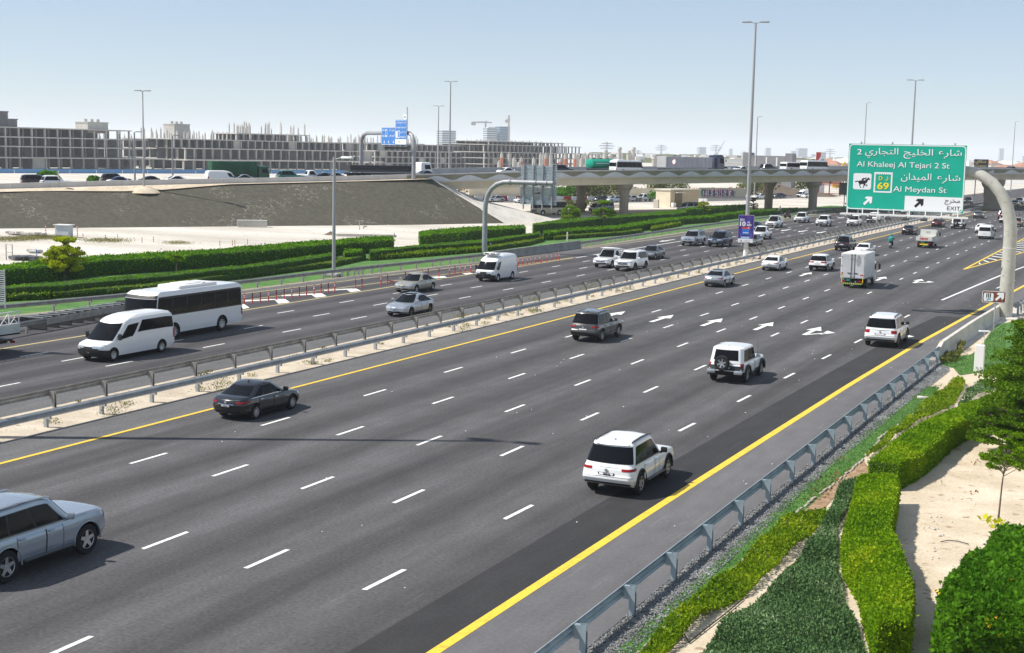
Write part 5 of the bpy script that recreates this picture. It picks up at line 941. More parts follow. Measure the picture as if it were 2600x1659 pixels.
for t_, zz in (('سكاي', .62), ('بيست', .14)):
    me = text_mesh(arabic(t_), 1.25, 'lettering', mat('gold_letter', (.50, .40, .12), .5) if 'gold_letter' not in bpy.data.materials else bpy.data.materials['gold_letter'], .02, 'C', .004, 1.15); o = link('lettering', me, q, (-1.2*kk, -.02, z0+(z1-z0)*zz)); o.rotation_euler = (R(90), 0, 0)
P = BP(2125, 520); q = empty('excavator_arm', tuple(P), R(20), 'yellow digger arm showing above the bridge parapet', 'digger'); zz = far_z(2125, 412, P); b = MB(); b.tube([(-1.5, 0, zz*.4), (-.6, 0, zz*.8), (.9, 0, zz), (1.2, 0, zz*.85)], .42, 6); b.bbox((-1.8, 0, 1.6), (3.4, 2.6, 2.4), .2); b.build('arm', mat('digger_yellow', (.62, .36, .02), .5), q)
for i, (px, D) in enumerate(((1650, 640), (1655, 650), (1662, 660), (1672, 640), (1527, 650), (1541, 640), (1563, 660), (1586, 650), (1592, 660), (1598, 650))):
    P = BP(px, D); b = MB(); h = 13-(i % 3)*1.6 if i > 3 else 9; b.cyl((0, 0, 0), (0, 0, h), .9, .9, 10); b.cyl((0, 0, h), (0, 0, h+1.2), 1.3, 1.0, 8); o = b.build('bare_column', M['bld_pale'], None, 60); o.location = tuple(P); tag(o, 'bare concrete column rising behind the overpass traffic', 'column', 'bare columns behind the overpass')
n = 2600; t = rng.random(n); px = 1480+t*1140; D = rng.uniform(1700, 5200, n); d = np.array([far(a, 1.) for a in px]); P = np.c_[d*D[:, None], np.zeros(n)]; s = rng.uniform(4, 16, n); hh = rng.uniform(3, 12, n); V = np.empty((n, 2, 4, 3)); sx = np.c_[-d[:, 1], d[:, 0]]*s[:, None]; P3 = np.c_[P[:, :2]-sx, np.zeros(n)]
V = []; q = MB()
for i in range(n): q.box((P[i, 0], P[i, 1], hh[i]/2), (s[i]*1.4, s[i], hh[i]), i*.7, i % 3)
o = q.build('far_city', [M['villa'], M['white_mat'], M['leaf_dull']]); tag(o, 'far low city of pale houses and trees fading into the haze', 'city', None, 'stuff')
# ------------------------------------------------------------------ vehicles
def I_(x, pts): return float(np.interp(x, [p[0] for p in pts], [p[1] for p in pts]))
class Loft:
    """a closed rounded body: rings around the plan, stacked from the bottom line zb(y) to the top line zt(y); forward is +y"""
    def __init__(s, L, W, zb, zt_, tw, tf, tr, rF=.3, rR=.25, bF=.1, bR=.05, tap=.03, rows=None, yo=0., crown=.03):
        s.L, s.W, s.zb, s.zt, s.tw, s.tf, s.tr, s.rF, s.rR, s.bF, s.bR, s.tap, s.yo, s.crown = L, W, zb, zt_, tw, tf, tr, rF, rR, bF, bR, tap, yo, crown
        s.rows = rows or sorted(set([round(float(q), 4) for q in [p[0] for p in tw]+[p[0] for p in tf]+[p[0] for p in tr]+list(np.linspace(0, 1, 13))]))
    def ends(s, t): return s.yo-s.L/2+I_(t, s.tr)+s.bR, s.yo+s.L/2-I_(t, s.tf)-s.bF
    def pt(s, v, t, side=1):
        hw = s.W/2*I_(t, s.tw); yr, yf = s.ends(t); rR, rF = min(s.rR, hw*.8), min(s.rF, hw*.8)
        if v < .15: x = (hw-rR)*v/.15; y = yr-s.bR*(1-(v/.15)**2)
        elif v < .25: a = (v-.15)/.1*math.pi/2; x = hw-rR+rR*math.sin(a); y = yr+rR-rR*math.cos(a)
        elif v <= .75: x = hw; y = (yr+rR)+(yf-rF-yr-rR)*(v-.25)/.5
        elif v < .85: a = (v-.75)/.1*math.pi/2; x = hw-rF+rF*math.cos(a); y = yf-rF+rF*math.sin(a)
        else: x = (hw-rF)*(1-(v-.85)/.15); y = yf+s.bF*(1-((1-v)/.15)**2)
        q = (y-s.yo)/(s.L/2); x *= 1-s.tap*q*q
        z0, z1 = I_(y, s.zb), I_(y, s.zt); return np.array((x*side, y, z0+(z1-z0)*t))
    def nrm(s, v, t, side=1):
        e = .004; a = s.pt(min(1, v+e), t, side)-s.pt(max(0, v-e), t, side); c = s.pt(v, min(1, t+e), side)-s.pt(v, max(0, t-e), side); n = np.cross(a, c)*side; l = np.linalg.norm(n); return n/l if l > 1e-9 else np.array((0, 0, 1.))
    VS = list(np.linspace(0, .15, 4))[:-1]+list(np.linspace(.15, .25, 6))[:-1]+list(np.linspace(.25, .75, 21))[:-1]+list(np.linspace(.75, .85, 6))[:-1]+list(np.linspace(.85, 1, 4))
    def mesh(s, b, mi=0, trim_t=None, mtrim=1, mbot=1):
        K = (1, .72, .36, 0, -.36, -.72, -1); vs_ = s.VS
        def ring(t): return [s.pt(v, t) for v in vs_]+[s.pt(v, t, -1) for v in vs_[::-1]]
        for a, c in zip(s.rows[:-1], s.rows[1:]):
            b.grid([ring(a), ring(c)], mtrim if (trim_t and c <= trim_t+1e-6) else mi)
        for t, bot in ((1., 0), (0., 1)):
            G = []
            for v in vs_:
                p = s.pt(v, t); hw = max(1e-6, s.W/2*I_(t, s.tw)); G.append([(p[0]*k, p[1], p[2]+(0 if bot else s.crown*((p[0]/hw)**2-(p[0]*k/hw)**2))) for k in (K if bot else K[::-1])])
            b.grid(G, mbot if bot else mi)
    def patch(s, b, v0, v1, t0, t1, off=.008, side=1, nv=6, nt=4, mi=0, th=0.):
        G = [[tuple(s.pt(v, t, side)+s.nrm(v, t, side)*off) for v in np.linspace(v0, v1, nv)] for t in np.linspace(t0, t1, nt)]
        if side < 0: G = [r[::-1] for r in G]
        b.grid(G, mi)
    def sym(s, b, front, k, t0, t1, off=.008, nv=12, nt=5, k1=None, mi=0, ku=None):
        """panel centred on the front or rear; k = half width in v at t0, ku at t1"""
        G = []; ku = k if ku is None else ku
        for t in np.linspace(t0, t1, nt):
            kk = k+(ku-k)*(t-t0)/max(1e-6, t1-t0)
            G.append([tuple(s.pt(1-abs(q)*kk if front else abs(q)*kk, t, 1 if q >= 0 else -1)+s.nrm(1-abs(q)*kk if front else abs(q)*kk, t, 1 if q >= 0 else -1)*off) for q in (np.linspace(1, -1, nv) if front else np.linspace(-1, 1, nv))])
        b.grid(G, mi)
def wheel_meshes(r, wd, style='five', dark=False):
    key = ('wheel', round(r, 3), round(wd, 3), style, dark)
    if key in CH: return CH[key]
    b = MB(); h = wd/2; b.lathe([(r*.60, -h), (r*.92, -h), (r, -h*.7), (r, h*.7), (r*.92, h), (r*.62, h), (r*.60, h*.55), (r*.1, h*.5)], 28, 0, 'X'); ty = b.mesh('tyre', M['rubber'], 40)
    b = MB(); rr = r*.64
    b.tube([(h*.86, rr*.97*math.cos(t), rr*.97*math.sin(t)) for t in np.linspace(0, 6.283, 28, False)], r*.035, 6, 0, True)
    n = {'five': 5, 'ten': 10, 'six': 6, 'steel': 8}[style]
    for k in range(n):
        t = 6.283*k/n+.3; wsp = {'five': .17, 'ten': .075, 'six': .15, 'steel': .19}[style]*r; c, s_ = math.cos(t), math.sin(t)
        P = [(.10*r, -wsp*.9), (rr*.98, -wsp*.55), (rr*.98, wsp*.55), (.10*r, wsp*.9)]
        b.add([(h*.75, a*c-d*s_, a*s_+d*c) for a, d in P]+[(h*.92-.02*(i in (0, 3)), a*c-d*s_, a*s_+d*c) for i, (a, d) in enumerate(P)], [(4, 5, 6, 7), (0, 1, 5, 4), (1, 2, 6, 5), (2, 3, 7, 6), (3, 0, 4, 7)])
    b.cyl((h*.5, 0, 0), (h*.9, 0, 0), r*.14, r*.11, 12)
    ri = b.mesh('rim', M['rim_dark'] if dark else M['rim'], 40)
    CH[key] = (ty, ri); return CH[key]
def add_wheel(root, x, y, r, wd, style='five', dark=False, twin=False):
    ty, ri = wheel_meshes(r, wd, style, dark); o = link('wheel', ty, root, (x, y, r)); k = link('rim', ri, o)
    if x < 0: o.rotation_euler = (0, 0, math.pi)
    return o
CUT = {}
def arch_cut(o, W, ys, r, extra=None):
    b = MB()
    for y in ys:
        for s_ in (-1, 1): b.cyl((s_*(W/2-.34), y, r+.01), (s_*(W/2+.3), y, r+.01), r*1.17, r*1.17, 28, 1)
    for bx in (extra or []): b.box(bx[0], bx[1], 0, 1)
    c = b.build('cutter', [M['black'], M['black_mat']]); md = o.modifiers.new('cut', 'BOOLEAN'); md.object = c; md.operation = 'DIFFERENCE'; md.solver = 'EXACT'
    me = evalmesh(o, 'body'); o.modifiers.clear(); old = o.data; o.data = me; bpy.data.objects.remove(c)
    me.polygons.foreach_set('use_smooth', [True]*len(me.polygons)); me.set_sharp_from_angle(angle=R(32)); me.update()
PAINT = {}
def paint(name, col, rough=.28, metal=0., coat=.8):
    if name not in PAINT:
        mt = mat('paint_'+name, col, rough, metal, .5, coat); PAINT[name] = mt
    return PAINT[name]
for n_, c_, k_ in (('white', (.84, .84, .83), 0), ('silver', (.44, .46, .49), .55), ('silver_blue', (.33, .38, .44), .5), ('black', (.006, .006, .008), 0), ('grey', (.075, .072, .07), .35), ('beige', (.40, .38, .31), .4), ('navy', (.012, .02, .055), .2), ('maroon', (.09, .008, .012), .2), ('midgrey', (.17, .175, .18), .5), ('darkblue', (.01, .03, .12), .1), ('green', (.0, .19, .075), 0), ('taxi_cream', (.62, .55, .42), 0), ('gold', (.36, .32, .24), .4), ('teal_green', (.0, .16, .12), 0), ('pale_blue', (.42, .52, .62), .3), ('van_grey', (.40, .45, .50), .2)):
    paint(n_, c_, .22, k_)
KIND = {
 'sedan': dict(L=4.62, W=1.80, wb=2.68, wr=.325, H=1.46, t=[(-2.31, .90), (-1.75, 1.0), (-1.2, .985), (-.3, .935), (.9, .90), (1.5, .83), (2.0, .77), (2.31, .70)],
   gL=3.38, gy=-.46, gz=.88, roof=[(-1.9, 1.28), (-1.0, 1.41), (-.35, 1.46), (.2, 1.44), (.9, 1.34)], gf=1.0, gr=1.18, gt=.74, win=((.03, .34), (.37, .70), (.73, .97)), tail=(.135, .268, .73, .83), head=(.755, .90, .66, .88), grille=(.09, .50, .72)),
 'suv': dict(L=4.80, W=1.88, wb=2.78, wr=.395, H=1.83, t=[(-2.4, 1.08), (-1.5, 1.11), (.7, 1.10), (1.2, 1.10), (1.8, 1.06), (2.2, .97), (2.4, .90)],
   gL=3.45, gy=-.58, gz=1.03, roof=[(-2.25, 1.74), (-1.4, 1.82), (-.3, 1.84), (.4, 1.79), (.9, 1.7)], gf=.82, gr=.42, gt=.80, win=((.02, .27), (.30, .60), (.63, .97)), tail=(.115, .275, .76, .88), head=(.765, .92, .70, .93), grille=(.10, .46, .80)),
 'crossover': dict(L=4.55, W=1.84, wb=2.66, wr=.355, H=1.67, t=[(-2.28, 1.05), (-1.4, 1.05), (.7, .99), (1.2, .98), (1.8, .93), (2.28, .83)],
   gL=3.3, gy=-.52, gz=.96, roof=[(-2.1, 1.58), (-1.3, 1.66), (-.3, 1.68), (.4, 1.62), (.9, 1.5)], gf=.88, gr=.52, gt=.77, win=((.03, .26), (.29, .60), (.63, .97)), tail=(.08, .27, .74, .94), head=(.765, .91, .70, .93), grille=(.10, .46, .76)),
 'patrol': dict(L=5.15, W=1.99, wb=3.07, wr=.40, H=1.93, t=[(-2.57, 1.15), (-1.5, 1.18), (.8, 1.15), (1.3, 1.15), (2.0, 1.10), (2.45, 1.07), (2.57, 1.0)],
   gL=3.85, gy=-.58, gz=1.10, roof=[(-2.5, 1.83), (-1.5, 1.92), (-.3, 1.94), (.5, 1.88), (1., 1.8)], gf=.74, gr=.30, gt=.82, win=((.02, .26), (.29, .60), (.63, .97)), tail=(.13, .26, .66, .90), head=(.775, .93, .72, .92), grille=(.11, .42, .84)),
 'fj': dict(L=4.55, W=1.90, wb=2.69, wr=.40, H=1.82, t=[(-2.2, 1.08), (-1.5, 1.09), (.8, 1.09), (1.2, 1.08), (1.9, 1.05), (2.2, .98), (2.27, .9)],
   gL=3.05, gy=-.68, gz=1.04, roof=[(-2.2, 1.80), (-1.3, 1.83), (-.2, 1.83), (.5, 1.79), (.9, 1.75)], gf=.40, gr=.22, gt=.86, win=((.02, .24), (.42, .66), (.70, .97)), tail=(.17, .255, .74, .92), head=(.83, .90, .64, .86), grille=(.12, .60, .82)),
 'pickup': dict(L=5.25, W=1.84, wb=3.08, wr=.375, H=1.80, t=[(-2.62, .98), (-.95, 1.0), (.7, 1.03), (1.2, 1.03), (2.0, .98), (2.4, .95), (2.62, .87)],
   gL=2.35, gy=.12, gz=.98, roof=[(-1.0, 1.74), (-.4, 1.79), (.3, 1.80), (.8, 1.74)], gf=.80, gr=.28, gt=.80, win=((.04, .44), (.50, .96)), tail=(.19, .26, .52, .86), head=(.765, .91, .68, .92), grille=(.11, .46, .78)),
 'long_suv': dict(L=4.92, W=2.0, wb=2.95, wr=.425, H=1.92, t=[(-2.56, 1.2), (-1.5, 1.2), (.8, 1.2), (1.3, 1.2), (2.1, 1.18), (2.45, 1.14), (2.56, 1.10)],
   gL=3.8, gy=-.6, gz=1.13, roof=[(-2.5, 1.84), (-1.5, 1.90), (-.3, 1.92), (.5, 1.86), (1., 1.78)], gf=.78, gr=.30, gt=.82, win=((.02, .27), (.30, .60), (.63, .97)), tail=(.17, .26, .55, .92), head=(.78, .93, .66, .84), grille=(.10, .45, .72))}
def car(kind, pname, label, cat, detail=1, group=None, trim=0., rails=False, spare=False, dark_rim=False, rim='five', tailcol='lamp_red', sunroof=False, plate=True, roofcol=None, chromebar=False, rearup=.0, rack=False, mirror=None, glassm='glass', name=None):
    k = KIND[kind]; L, W, wb, wr = k['L'], k['W'], k['wb'], k['wr']; P = paint(pname, (.5, .5, .5)); root = empty(name or {'sedan': 'sedan_car', 'pickup': 'pickup_truck'}.get(kind, 'suv_car'), (0, 0, 0), 0, label, cat, group)
    root['wb'] = wb; root['W'] = W; root['L'] = L
    hi = kind not in ('sedan',); zb0 = .34 if hi else .21
    tail_in = {'sedan': [(0, .20), (.12, .10), (.35, .02), (.6, .0), (.8, .03), (.93, .08), (1, .16)]}.get(kind, [(0, .22), (.12, .08), (.3, .0), (.45, .01), (.55, .06), (.8, .08), (1, .14)])
    nose = [(0, .22), (.12, .08), (.3, .0), (.55, .01), (.8, .03), (.93, .06 if hi else .10), (1, .13 if hi else .20)]
    body = Loft(L, W, [(-L/2, zb0+.12), (-L/2+.5, zb0), (L/2-.55, zb0), (L/2, zb0+.08)], k['t'], [(0, .93), (.12, .97), (.3, 1), (.62, 1.), (.8, .975), (.93, .945), (1, .88)], nose, tail_in, .42 if not hi else .28, .32 if not hi else .20, .16 if not hi else .09, .10 if not hi else .05, .035)
    b = MB(); body.mesh(b, 0, trim or None); o = b.build('body', [P, M['black']], root, 32, True)
    ys = (wb/2, -wb/2); ex = [((0, -1.72, 1.05), (1.46, 1.62, .9))] if kind == 'pickup' else None
    arch_cut(o, W, ys, wr, ex)
    g0, g1 = k['gt'], 1.
    gh = Loft(k['gL'], W*.955, [(-9, k['gz']), (9, k['gz'])], k['roof'], [(0, .985), (.25, .955), (.8, (.985*.2+g0*1.02*.8)+.0), (.93, g0+.02), (1, g0-.08)], [(0, .0), (.8, k['gf']*.78), (.93, k['gf']*.93), (1, k['gf']+.16)], [(0, 0), (.8, k['gr']*.8), (.93, k['gr']*.94), (1, k['gr']+.14)], .34, .26 if hi else .34, .16, .07, .02, None, k['gy'], .035)
    b = MB(); gh.mesh(b, 0, None, 0, 0); b.build('cabin', [P if not roofcol else paint(roofcol, (.7, .7, .7))], root, 40, True)
    G = M[glassm]
    b = MB(); gh.sym(b, True, .205, .08, .90, .010, 14, 5, None, 0, .195); b.build('windscreen', G, root, 60)
    if spare or kind == 'pickup': b = MB(); gh.sym(b, False, .16, .18, .84, .010); b.build('rear_window', G, root, 60)
    else: b = MB(); gh.sym(b, False, .205 if not hi else .228, .16, .86, .010, 20, 5, None, 0, .19 if not hi else .216); b.build('rear_window', G, root, 60)
    for s_ in (-1, 1):
        b = MB(); gh.patch(b, .25+.5*k['win'][0][0]+.004, .25+.5*k['win'][-1][1]-.004, .12, .82, .005, s_, 12, 4); b.build('window_pillar', M['black'], root, 60)
        for a, c in k['win']: b = MB(); gh.patch(b, .25+.5*a, .25+.5*c, .13, .80, .009, s_, 6, 4); b.build('side_window', G, root, 60)
        v0, v1, t0, t1 = k['tail']; b = MB(); body.patch(b, v0, v1, t0, t1, .012, s_, 8, 3); b.build('tail_light', M[tailcol], root, 60)
        v0, v1, t0, t1 = k['head']; b = MB(); body.patch(b, v0, v1, t0, t1, .012, s_, 8, 3); b.build('headlight', M['lamp_clear'], root, 60)
        mx = MB(); xm = W/2*1.02+.06; ym = k['gy']+k['gL']/2-.55; mx.bbox((s_*xm, ym, k['gz']+.16), (.24, .12, .19), .045); mx.box((s_*(W/2*.96), ym, k['gz']+.06), (.12, .07, .05)); mx.build('mirror', M['black'] if mirror == 'black' else P, root, 40)
    gv, t0, t1 = k['grille']; b = MB(); body.sym(b, True, gv, t0, t1, .012, 10, 3); gr = b.build('grille', M['black'], root, 60)
    if detail:
        b = MB(); [body.sym(b, True, gv, t0+(t1-t0)*q, t0+(t1-t0)*q+.03, .02, 10, 2) for q in (.1, .45, .8)]; b.build('grille_bar', M['chrome'], gr, 60)
    b = MB(); body.sym(b, True, .15, .10, .30, .010, 10, 3); b.build('lower_intake', M['black'], root, 60)
    b = MB(); body.sym(b, False, .20, .03, .16 if not hi else .13, .008, 12, 3); b.build('rear_skirt', M['black'], root, 60)
    for s_ in (-1, 1): b = MB(); body.patch(b, .26, .74, .0, .10 if not trim else .14, .012, s_, 12, 2); b.build('side_sill', M['black'], root, 60)
    if plate:
        b = MB(); body.sym(b, False, .062, .485, .635, .014, 4, 2); pf_ = b.build('plate_frame', M['black'], root); b = MB(); body.sym(b, False, .24, .435, .450, .007, 14, 2); b.build('bumper_gap', M['black_mat'], root, 60); b = MB(); body.sym(b, False, .052, .50, .62, .018, 4, 2); pl_ = b.build('number_plate', M['plate'], root); b = MB(); body.sym(b, True, .045, .24, .34, .02, 4, 2); b.build('number_plate', M['plate'], root)
        b = MB(); body.sym(b, False, .03, .54, .585, .021, 4, 2); b.build('plate_number', M['sign_black'], pl_)
    if chromebar: b = MB(); body.sym(b, False, .105, .64, .67, .016, 10, 2); b.build('chrome_bar', M['chrome'], root, 60)
    if detail:
        yr, yf = body.ends(.5); SL = yf-yr-body.rF-body.rR
        vy = lambda y: .25+.5*(y-yr-body.rR)/SL
        for s_ in (-1, 1):
            ya, yb, yc = k['gy']+k['gL']/2-.75, -.08 if kind != 'pickup' else .1, -1.12 if kind != 'pickup' else -.85
            for a, c in ((yb+.015, ya), (yc, yb-.015)):
                b = MB(); body.patch(b, vy(a), vy(c), .13, .975, .005, s_, 8, 8); d = b.build('door', P, root, 60); q = MB(); p = body.pt(vy(a+.16), .80, s_)+np.array((s_*.03, 0, 0)); q.bbox(tuple(p), (.04, .2, .045), .012); q.build('handle', M['chrome'] if chromebar else P, d, 40)
                b = MB(); 
                for yy in (a, c): body.patch(b, vy(yy)-.0012, vy(yy)+.0012, .13, .97, .007, s_, 2, 8)
                b.build('door_gap', M['black_mat'], d)
            b = MB(); gh.patch(b, .255, .745, .085, .115, .013, s_, 14, 2); b.build('window_trim', M['chrome'] if chromebar else M['black'], root, 60)
        if hi and not spare and kind != 'pickup':
            for s_ in (-1, 1):
                q = MB(); q.bbox((s_*(W/2+.0), 0, wr+.02), (.16, wb-2.6*wr, .06), .02); q.build('side_step', M['rim_dark'], root, 40)
                for y in ys: q = MB(); q.tube([(s_*(W/2*.985), y+wr*1.2*math.cos(t), wr+.01+wr*1.2*math.sin(t)) for t in np.linspace(-.15, 3.29, 18)], .032, 6); q.build('wheel_arch_trim', M['black'] if pname == 'white' or trim else P, root, 60)
        q = MB(); p = (0, k['gy']-k['gL']/2+k['gr']+.35, I_(k['gy']-k['gL']/2+k['gr']+.35, k['roof'])+.05); q.add([(p[0]-.025, p[1]-.1, p[2]-.03), (p[0]+.025, p[1]-.1, p[2]-.03), (p[0], p[1]+.16, p[2]-.03), (p[0], p[1]-.1, p[2]+.06)], [(0, 1, 3), (1, 2, 3), (2, 0, 3), (2, 1, 0)]); q.build('roof_fin', P, root)
        q = MB(); c = body.pt(0, .82 if kind == 'sedan' else .76)+np.array((0, -.015, 0)); q.cyl(tuple(c), tuple(c-np.array((0, .012, 0))), .06, .06, 14); q.build('emblem', M['rim'], root); q = MB(); c = body.pt(1, (t0+t1)/2)+np.array((0, .02, 0)); q.cyl(tuple(c), tuple(c+np.array((0, .012, 0))), .07, .07, 14); q.build('emblem', M['rim'], root)
        if hi and not spare: b = MB(); gh.sym(b, False, .18, .90, .955, .06, 12, 3); b.build('roof_spoiler', P, root, 60)
    if rails:
        for s_ in (-1, 1):
            y0, y1 = k['gy']-k['gL']/2+k['gr']+.3, k['gy']+k['gL']/2-k['gf']-.35; q = MB(); x = s_*W/2*(g0-.10)
            q.tube([(x, y0-.1, I_(y0, k['roof'])+.0), (x, y0, I_(y0, k['roof'])+.03), (x, (y0+y1)/2, I_((y0+y1)/2, k['roof'])+.035), (x, y1, I_(y1, k['roof'])+.02), (x, y1+.12, I_(y1, k['roof'])-.02)], .028, 8); q.build('roof_rail', M['rim_dark'] if rails != 'silver' else M['rim'], root, 60)
    if sunroof: q = MB(); q.bbox((0, k['gy']+.15, max(z for _, z in k['roof'])+.012), (.85, .95, .03), .012); q.build('sunroof', M['glass'], root)
    if spare:
        b = MB(); body.sym(b, False, .235, .10, .735, .009, 14, 5); b.build('lower_tailgate', M['black'], root, 60)
        ty, ri = wheel_meshes(wr*.96, .24, 'six'); o = link('spare_wheel', ty, root, (-.12, -L/2-.11, 1.05)); o.rotation_euler = (0, 0, -math.pi/2); link('rim', ri, o)
        b = MB(); [b.bbox((x, -L/2+.02, .60), (.44, .18, .20), .04) for x in (-.70, .70)]; b.build('rear_bumper', M['rim'] if spare == 1 else M['white'], root, 40); b = MB(); b.bbox((0, L/2+.02, .62), (W*.9, .2, .26), .05); b.build('front_bumper', M['rim'], root, 40)
        for s_ in (-1, 1):
            for y in ys:
                b = MB(); b.tube([(s_*(W/2+.02), y+wr*1.2*math.cos(t), wr+wr*1.2*math.sin(t)) for t in np.linspace(-.1, 3.24, 14)], .07, 8); b.build('wheel_arch_trim', M['black'], root, 60)
        q = MB(); q.cyl((.8, 1.0, 1.05), (.8, 1.0, 1.95), .008, .005, 5); q.build('antenna', M['black'], root)
    if rack:
        q = MB()
        for x in (-.78, .78):
            q.cyl((x, -2.5, 1.65), (x, -.8, 1.85), .025, .025, 6); q.cyl((x, -2.5, 1.35), (x, -.8, 1.4), .02, .02, 6)
            for y in (-2.5, -1.9, -1.35, -.8): q.cyl((x, y, .95), (x, y, 1.65+.2*(y+2.5)/1.7), .025, .025, 6)
        for y, z in ((-2.5, 1.65), (-.8, 1.85), (-2.5, 1.3)): q.cyl((-.78, y, z), (.78, y, z), .025, .025, 6)
        q.box((0, .35, 1.92), (1.3, 1.3, .03))
        q.build('rack', M['white'], root)
    for y in ys:
        for s_ in (-1, 1): add_wheel(root, s_*(W/2-.125), y, wr, .23, rim if detail else 'five', dark_rim)
    return root
def boxcar(name, L, W, zb0, roof, nose, label, cat, pname, wins, wb, wr, yo=0., group=None, wsc=(.5, .9), rearwin=(.55, .85), trim=None, rF=.3, rR=.12, tail=(.17, .255, .3, .5), head=(.78, .92, .3, .42), grille=(.11, .22, .32), tw=None, tr=None, glassm='glass', rim='steel', band=False, mir=True, wks=.205, bumper=True):
    """van, minibus or coach: one tall rounded body"""
    P = paint(pname, (.7, .7, .7)); root = empty(name, (0, 0, 0), 0, label, cat, group); root['wb'] = wb; root['W'] = W; root['L'] = L
    tw = tw or [(0, .96), (.1, .99), (.3, 1), (.5, .99), (.85, .93), (.94, .88), (1, .74)]
    bd = Loft(L, W, [(-L/2, zb0+.05), (-L/2+.4, zb0), (L/2-.4, zb0), (L/2, zb0+.04)], roof, tw, nose, tr or [(0, .06), (.1, 0), (.5, .02), (.9, .10), (1, .25)], rF, rR, .1, .03, .012, None, 0, .04)
    b = MB(); bd.mesh(b, 0, trim); o = b.build('body', [P, M['black']], root, 34, True); ys = (wb/2+yo, -wb/2+yo); arch_cut(o, W, ys, wr)
    G = M[glassm]; b = MB(); bd.sym(b, True, wks, wsc[0], wsc[1], .012, 14, 5); b.build('windscreen', G, root, 60)
    if rearwin: b = MB(); bd.sym(b, False, .165, rearwin[0], rearwin[1], .012, 12, 4); b.build('rear_window', G, root, 60)
    for s_ in (-1, 1):
        for a, c, t0, t1 in wins: b = MB(); bd.patch(b, .25+.5*a, .25+.5*c, t0, t1, .010, s_, 10, 4); b.build('side_window', G, root, 60)
        b = MB(); bd.patch(b, *tail, .014, s_, 5, 3); b.build('tail_light', M['lamp_red'], root, 60); b = MB(); bd.patch(b, *head, .034, s_, 10, 4); b.build('headlight', M['lamp_clear'], root, 60)
        if mir: q = MB(); yr, yf = bd.ends((wsc[0]+wsc[1])/2); z = bd.pt(.74, wsc[0]+.08)[2]; y = bd.pt(.74, wsc[0])[1]; q.bbox((s_*(W/2+.14), y, z), (.22, .1, .34), .04); q.box((s_*(W/2), y-.03, z), (.2, .05, .05)); q.build('mirror', M['black'], root, 40)
    b = MB(); bd.sym(b, True, *grille, .032, 14, 4); b.build('grille', M['black'], root, 60)
    if bumper: b = MB(); bd.sym(b, True, .262, .0, grille[1]-.005, .03, 34, 6); b.build('front_bumper', M['black'], root, 60)
    b = MB(); bd.sym(b, False, .05, .30, .35, .02, 4, 2); b.build('number_plate', M['plate'], root); b = MB(); bd.sym(b, True, .04, .10, .15, .03, 4, 2); b.build('number_plate', M['plate'], root)
    b = MB(); bd.sym(b, False, .24, .0, .09, .012, 12, 3); b.build('rear_bumper', M['black'], root, 60)
    for y in ys:
        for s_ in (-1, 1): add_wheel(root, s_*(W/2-.14), y, wr, .24, rim)
    root['_'] = 1; return root, bd
def place(root, wheel, right=True, front=None, dx=.11, yaw=0.):
    """put a vehicle by the ground contact of its wheel nearest the camera, on the side away from the median of the picture"""
    W, wb = root['W'], root['wb']; x, y = wheel[0], wheel[1]; t = 8e-5*max(0, y-120); h = (0 if right else math.pi)-t+yaw
    yy = y+wb/2; root.location = (x-W/2+dx, yy, .006); root.rotation_euler = (0, 0, h)
    for k in ('W', 'wb', 'L', '_'):
        if k in root: del root[k]
    return root
# outbound lanes, seen from behind
place(car('long_suv', 'silver_blue', 'silver blue SUV cut off by the left edge of the picture', 'SUV', rails='silver', rim='five'), gp(13, 1479.7))
place(car('sedan', 'black', 'glossy black sedan beside the yellow median line in the foreground', 'car', rim='ten', chromebar=True), gE(1985, 1428))
place(car('suv', 'grey', 'dark grey SUV with silver roof rails ahead of the black sedan', 'SUV', rails='silver', rim='ten'), gG(1000, 978))
place(car('fj', 'white', 'white two tone off roader with spare wheel nearest the fresh asphalt strip', 'SUV', spare=1, rim='six', trim=.3), gp(1892, 971.6))
fo = place(car('suv', 'white', 'white SUV with slim red tail lights nearest the camera by the right yellow line', 'SUV', rails=True, rim='six', tailcol='lamp_red', mirror='black'), gp(1620.7, 1255.6))
me = text_mesh('75518', .10, 'plate_lettering', M['sign_black'], .006, 'C', .002); pp = [c for c in fo.children if c.name.startswith('number_plate') and c.children][0]; yy = min(v.co.y for v in pp.data.vertices); zz = np.mean([v.co.z for v in pp.data.vertices]); q = link('plate_lettering', me, pp, (.03, yy-.012, zz-.035)); q.rotation_euler = (R(90), 0, 0); [bpy.data.objects.remove(c) for c in pp.children if c.name.startswith('plate_number')]
place(car('patrol', 'white', 'large white SUV at the start of the concrete barrier', 'SUV', rails=True, rim='ten', mirror='black', dark_rim=True), gI(1158, 1173))
place(car('sedan', 'silver', 'silver sedan with dark roof below the purple advertising board', 'car', rim='ten', sunroof=True, roofcol='silver'), gG(1958, 552))
place(car('sedan', 'white', 'white sedan with red tail lights beside the median, left of the white crossover', 'car', rim='ten'), gI(238, 578))
place(car('crossover', 'white', 'white crossover with black lower trim left of the box truck', 'SUV', rim='five', trim=.3), gI(612, 582))
place(car('suv', 'black', 'black SUV right behind the white sedan near the median', 'SUV', rim='five'), gI(790, 424))
place(car('sedan', 'white', 'white sedan half hidden in front of the box truck', 'car', rim='five'), gI(945, 462))
place(car('sedan', 'black', 'black sedan close to the median ahead of the delivery rider', 'car', 0), gV2(270, 958))
place(car('sedan', 'maroon', 'maroon sedan near the median under the green sign', 'car', 0), gV2(775, 824))
place(car('fj', 'white', 'white and black off roader with spare wheel under the right end of the green sign', 'SUV', 0, spare=2, trim=.55), gV2(1140, 853))
place(car('sedan', 'white', 'white car mostly hidden behind the cream minivan', 'car', 0), gV2(1560, 928))
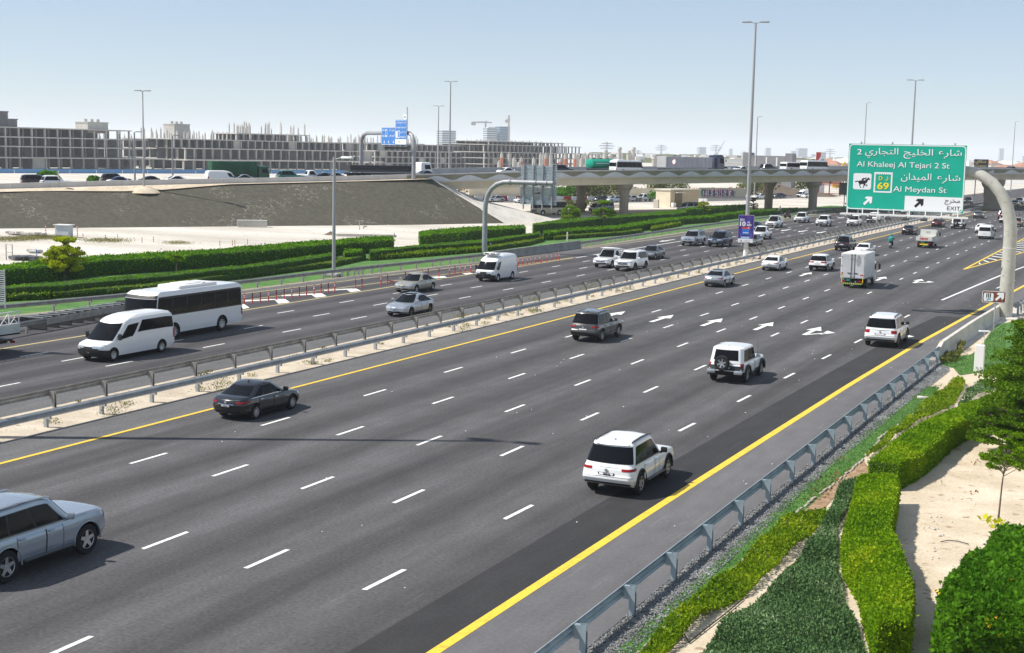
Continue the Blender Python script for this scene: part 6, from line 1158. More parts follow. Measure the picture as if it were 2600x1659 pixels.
place(car('sedan', 'midgrey', 'grey sedan farthest along, about to enter the overpass shade', 'car', 0), gV2(1490, 667))
place(car('suv', 'maroon', 'dark red SUV half behind the thick gantry post', 'SUV', 0), gV2(1770, 680)+np.array((1.75, 0, 0)))
place(car('crossover', 'white', 'white car with black bumper cut by the left edge of the gantry post', 'car', 0, trim=.35), gV2(1800, 748)+np.array((1.7, 0, 0)))
place(car('crossover', 'gold', 'gold crossover just right of the thick gantry post', 'car', 0), gV2(2180, 813))
# oncoming lanes, seen from the front
place(car('sedan', 'silver', 'silver sedan with sunroof next to the median guardrail', 'car', rim='five', sunroof=True, dark_rim=True), gF(1357, 629), False)
place(car('sedan', 'beige', 'beige sedan beside the red bollards', 'car', rim='five', tailcol='lamp_red'), gF(1400, 444), False)
place(car('pickup', 'white', 'white pickup with a frame over its bed left of the large white SUV', 'pickup', rack=True), gG(1082, 402), False)
place(car('patrol', 'white', 'large white SUV with chrome grille passing the median guardrail', 'SUV', rails=False, sunroof=True, rim='five', dark_rim=True), gG(1260, 429), False)
place(car('sedan', 'midgrey', 'metallic grey sedan behind the large white SUV', 'car', rim='five'), gG(1420, 337), False)
place(car('long_suv', 'silver', 'silver SUV with dark headlights left of the navy SUV', 'SUV', rails=True), gG(1745, 231), False)
place(car('patrol', 'navy', 'navy blue SUV left of the advertising board', 'SUV', rails=True), gV1(335, 1348), False)
place(car('pickup', 'white', 'white double cab pickup right of the advertising board', 'pickup', 0), gV1(950, 1234), False)
place(car('sedan', 'midgrey', 'grey green sedan partly behind the advertising board', 'car', 0), gV1(820, 1338), False)
place(car('sedan', 'darkblue', 'dark blue car showing past the right edge of the advertising board', 'car', 0), gV1(842, 1115), False)
place(car('pickup', 'white', 'white pickup with a tall cage on its bed', 'pickup', 0, rack=True), gV1(1135, 1058), False)
place(car('pickup', 'white', 'white pickup following the caged pickup on the outer lane', 'pickup', 0), gV1(1550, 983), False)
place(car('suv', 'white', 'white SUV between the outer pickup and the pale SUV', 'SUV', 0), gI(612, 232), False)
place(car('suv', 'white', 'plain pale SUV in the middle of the oncoming row', 'SUV', 0), gI(852, 232), False)
place(car('suv', 'white', 'white SUV with black grille under the left part of the green sign', 'SUV', 0, trim=.3), gI(1005, 206), False)
place(car('suv', 'white', 'white oncoming car just visible below the green sign', 'SUV', 0), gI(1262, 138), False)
place(car('suv', 'black', 'dark oncoming SUV in the gap between sign and wide column', 'SUV', 0), gV2(1290, 410), False)
place(car('sedan', 'silver', 'silver oncoming sedan right of the bent gantry post beyond the bridge', 'car', 0), gV2(2120, 440), False)
place(car('suv', 'midgrey', 'dark grey oncoming car behind the silver sedan at the right edge', 'SUV', 0), gV2(2195, 415), False)
# vans and buses
NOSE_H = [(0, .14), (.06, .04), (.2, .0), (.32, .03), (.40, .10), (.44, .30), (.485, .62), (.92, 1.62), (.97, 1.95), (1, 2.4)]
v, _ = boxcar('passenger_van', 5.92, 1.95, .27, [(-2.96, 2.2), (-2.2, 2.28), (-.2, 2.28), (.8, 2.2), (2, 1.9)], NOSE_H, 'white high roof passenger van with black bumper in the foreground', 'van', 'white', ((.0, .66, .55, .85), (.71, .94, .47, .80)), 3.86, .345, .15, None, (.495, .90), (.52, .86), None, .36, .14, (.19, .255, .24, .52), (.80, .93, .265, .335), (.15, .23, .315))
place(v, gE(893, 974), False)
v, bd = boxcar('delivery_van', 5.23, 1.88, .27, [(-2.6, 2.2), (-2., 2.27), (-.2, 2.27), (.7, 2.2), (2, 1.9)], [(0, .14), (.06, .04), (.2, .0), (.34, .02), (.42, .08), (.47, .24), (.88, .82), (.95, 1.1), (1, 1.6)], 'white windowless van with a cooling unit on its roof', 'van', 'white', ((.83, .985, .50, .78),), 2.94, .335, .0, None, (.475, .86), (.55, .85), None, .36, .14, (.19, .255, .24, .52), (.80, .92, .27, .355), (.17, .21, .36))
q = MB(); q.bbox((0, 1.0, 2.38), (1.3, .75, .2), .06); [q.box((x, 1.38, 2.40), (.42, .02, .1), 0, 1) for x in (-.3, .3)]; q.build('cooling_unit', [M['white'], M['black']], v, 40)
place(v, gF(2035, 354), False)
v, _ = boxcar('minivan', 4.84, 1.88, .27, [(-2.4, 1.98), (-1.8, 2.08), (.2, 2.08), (1., 2.0), (2, 1.75)], [(0, .12), (.06, .04), (.2, .0), (.38, .04), (.46, .20), (.90, .86), (.96, 1.1), (1, 1.5)], 'cream minivan with roof rack seen from behind, left of the gantry post', 'van', 'white', ((.02, .32, .56, .86), (.35, .66, .56, .86), (.70, .97, .52, .84)), 2.57, .33, .1, None, (.48, .88), (.54, .87), None, .34, .12, (.19, .255, .34, .56))
place(v, gV2(1650, 1033), True)
def coach(name, L, W, H, label, pname, glassm='glass', ac=True, group=None, npane=6, cat='bus'):
    z = .38; v, bd = boxcar(name, L, W, z, [(-L/2, H-.06), (-L/2+.5, H), (L/2-.5, H), (L/2, H-.1)], [(0, .12), (.08, .02), (.35, .0), (.42, .03), (.86, .18), (.94, .3), (1, .55)], label, cat, pname, (), L*.53, .46, .15, group, (.40, .86), (.5, .85), None, .15, .12, (.19, .255, .18, .36), (.80, .94, .14, .24), (.10, .12, .2), [(0, .98), (.1, 1), (.5, 1), (.86, .985), (.94, .97), (1, .89)], [(0, .04), (.1, 0), (.86, .04), (.94, .1), (1, .25)], glassm, 'steel', False, True, .235, False)
    for s_ in (-1, 1):
        b = MB(); bd.patch(b, .252, .748, .43, .89, .010, s_, 24, 3); o = b.build('window_band', M['black'], v, 60)
        for k in range(npane): b = MB(); bd.patch(b, .255+.49*(k+.04)/npane, .255+.49*(k+.96)/npane, .46, .84, .018, s_, 5, 3); b.build('window_pane', M[glassm], o, 60)
        b = MB(); bd.patch(b, .30, .325, .1, .40, .006, s_, 3, 3); b.build('hatch', paint(pname, ()), v, 60)
    b = MB(); bd.sym(b, True, .225, .87, .935, .014, 12, 3); b.build('destination_box', M['black'], v, 60)
    if ac: q = MB(); q.bbox((0, -.3, H+.09), (1.7, L*.42, .24), .1); q.bbox((0, -.2, H+.22), (1.2, L*.2, .08), .03); [q.box((.25*i-.7, -.9, H+.23), (.1, .3, .06)) for i in range(6)]; q.build('roof_unit', M['white'], v, 40)
    return v
v = coach('coach_bus', 8.6, 2.4, 2.86, 'white bus with dark window band behind the passenger van', 'white', 'glass', True)
for k_ in ('W', 'wb', 'L', '_'): del v[k_]
v.location = (-53.1, 65.85, .006); v.rotation_euler = (0, 0, math.pi)
# trucks: chassis, cab and load as parts
def truck_cab(root, W, y0, L, z0, H, pname, tilt=.12, glassm='glass'):
    P = paint(pname, ()); bd = Loft(L, W, [(-9, z0), (9, z0)], [(-9, H), (9, H)], [(0, 1), (.1, 1), (.5, 1), (.88, .96), (.95, .92), (1, .84)], [(0, .04), (.3, .0), (.45, .02), (.88, tilt+.1), (.95, tilt+.16), (1, tilt+.3)], [(0, 0), (.9, .02), (1, .1)], .18, .06, .06, .0, .0, None, y0, .03)
    b = MB(); bd.mesh(b, 0); b.build('cab', [P, M['black']], root, 34, True); b = MB(); bd.sym(b, True, .225, .48, .86, .012); b.build('windscreen', M[glassm], root, 60); b = MB(); bd.sym(b, True, .13, .2, .42, .012); b.build('grille', M['black'], root, 60); b = MB(); bd.sym(b, True, .25, .0, .13, .03); b.build('front_bumper', M['white'] if pname == 'white' else M['black'], root, 60)
    for s_ in (-1, 1):
        b = MB(); bd.patch(b, .42, .72, .5, .82, .012, s_); b.build('side_window', M[glassm], root, 60); b = MB(); bd.patch(b, .80, .93, .16, .28, .014, s_); b.build('headlight', M['lamp_clear'], root, 60)
        q = MB(); q.bbox((s_*(W/2+.22), y0+L/2-.05, z0+(H-z0)*.66), (.2, .1, .48), .04); q.tube([(s_*W/2, y0+L/2-.2, z0+(H-z0)*.86), (s_*(W/2+.22), y0+L/2-.06, z0+(H-z0)*.82)], .02, 6); q.build('mirror', M['black'], root, 40)
def light_truck(name, label, L=6.2, W=2.0, cat='truck', wr=.38, wb=3.4, cabL=1.65, cabH=2.2):
    root = empty(name, (0, 0, 0), 0, label, cat); root['W'] = W; root['wb'] = wb; root['L'] = L
    truck_cab(root, W*.97, L/2-cabL/2, cabL, .45, cabH, 'white'); b = MB(); [b.box((x, -.3, .62), (.14, L-.8, .2)) for x in (-.4, .4)]; b.box((0, .2, .6), (1.2, .9, .35)); b.build('chassis', M['black'], root)
    for s_ in (-1, 1):
        add_wheel(root, s_*(W/2-.14), wb/2+.1, wr, .22, 'steel', True); add_wheel(root, s_*(W/2-.14), -wb/2+.1, wr, .24, 'steel', True); add_wheel(root, s_*(W/2-.42), -wb/2+.1, wr, .24, 'steel', True)
        q = MB(); q.bbox((s_*(W/2-.3), -L/2+.06, .62), (.34, .06, .14), .02); q.build('tail_light', M['lamp_red'], root)
    return root
t = light_truck('box_truck', 'white box truck with two rear doors and a striped bumper', 6.3, 2.05); L = 6.3
b = MB(); b.bbox((0, -.85, 1.98), (2.12, 4.5, 2.22), .03); b.build('cargo_box', nmat('box_white', (.60, .60, .58), (.72, .72, .70), .8, .45, 4), t, 40)
for s_ in (-1, 1):
    b = MB(); b.box((s_*.50, -3.115, 1.98), (.96, .03, 2.06)); d = b.build('rear_door', nmat('door_white', (.50, .51, .52), (.62, .63, .64), .8, .4, 4), t)
    q = MB(); q.cyl((s_*.14, -3.16, .95), (s_*.14, -3.16, 3.02), .02, .02, 6); [q.box((s_*.14, -3.15, z), (.1, .05, .08)) for z in (1.0, 1.35, 2.6, 2.98)]; q.box((s_*.3, -3.16, 1.35), (.3, .03, .06)); q.build('lock_bar', M['rim_dark'], d)
    q = MB(); [q.box((s_*.98, -3.14, z), (.1, .04, .1)) for z in (1.2, 2.0, 2.8)]; q.build('hinge', M['rim'], d)
    q = MB(); q.box((s_*.92, -3.1, .66), (.05, .05, .6)); q.build('guard_frame', M['sign_yellow'], t)
q = MB(); n = 22; P = [(.5+.20*math.cos(6.283*k/n)*(1+.18*math.sin(3.1*k)), 2.45+.5*math.sin(6.283*k/n)*(1+.12*math.cos(2.3*k))) for k in range(n)]; q.add([(x, -3.137, z) for x, z in P], [tuple(range(n))]); q.build('faded_print', nmat('faded_grey', (.20, .21, .22), (.42, .43, .44), 6., .6), t)
q = MB(); q.box((-.9, -3.14, 1.15), (.12, .01, .14)); q.build('sticker', M['sign_yellow'], t); q = MB(); q.box((-.9, -3.14, 1.32), (.12, .01, .14)); q.box((.82, -3.14, 1.2), (.28, .01, .1)); q.build('sticker', M['red'], t)
b = MB(); b.bbox((0, -3.15, .42), (1.95, .1, .16), .02); b.build('rear_bumper', M['black'], t)
q = MB(); [q.add([(-.92+.165*k, -3.205, .36), (-.92+.165*k+.09, -3.205, .36), (-.92+.165*k+.13, -3.205, .48), (-.92+.165*k+.04, -3.205, .48)], [(0, 1, 2, 3)]) for k in range(11)]; q.build('bumper_stripe', mat('lime_stripe', (.55, .68, .05), .5), t)
q = MB(); q.box((-.35, -3.16, .72), (.34, .02, .14)); q.build('number_plate', mat('plate_green', (.0, .25, .15), .5), t); q = MB(); q.bbox((0, 1.75, 2.75), (1.5, .5, .3), .1); q.build('cooling_unit', M['white'], t, 40)
place(t, gI(905, 712)+np.array((0, .4, 0)), True)
t = light_truck('tipper_truck', 'white tipper truck with open bed and red lettering on its tailgate', 5.6, 2.0, 'truck', .40, 3.0)
BW = paint('truck_cream', (.66, .65, .60), .4)
b = MB(); b.box((0, -1.1, .95), (2.02, 3.3, .12)); b.build('bed_floor', BW, t)
for s_ in (-1, 1): b = MB(); b.box((s_*.99, -1.1, 1.24), (.06, 3.3, .48)); b.build('side_board', BW, t)
b = MB(); b.box((0, -2.76, 1.24), (2.04, .06, .5)); tg = b.build('tailgate', BW, t); b = MB(); b.box((0, .56, 1.66), (2.0, .06, 1.3)); b.build('headboard', BW, t); b = MB(); b.box((0, .52, 1.95), (.5, .04, .22)); b.build('rear_grille', M['galv'], t)
me = text_mesh('HINO', .30, 'lettering', M['red'], .02, 'C', .004, 1.35); o = link('lettering', me, tg, (0, -2.80, 1.13)); o.rotation_euler = (R(90), 0, 0)
q = MB(); q.box((0, -2.72, .5), (1.0, .05, .16)); q.build('bumper_stripe', M['sign_yellow'], t); q = MB(); q.box((-.1, -2.7, .76), (.4, .03, .15)); q.build('number_plate', bpy.data.materials['plate_green'], t)
place(t, gV2(600, 1190)+np.array((0, .2, 0)), True)
# flat service truck with arrow board, its rear end in view
t = light_truck('service_truck', 'grey flatbed service truck with a louvred board cut by the left edge', 7.2, 2.2, 'truck', .42, 4.0)
GB = nmat('truck_grey', (.40, .45, .43), (.50, .55, .53), 1.5, .5); b = MB(); b.box((0, -1.3, 1.08), (2.25, 5.0, .1)); b.build('bed_floor', GB, t)
for s_ in (-1, 1):
    b = MB(); b.box((s_*1.1, -1.3, 1.3), (.05, 5.0, .5)); b.build('side_board', GB, t); q = MB(); q.box((s_*1.1, -1.3, 2.28), (.06, 5.0, .06)); q.box((s_*1.1, -1.3, 1.62), (.06, 5., .06))
    for k in range(8): y = -3.75+k*.7; q.cyl((s_*1.1, y, 1.55), (s_*1.1, y+.7, 2.28), .022, .022, 5); q.cyl((s_*1.1, y+.7, 1.55), (s_*1.1, y, 2.28), .022, .022, 5); q.cyl((s_*1.1, y, 1.55), (s_*1.1, y, 2.28), .03, .03, 5)
    q.build('lattice_rail', M['white_mat'], t)
q = MB(); [q.box((x, -3.2, 2.75+.115*k), (.62, .05, .055)) for k in range(16) for x in (-.42, .42)]; [q.box((x, -3.16, 3.55), (.05, .05, 2.1)) for x in (-.74, -.1, .1, .74)]; q.build('louvred_board', M['galv'], t)
q = MB(); q.box((0, -3.14, 3.55), (.14, .1, 2.0)); q.build('board_post', M['rim_dark'], t); q = MB(); q.box((.5, -3.9, .62), (1.4, .5, .1)); q.build('rear_step', M['black'], t)
for k_ in ('W', 'wb', 'L'): del t[k_]
t.location = (-56.4, 50.9, .006); t.rotation_euler = (0, 0, math.pi)
# ---------------- people and motorbikes
def person(name, joints, edges, radii, mt, parent=None, head=None, headr=.11):
    me = bpy.data.meshes.new(name); me.from_pydata(joints, edges, []); o = bpy.data.objects.new(name, me); COL.objects.link(o); md = o.modifiers.new('s', 'SKIN'); me.skin_vertices[0].data[0].use_root = True
    for i, r in enumerate(radii): me.skin_vertices[0].data[i].radius = (r, r)
    sb = o.modifiers.new('d', 'SUBSURF'); sb.levels = 2; m2 = evalmesh(o, name); o.modifiers.clear(); o.data = m2; m2.materials.clear(); m2.materials.append(mt); m2.polygons.foreach_set('use_smooth', [True]*len(m2.polygons))
    if parent: o.parent = parent
    return o
SIT = [(0, -.10, .92), (0, -.06, 1.15), (0, .02, 1.38), (0, .06, 1.50), (0, .08, 1.62), (.12, .12, .86), (.20, .26, .66), (.17, .12, .36), (.17, .22, .30), (-.12, .12, .86), (-.20, .26, .66), (-.17, .12, .36), (-.17, .22, .30), (.20, .04, 1.36), (.27, .18, 1.12), (.26, .44, 1.06), (-.20, .04, 1.36), (-.27, .18, 1.12), (-.26, .44, 1.06)]
SE = [(0, 1), (1, 2), (2, 3), (3, 4), (0, 5), (5, 6), (6, 7), (7, 8), (0, 9), (9, 10), (10, 11), (11, 12), (2, 13), (13, 14), (14, 15), (2, 16), (16, 17), (17, 18)]
SR = [.15, .155, .15, .07, .09, .09, .075, .055, .05, .09, .075, .055, .05, .075, .055, .04, .075, .055, .04]
def motorbike(label, col='black', box_col=None):
    root = empty('motorbike', (0, 0, 0), 0, label, 'motorbike'); 
    for y in (-.62, .66):
        ty, ri = wheel_meshes(.29, .11, 'six'); o = link('wheel', ty, root, (0, y, .29)); link('rim', ri, o)
    b = MB(); b.bbox((0, -.05, .42), (.24, .6, .3), .08); b.bbox((0, .28, .72), (.26, .4, .24), .1); b.tube([(0, .66, .29), (0, .52, .75), (0, .45, .98)], .045, 8); b.tube([(0, -.62, .29), (0, -.2, .5)], .04, 8); b.build('frame', paint(col, (.02, .02, .02)), root, 40)
    b = MB(); b.bbox((0, -.32, .78), (.26, .75, .11), .05); b.build('seat', M['black_mat'], root, 40); b = MB(); b.tube([(-.34, .40, 1.02), (0, .46, 1.0), (.34, .40, 1.02)], .018, 6); [b.bbox((s_*.3, .48, 1.18), (.12, .02, .08), .02) for s_ in (-1, 1)]; b.build('handlebar', M['black'], root)
    b = MB(); b.bbox((0, -.82, .70), (.14, .05, .08), .02); b.build('tail_light', M['lamp_red'], root); b = MB(); b.bbox((0, .62, .86), (.16, .1, .16), .04); b.build('headlight', M['lamp_clear'], root); b = MB(); b.box((0, -.86, .52), (.16, .02, .2)); b.build('number_plate', M['plate'], root)
    b = MB(); b.tube([(.14, -.1, .3), (.16, -.75, .34)], .04, 8); b.build('exhaust', M['rim'], root)
    return root
def rider(root_loc, rz, label, cloth, legs, helmet_mt, boxm=None, stand=False):
    o = person('person', SIT, SE, SR, cloth); tag(o, label, 'person'); o.location = root_loc; o.rotation_euler = (0, 0, rz)
    b = MB(); b.lathe([(.05, -.17), (.12, -.12), (.145, 0), (.13, .09), (.08, .14), (.02, .155)], 14, 0, 'Z', (0, .09, 1.70)); b.build('helmet', helmet_mt, o, 60); b = MB(); b.bbox((0, .2, 1.69), (.2, .06, .1), .03); b.build('visor', M['glass'], o, 40)
    tr = person('trousers', [SIT[0], SIT[5], SIT[6], SIT[7], SIT[9], SIT[10], SIT[11]], [(0, 1), (1, 2), (2, 3), (0, 4), (4, 5), (5, 6)], [.16, .105, .09, .068, .105, .09, .068], legs, o)
    for s_ in (-1, 1): q = MB(); q.bbox((s_*.17, .2, .28), (.1, .27, .1), .03); q.build('shoe', M['black'], o, 40); q = MB(); q.bbox((s_*.26, .46, 1.05), (.09, .1, .08), .03); q.build('glove', M['black'], o, 40)
    return o
mp = gI(1105, 402); mb = motorbike('black delivery motorbike ridden by the teal rider'); mb.location = (mp[0], mp[1]+.5, .006)
o = rider((mp[0], mp[1]+.5, .006), 0, 'delivery rider in teal jacket and teal helmet on a motorbike', M['teal_cloth'], M['dark_cloth'], M['teal_cloth'])
b = MB(); b.bbox((0, -.66, 1.14), (.46, .46, .5), .06); bx = b.build('delivery_box', M['teal_cloth'], None, 40); bx.location = (mp[0], mp[1]+.5, .006); tag(bx, 'teal delivery box on the back of the motorbike', 'box')
q = gV1(1290, 912); mb = motorbike('red motorbike parked leaning at the far guardrail', 'red_bike'); PAINT['red_bike'].node_tree.nodes['Principled BSDF'].inputs['Base Color'].default_value = (.4, .01, .01, 1); mb.location = (q[0], q[1]+.6, 0); mb.rotation_euler = (0, R(14), R(150))
o = rider((q[0]+.1, q[1]+.6, 0), R(150), 'man in dark clothes leaning over the parked red motorbike', M['dark_cloth'], M['dark_cloth'], M['black'])
q = gV1(1205, 870); o = rider((q[0]-.6, q[1]+1.2, .0), R(170), 'man in pale grey helmet left of the parked red motorbike', mat('grey_cloth', (.2, .21, .24), .9), M['dark_cloth'], M['silver'] if 'silver' in M else mat('helmet_grey', (.4, .4, .42), .4)); mb = motorbike('dark motorbike behind the guardrail under the man in grey helmet'); mb.location = (q[0]-.6, q[1]+1.2, 0); mb.rotation_euler = (0, 0, R(170))
# ------------------------------------------------------------------ hedges, shrubs, trees, garden
M['leaf_grey'] = leafmat('leaf_grey', (.03, .05, .025), (.08, .11, .06), (.16, .19, .12), .2)
def resamp(P, n):
    P = np.array([p[:2] for p in P], float); s = np.r_[0, np.cumsum(np.linalg.norm(np.diff(P, axis=0), axis=1))]; q = np.linspace(0, s[-1], n); return np.c_[np.interp(q, s, P[:, 0]), np.interp(q, s, P[:, 1])]
def scatter_poly(tri, dens):
    """random points on triangles (n,3,3) with a density per square metre; returns points and normals"""
    a, b_, c = tri[:, 0], tri[:, 1], tri[:, 2]; cr = np.cross(b_-a, c-a); ar = np.linalg.norm(cr, axis=1)/2; n = int(ar.sum()*dens); idx = rng.choice(len(tri), n, p=ar/ar.sum()); u, v = rng.random(n), rng.random(n); fl = u+v > 1; u[fl] = 1-u[fl]; v[fl] = 1-v[fl]
    return a[idx]+(b_-a)[idx]*u[:, None]+(c-a)[idx]*v[:, None], cr[idx]/(np.linalg.norm(cr[idx], axis=1)[:, None]+1e-9)
def tris_of(me):
    me.calc_loop_triangles(); V = np.array([v.co for v in me.vertices]); return V[np.array([t.vertices for t in me.loop_triangles])]
def leafy(name, hull, lm, dens, size, root=None, asp=.42, jit=.6, upn=.25, hm='hull', keep=True, off=.0, stuff=False):
    """a leafy thing: dark inner hull with leaf quads over its faces"""
    T_ = tris_of(hull); T_ = T_[np.max(T_[:, :, 2], axis=1) > .05] if len(T_) else T_
    P, Nn = scatter_poly(T_, dens); Nn = Nn.copy(); Nn[:, 2] += upn; P = P+Nn*off+Nn*(rng.exponential(.22, (len(P), 1))-.1)*size; V = leaf_quads(P, Nn, size, asp, 0, jit)
    hv = np.array([v.co for v in hull.vertices]); me = np_mesh(name, V, len(V), M[lm] if isinstance(lm, str) else lm)
    return me
def hedge(label, near, far_, h, lm='leaf_far', dens=60, size=.16, cat='hedge', name='hedge', n=None, z0=-.05, jit=1.3, lump=.06, group=None, taper=.08, kind=None):
    Nn, Fn = np.array([p[:2] for p in near]), np.array([p[:2] for p in far_]); Ln = np.linalg.norm(np.diff(Nn, axis=0), axis=1).sum(); n = n or max(4, int(Ln/1.1)); A, B = resamp(near, n), resamp(far_, n); O = np.array((*((A[0]+B[0])/2), 0.))
    G = []
    for i in range(n):
        e = 1-.12*(i in (0, n-1)); a, c = np.array((*A[i], 0.)), np.array((*B[i], 0.)); d = c-a; w_ = np.linalg.norm(d); d /= w_; hh = h*(1+random.uniform(-lump, lump)*.6); j = lambda: random.uniform(-lump, lump)*.6
        z = lambda v: np.array((0, 0, v)); k = .14
        G.append([a-d*(.0+j())+z(z0), a-d*(taper+j())+z(hh*.5), a+d*(.02+j())+z(hh*.93), a+d*k+z(hh), (a+c)/2+z(hh*(1+j()*.3)), c-d*k+z(hh), c-d*(.02+j())+z(hh*.93), c+d*(taper+j())+z(hh*.5), c+z(z0)])
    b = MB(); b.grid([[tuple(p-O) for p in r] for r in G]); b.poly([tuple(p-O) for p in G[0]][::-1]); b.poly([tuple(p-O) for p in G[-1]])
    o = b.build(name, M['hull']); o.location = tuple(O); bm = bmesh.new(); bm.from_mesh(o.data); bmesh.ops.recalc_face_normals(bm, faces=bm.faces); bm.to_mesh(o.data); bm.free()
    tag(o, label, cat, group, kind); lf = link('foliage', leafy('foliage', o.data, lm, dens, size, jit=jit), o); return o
# clipped hedges beyond the far lanes
hz = 1.25
N = lambda f, L_, z: [f(a, b, z) for a, b in L_]
hedge('tallest long clipped hedge along the sand, behind the yellow green tree', N(R1, [(-60, 548), (0, 540), (600, 490), (1300, 415), (2300, 360)], hz)+N(R2, [(300, 420), (900, 390), (1850, 300), (2400, 268)], hz)+N(R3, [(150, 450), (295, 442)], hz),
      N(R1, [(-60, 482), (0, 475), (600, 405), (1300, 350), (2300, 292)], hz)+N(R2, [(300, 372), (900, 320), (1550, 262), (1850, 250), (2400, 202)], hz)+N(R3, [(150, 402), (280, 402)], hz), hz)
hedge('short tall clipped hedge behind the bent grey gantry post', N(R3, [(635, 398), (1420, 325), (1975, 292)], hz), N(R3, [(620, 346), (900, 310), (1500, 280), (1960, 264)], hz), hz)
hedge('tall clipped hedge below the overpass with two small trees before it', N(R4, [(75, 562), (480, 530), (1050, 470), (1900, 418), (2010, 400)], hz), N(R4, [(62, 545), (400, 490), (850, 455), (1500, 405), (1880, 368), (2000, 345)], hz), hz)
hedge('tall clipped hedge between the beige hut and the advertising board', N(V4, [(780, 1150), (1200, 1120), (1900, 1085)], 1.5) if 0 else [gV4(a, b, ) if 0 else gp(1640+a/7.525, 380+b/7.525, 1.5) for a, b in ((775, 1150), (1200, 1120), (1960, 1085))], [gp(1640+a/7.525, 380+b/7.525, 1.5) for a, b in ((770, 1122), (1200, 1090), (1960, 1055))], 1.5)
hz = .9
hedge('long lower clipped hedge in front of the tallest hedge, before the square lamp post', N(R1, [(-60, 770), (0, 765), (600, 735), (1300, 675), (2300, 588)], hz)+N(R2, [(300, 642), (700, 605), (1450, 510), (1840, 442)], hz), N(R1, [(-60, 742), (0, 735), (600, 690), (1300, 630), (2300, 546)], hz)+N(R2, [(300, 605), (700, 570), (1450, 460), (1830, 407)], hz), hz)
hedge('very short low hedge just right of the square lamp post', N(R2, [(1985, 410), (2210, 397)], hz), N(R2, [(1975, 378), (2200, 368)], hz), hz)
hedge('lower clipped hedge running behind the foot of the bent gantry', N(R3, [(0, 600), (600, 540), (1420, 480), (1900, 410), (2150, 375)], hz), N(R3, [(0, 567), (600, 515), (1420, 440), (2000, 370), (2150, 345)], hz), hz)
hedge('lower clipped hedge in front of the two small trees by the overpass', N(R4, [(205, 668), (450, 640), (1150, 600), (1850, 500), (2000, 480), (2400, 457)], hz), N(R4, [(205, 640), (640, 600), (1150, 565), (1700, 480), (1900, 465), (2400, 430)], hz), hz)
hedge('lower clipped hedge passing behind the advertising board', [gp(1640+a/7.525, 380+b/7.525, hz) for a, b in ((1300, 1270), (1980, 1190), (2400, 1162), (2900, 1135))], [gp(1640+a/7.525, 380+b/7.525, hz) for a, b in ((1300, 1240), (1980, 1165), (2400, 1140), (2900, 1118))], hz)
hz = .45
for near, far_, lab in ((N(R1, [(-60, 935), (0, 930), (640, 902)], 0), N(R1, [(-60, 880), (0, 875), (640, 850)], 0), 'lowest yellow green shrub row above the louvred truck board'),
    (N(R1, [(680, 892), (1500, 832), (2100, 780)], 0)+N(R2, [(430, 772), (1000, 700), (1840, 592), (2250, 502)], 0), N(R1, [(680, 848), (1500, 790), (2100, 738)], 0)+N(R2, [(430, 752), (1000, 665), (1840, 545), (2240, 480)], 0), 'lowest yellow green shrub row above the white bus'),
    (N(R3, [(0, 712), (700, 662), (1420, 602)], 0), N(R3, [(0, 685), (700, 630), (1420, 578)], 0), 'lowest shrub row along the lawn left of the bent gantry foot'),
    (N(R3, [(1500, 592), (2000, 522), (2200, 470)], 0), N(R3, [(1500, 565), (2000, 488), (2180, 442)], 0), 'lowest shrub row right of the bent gantry foot, over the concrete barrier'),
    (N(R4, [(340, 752), (1200, 692), (1450, 662)], 0), N(R4, [(340, 735), (1200, 672), (1450, 642)], 0), 'lowest shrub row behind the guardrail beyond the concrete barrier'),
    (N(R4, [(1570, 640), (1940, 572)], 0), N(R4, [(1570, 622), (1950, 545)], 0), 'short yellow green shrub row left of the advertising board'),
    (N(R4, [(2080, 542), (2400, 522)], 0), N(R4, [(2080, 522), (2400, 502)], 0), 'farthest low shrub row just left of the advertising board')):
    hedge(lab, near, far_, hz, 'leaf_juniper', 70, .16, 'shrub row', 'shrub_row', None, -.05, .8, .12)
def cover(name, tri_polys, lm, dens, size, label, cat, h=.25, jit=.9, kind='stuff', soil=None, asp=.3, lump=.5, hm=.6):
    """ground cover: leaf tufts over flat areas at a ragged height"""
    T_ = []
    for P in tri_polys:
        c = np.mean([p[:2] for p in P], axis=0); n = len(P)
        for i in range(n): T_.append([(*c, 0), (*P[i][:2], 0), (*P[(i+1) % n][:2], 0)])
    T_ = np.array(T_, float); P, Nn = scatter_poly(T_, dens); Nn[:] = (0, 0, 1.)
    ph = np.sin(P[:, 0]*2.1+P[:, 1]*.7)*.25+np.sin(P[:, 0]*.9-P[:, 1]*1.7)*.25+.55; P[:, 2] = h*np.clip(ph+rng.normal(0, .12, len(P)), .05, 1.2)*rng.uniform(hm, 1., len(P))
    V = leaf_quads(P, Nn, size, asp, 0, jit); me = np_mesh(name, V, len(V), M[lm]); o = link(name, me); tag(o, label, cat, None, kind); return o
cover('grey_shrubs', [N(R1, [(280, 850), (1300, 795), (2300, 690), (2300, 640), (1300, 745), (280, 810)], 0), N(R2, [(430, 745), (1200, 645), (1900, 520), (1900, 475), (1200, 590), (430, 700)], 0), N(R3, [(0, 660), (800, 622), (1400, 575), (1400, 540), (800, 590), (0, 625)], 0), N(R3, [(1560, 550), (2150, 425), (2150, 395), (1560, 515)], 0), N(R4, [(160, 720), (1100, 672), (1100, 655), (160, 690)], 0), N(R4, [(1100, 668), (1900, 545), (1900, 520), (1100, 648)], 0)], 'leaf_grey', 34, .2, 'loose grey green shrubs between the lower hedge and the lowest shrub rows', 'shrubs', .5)
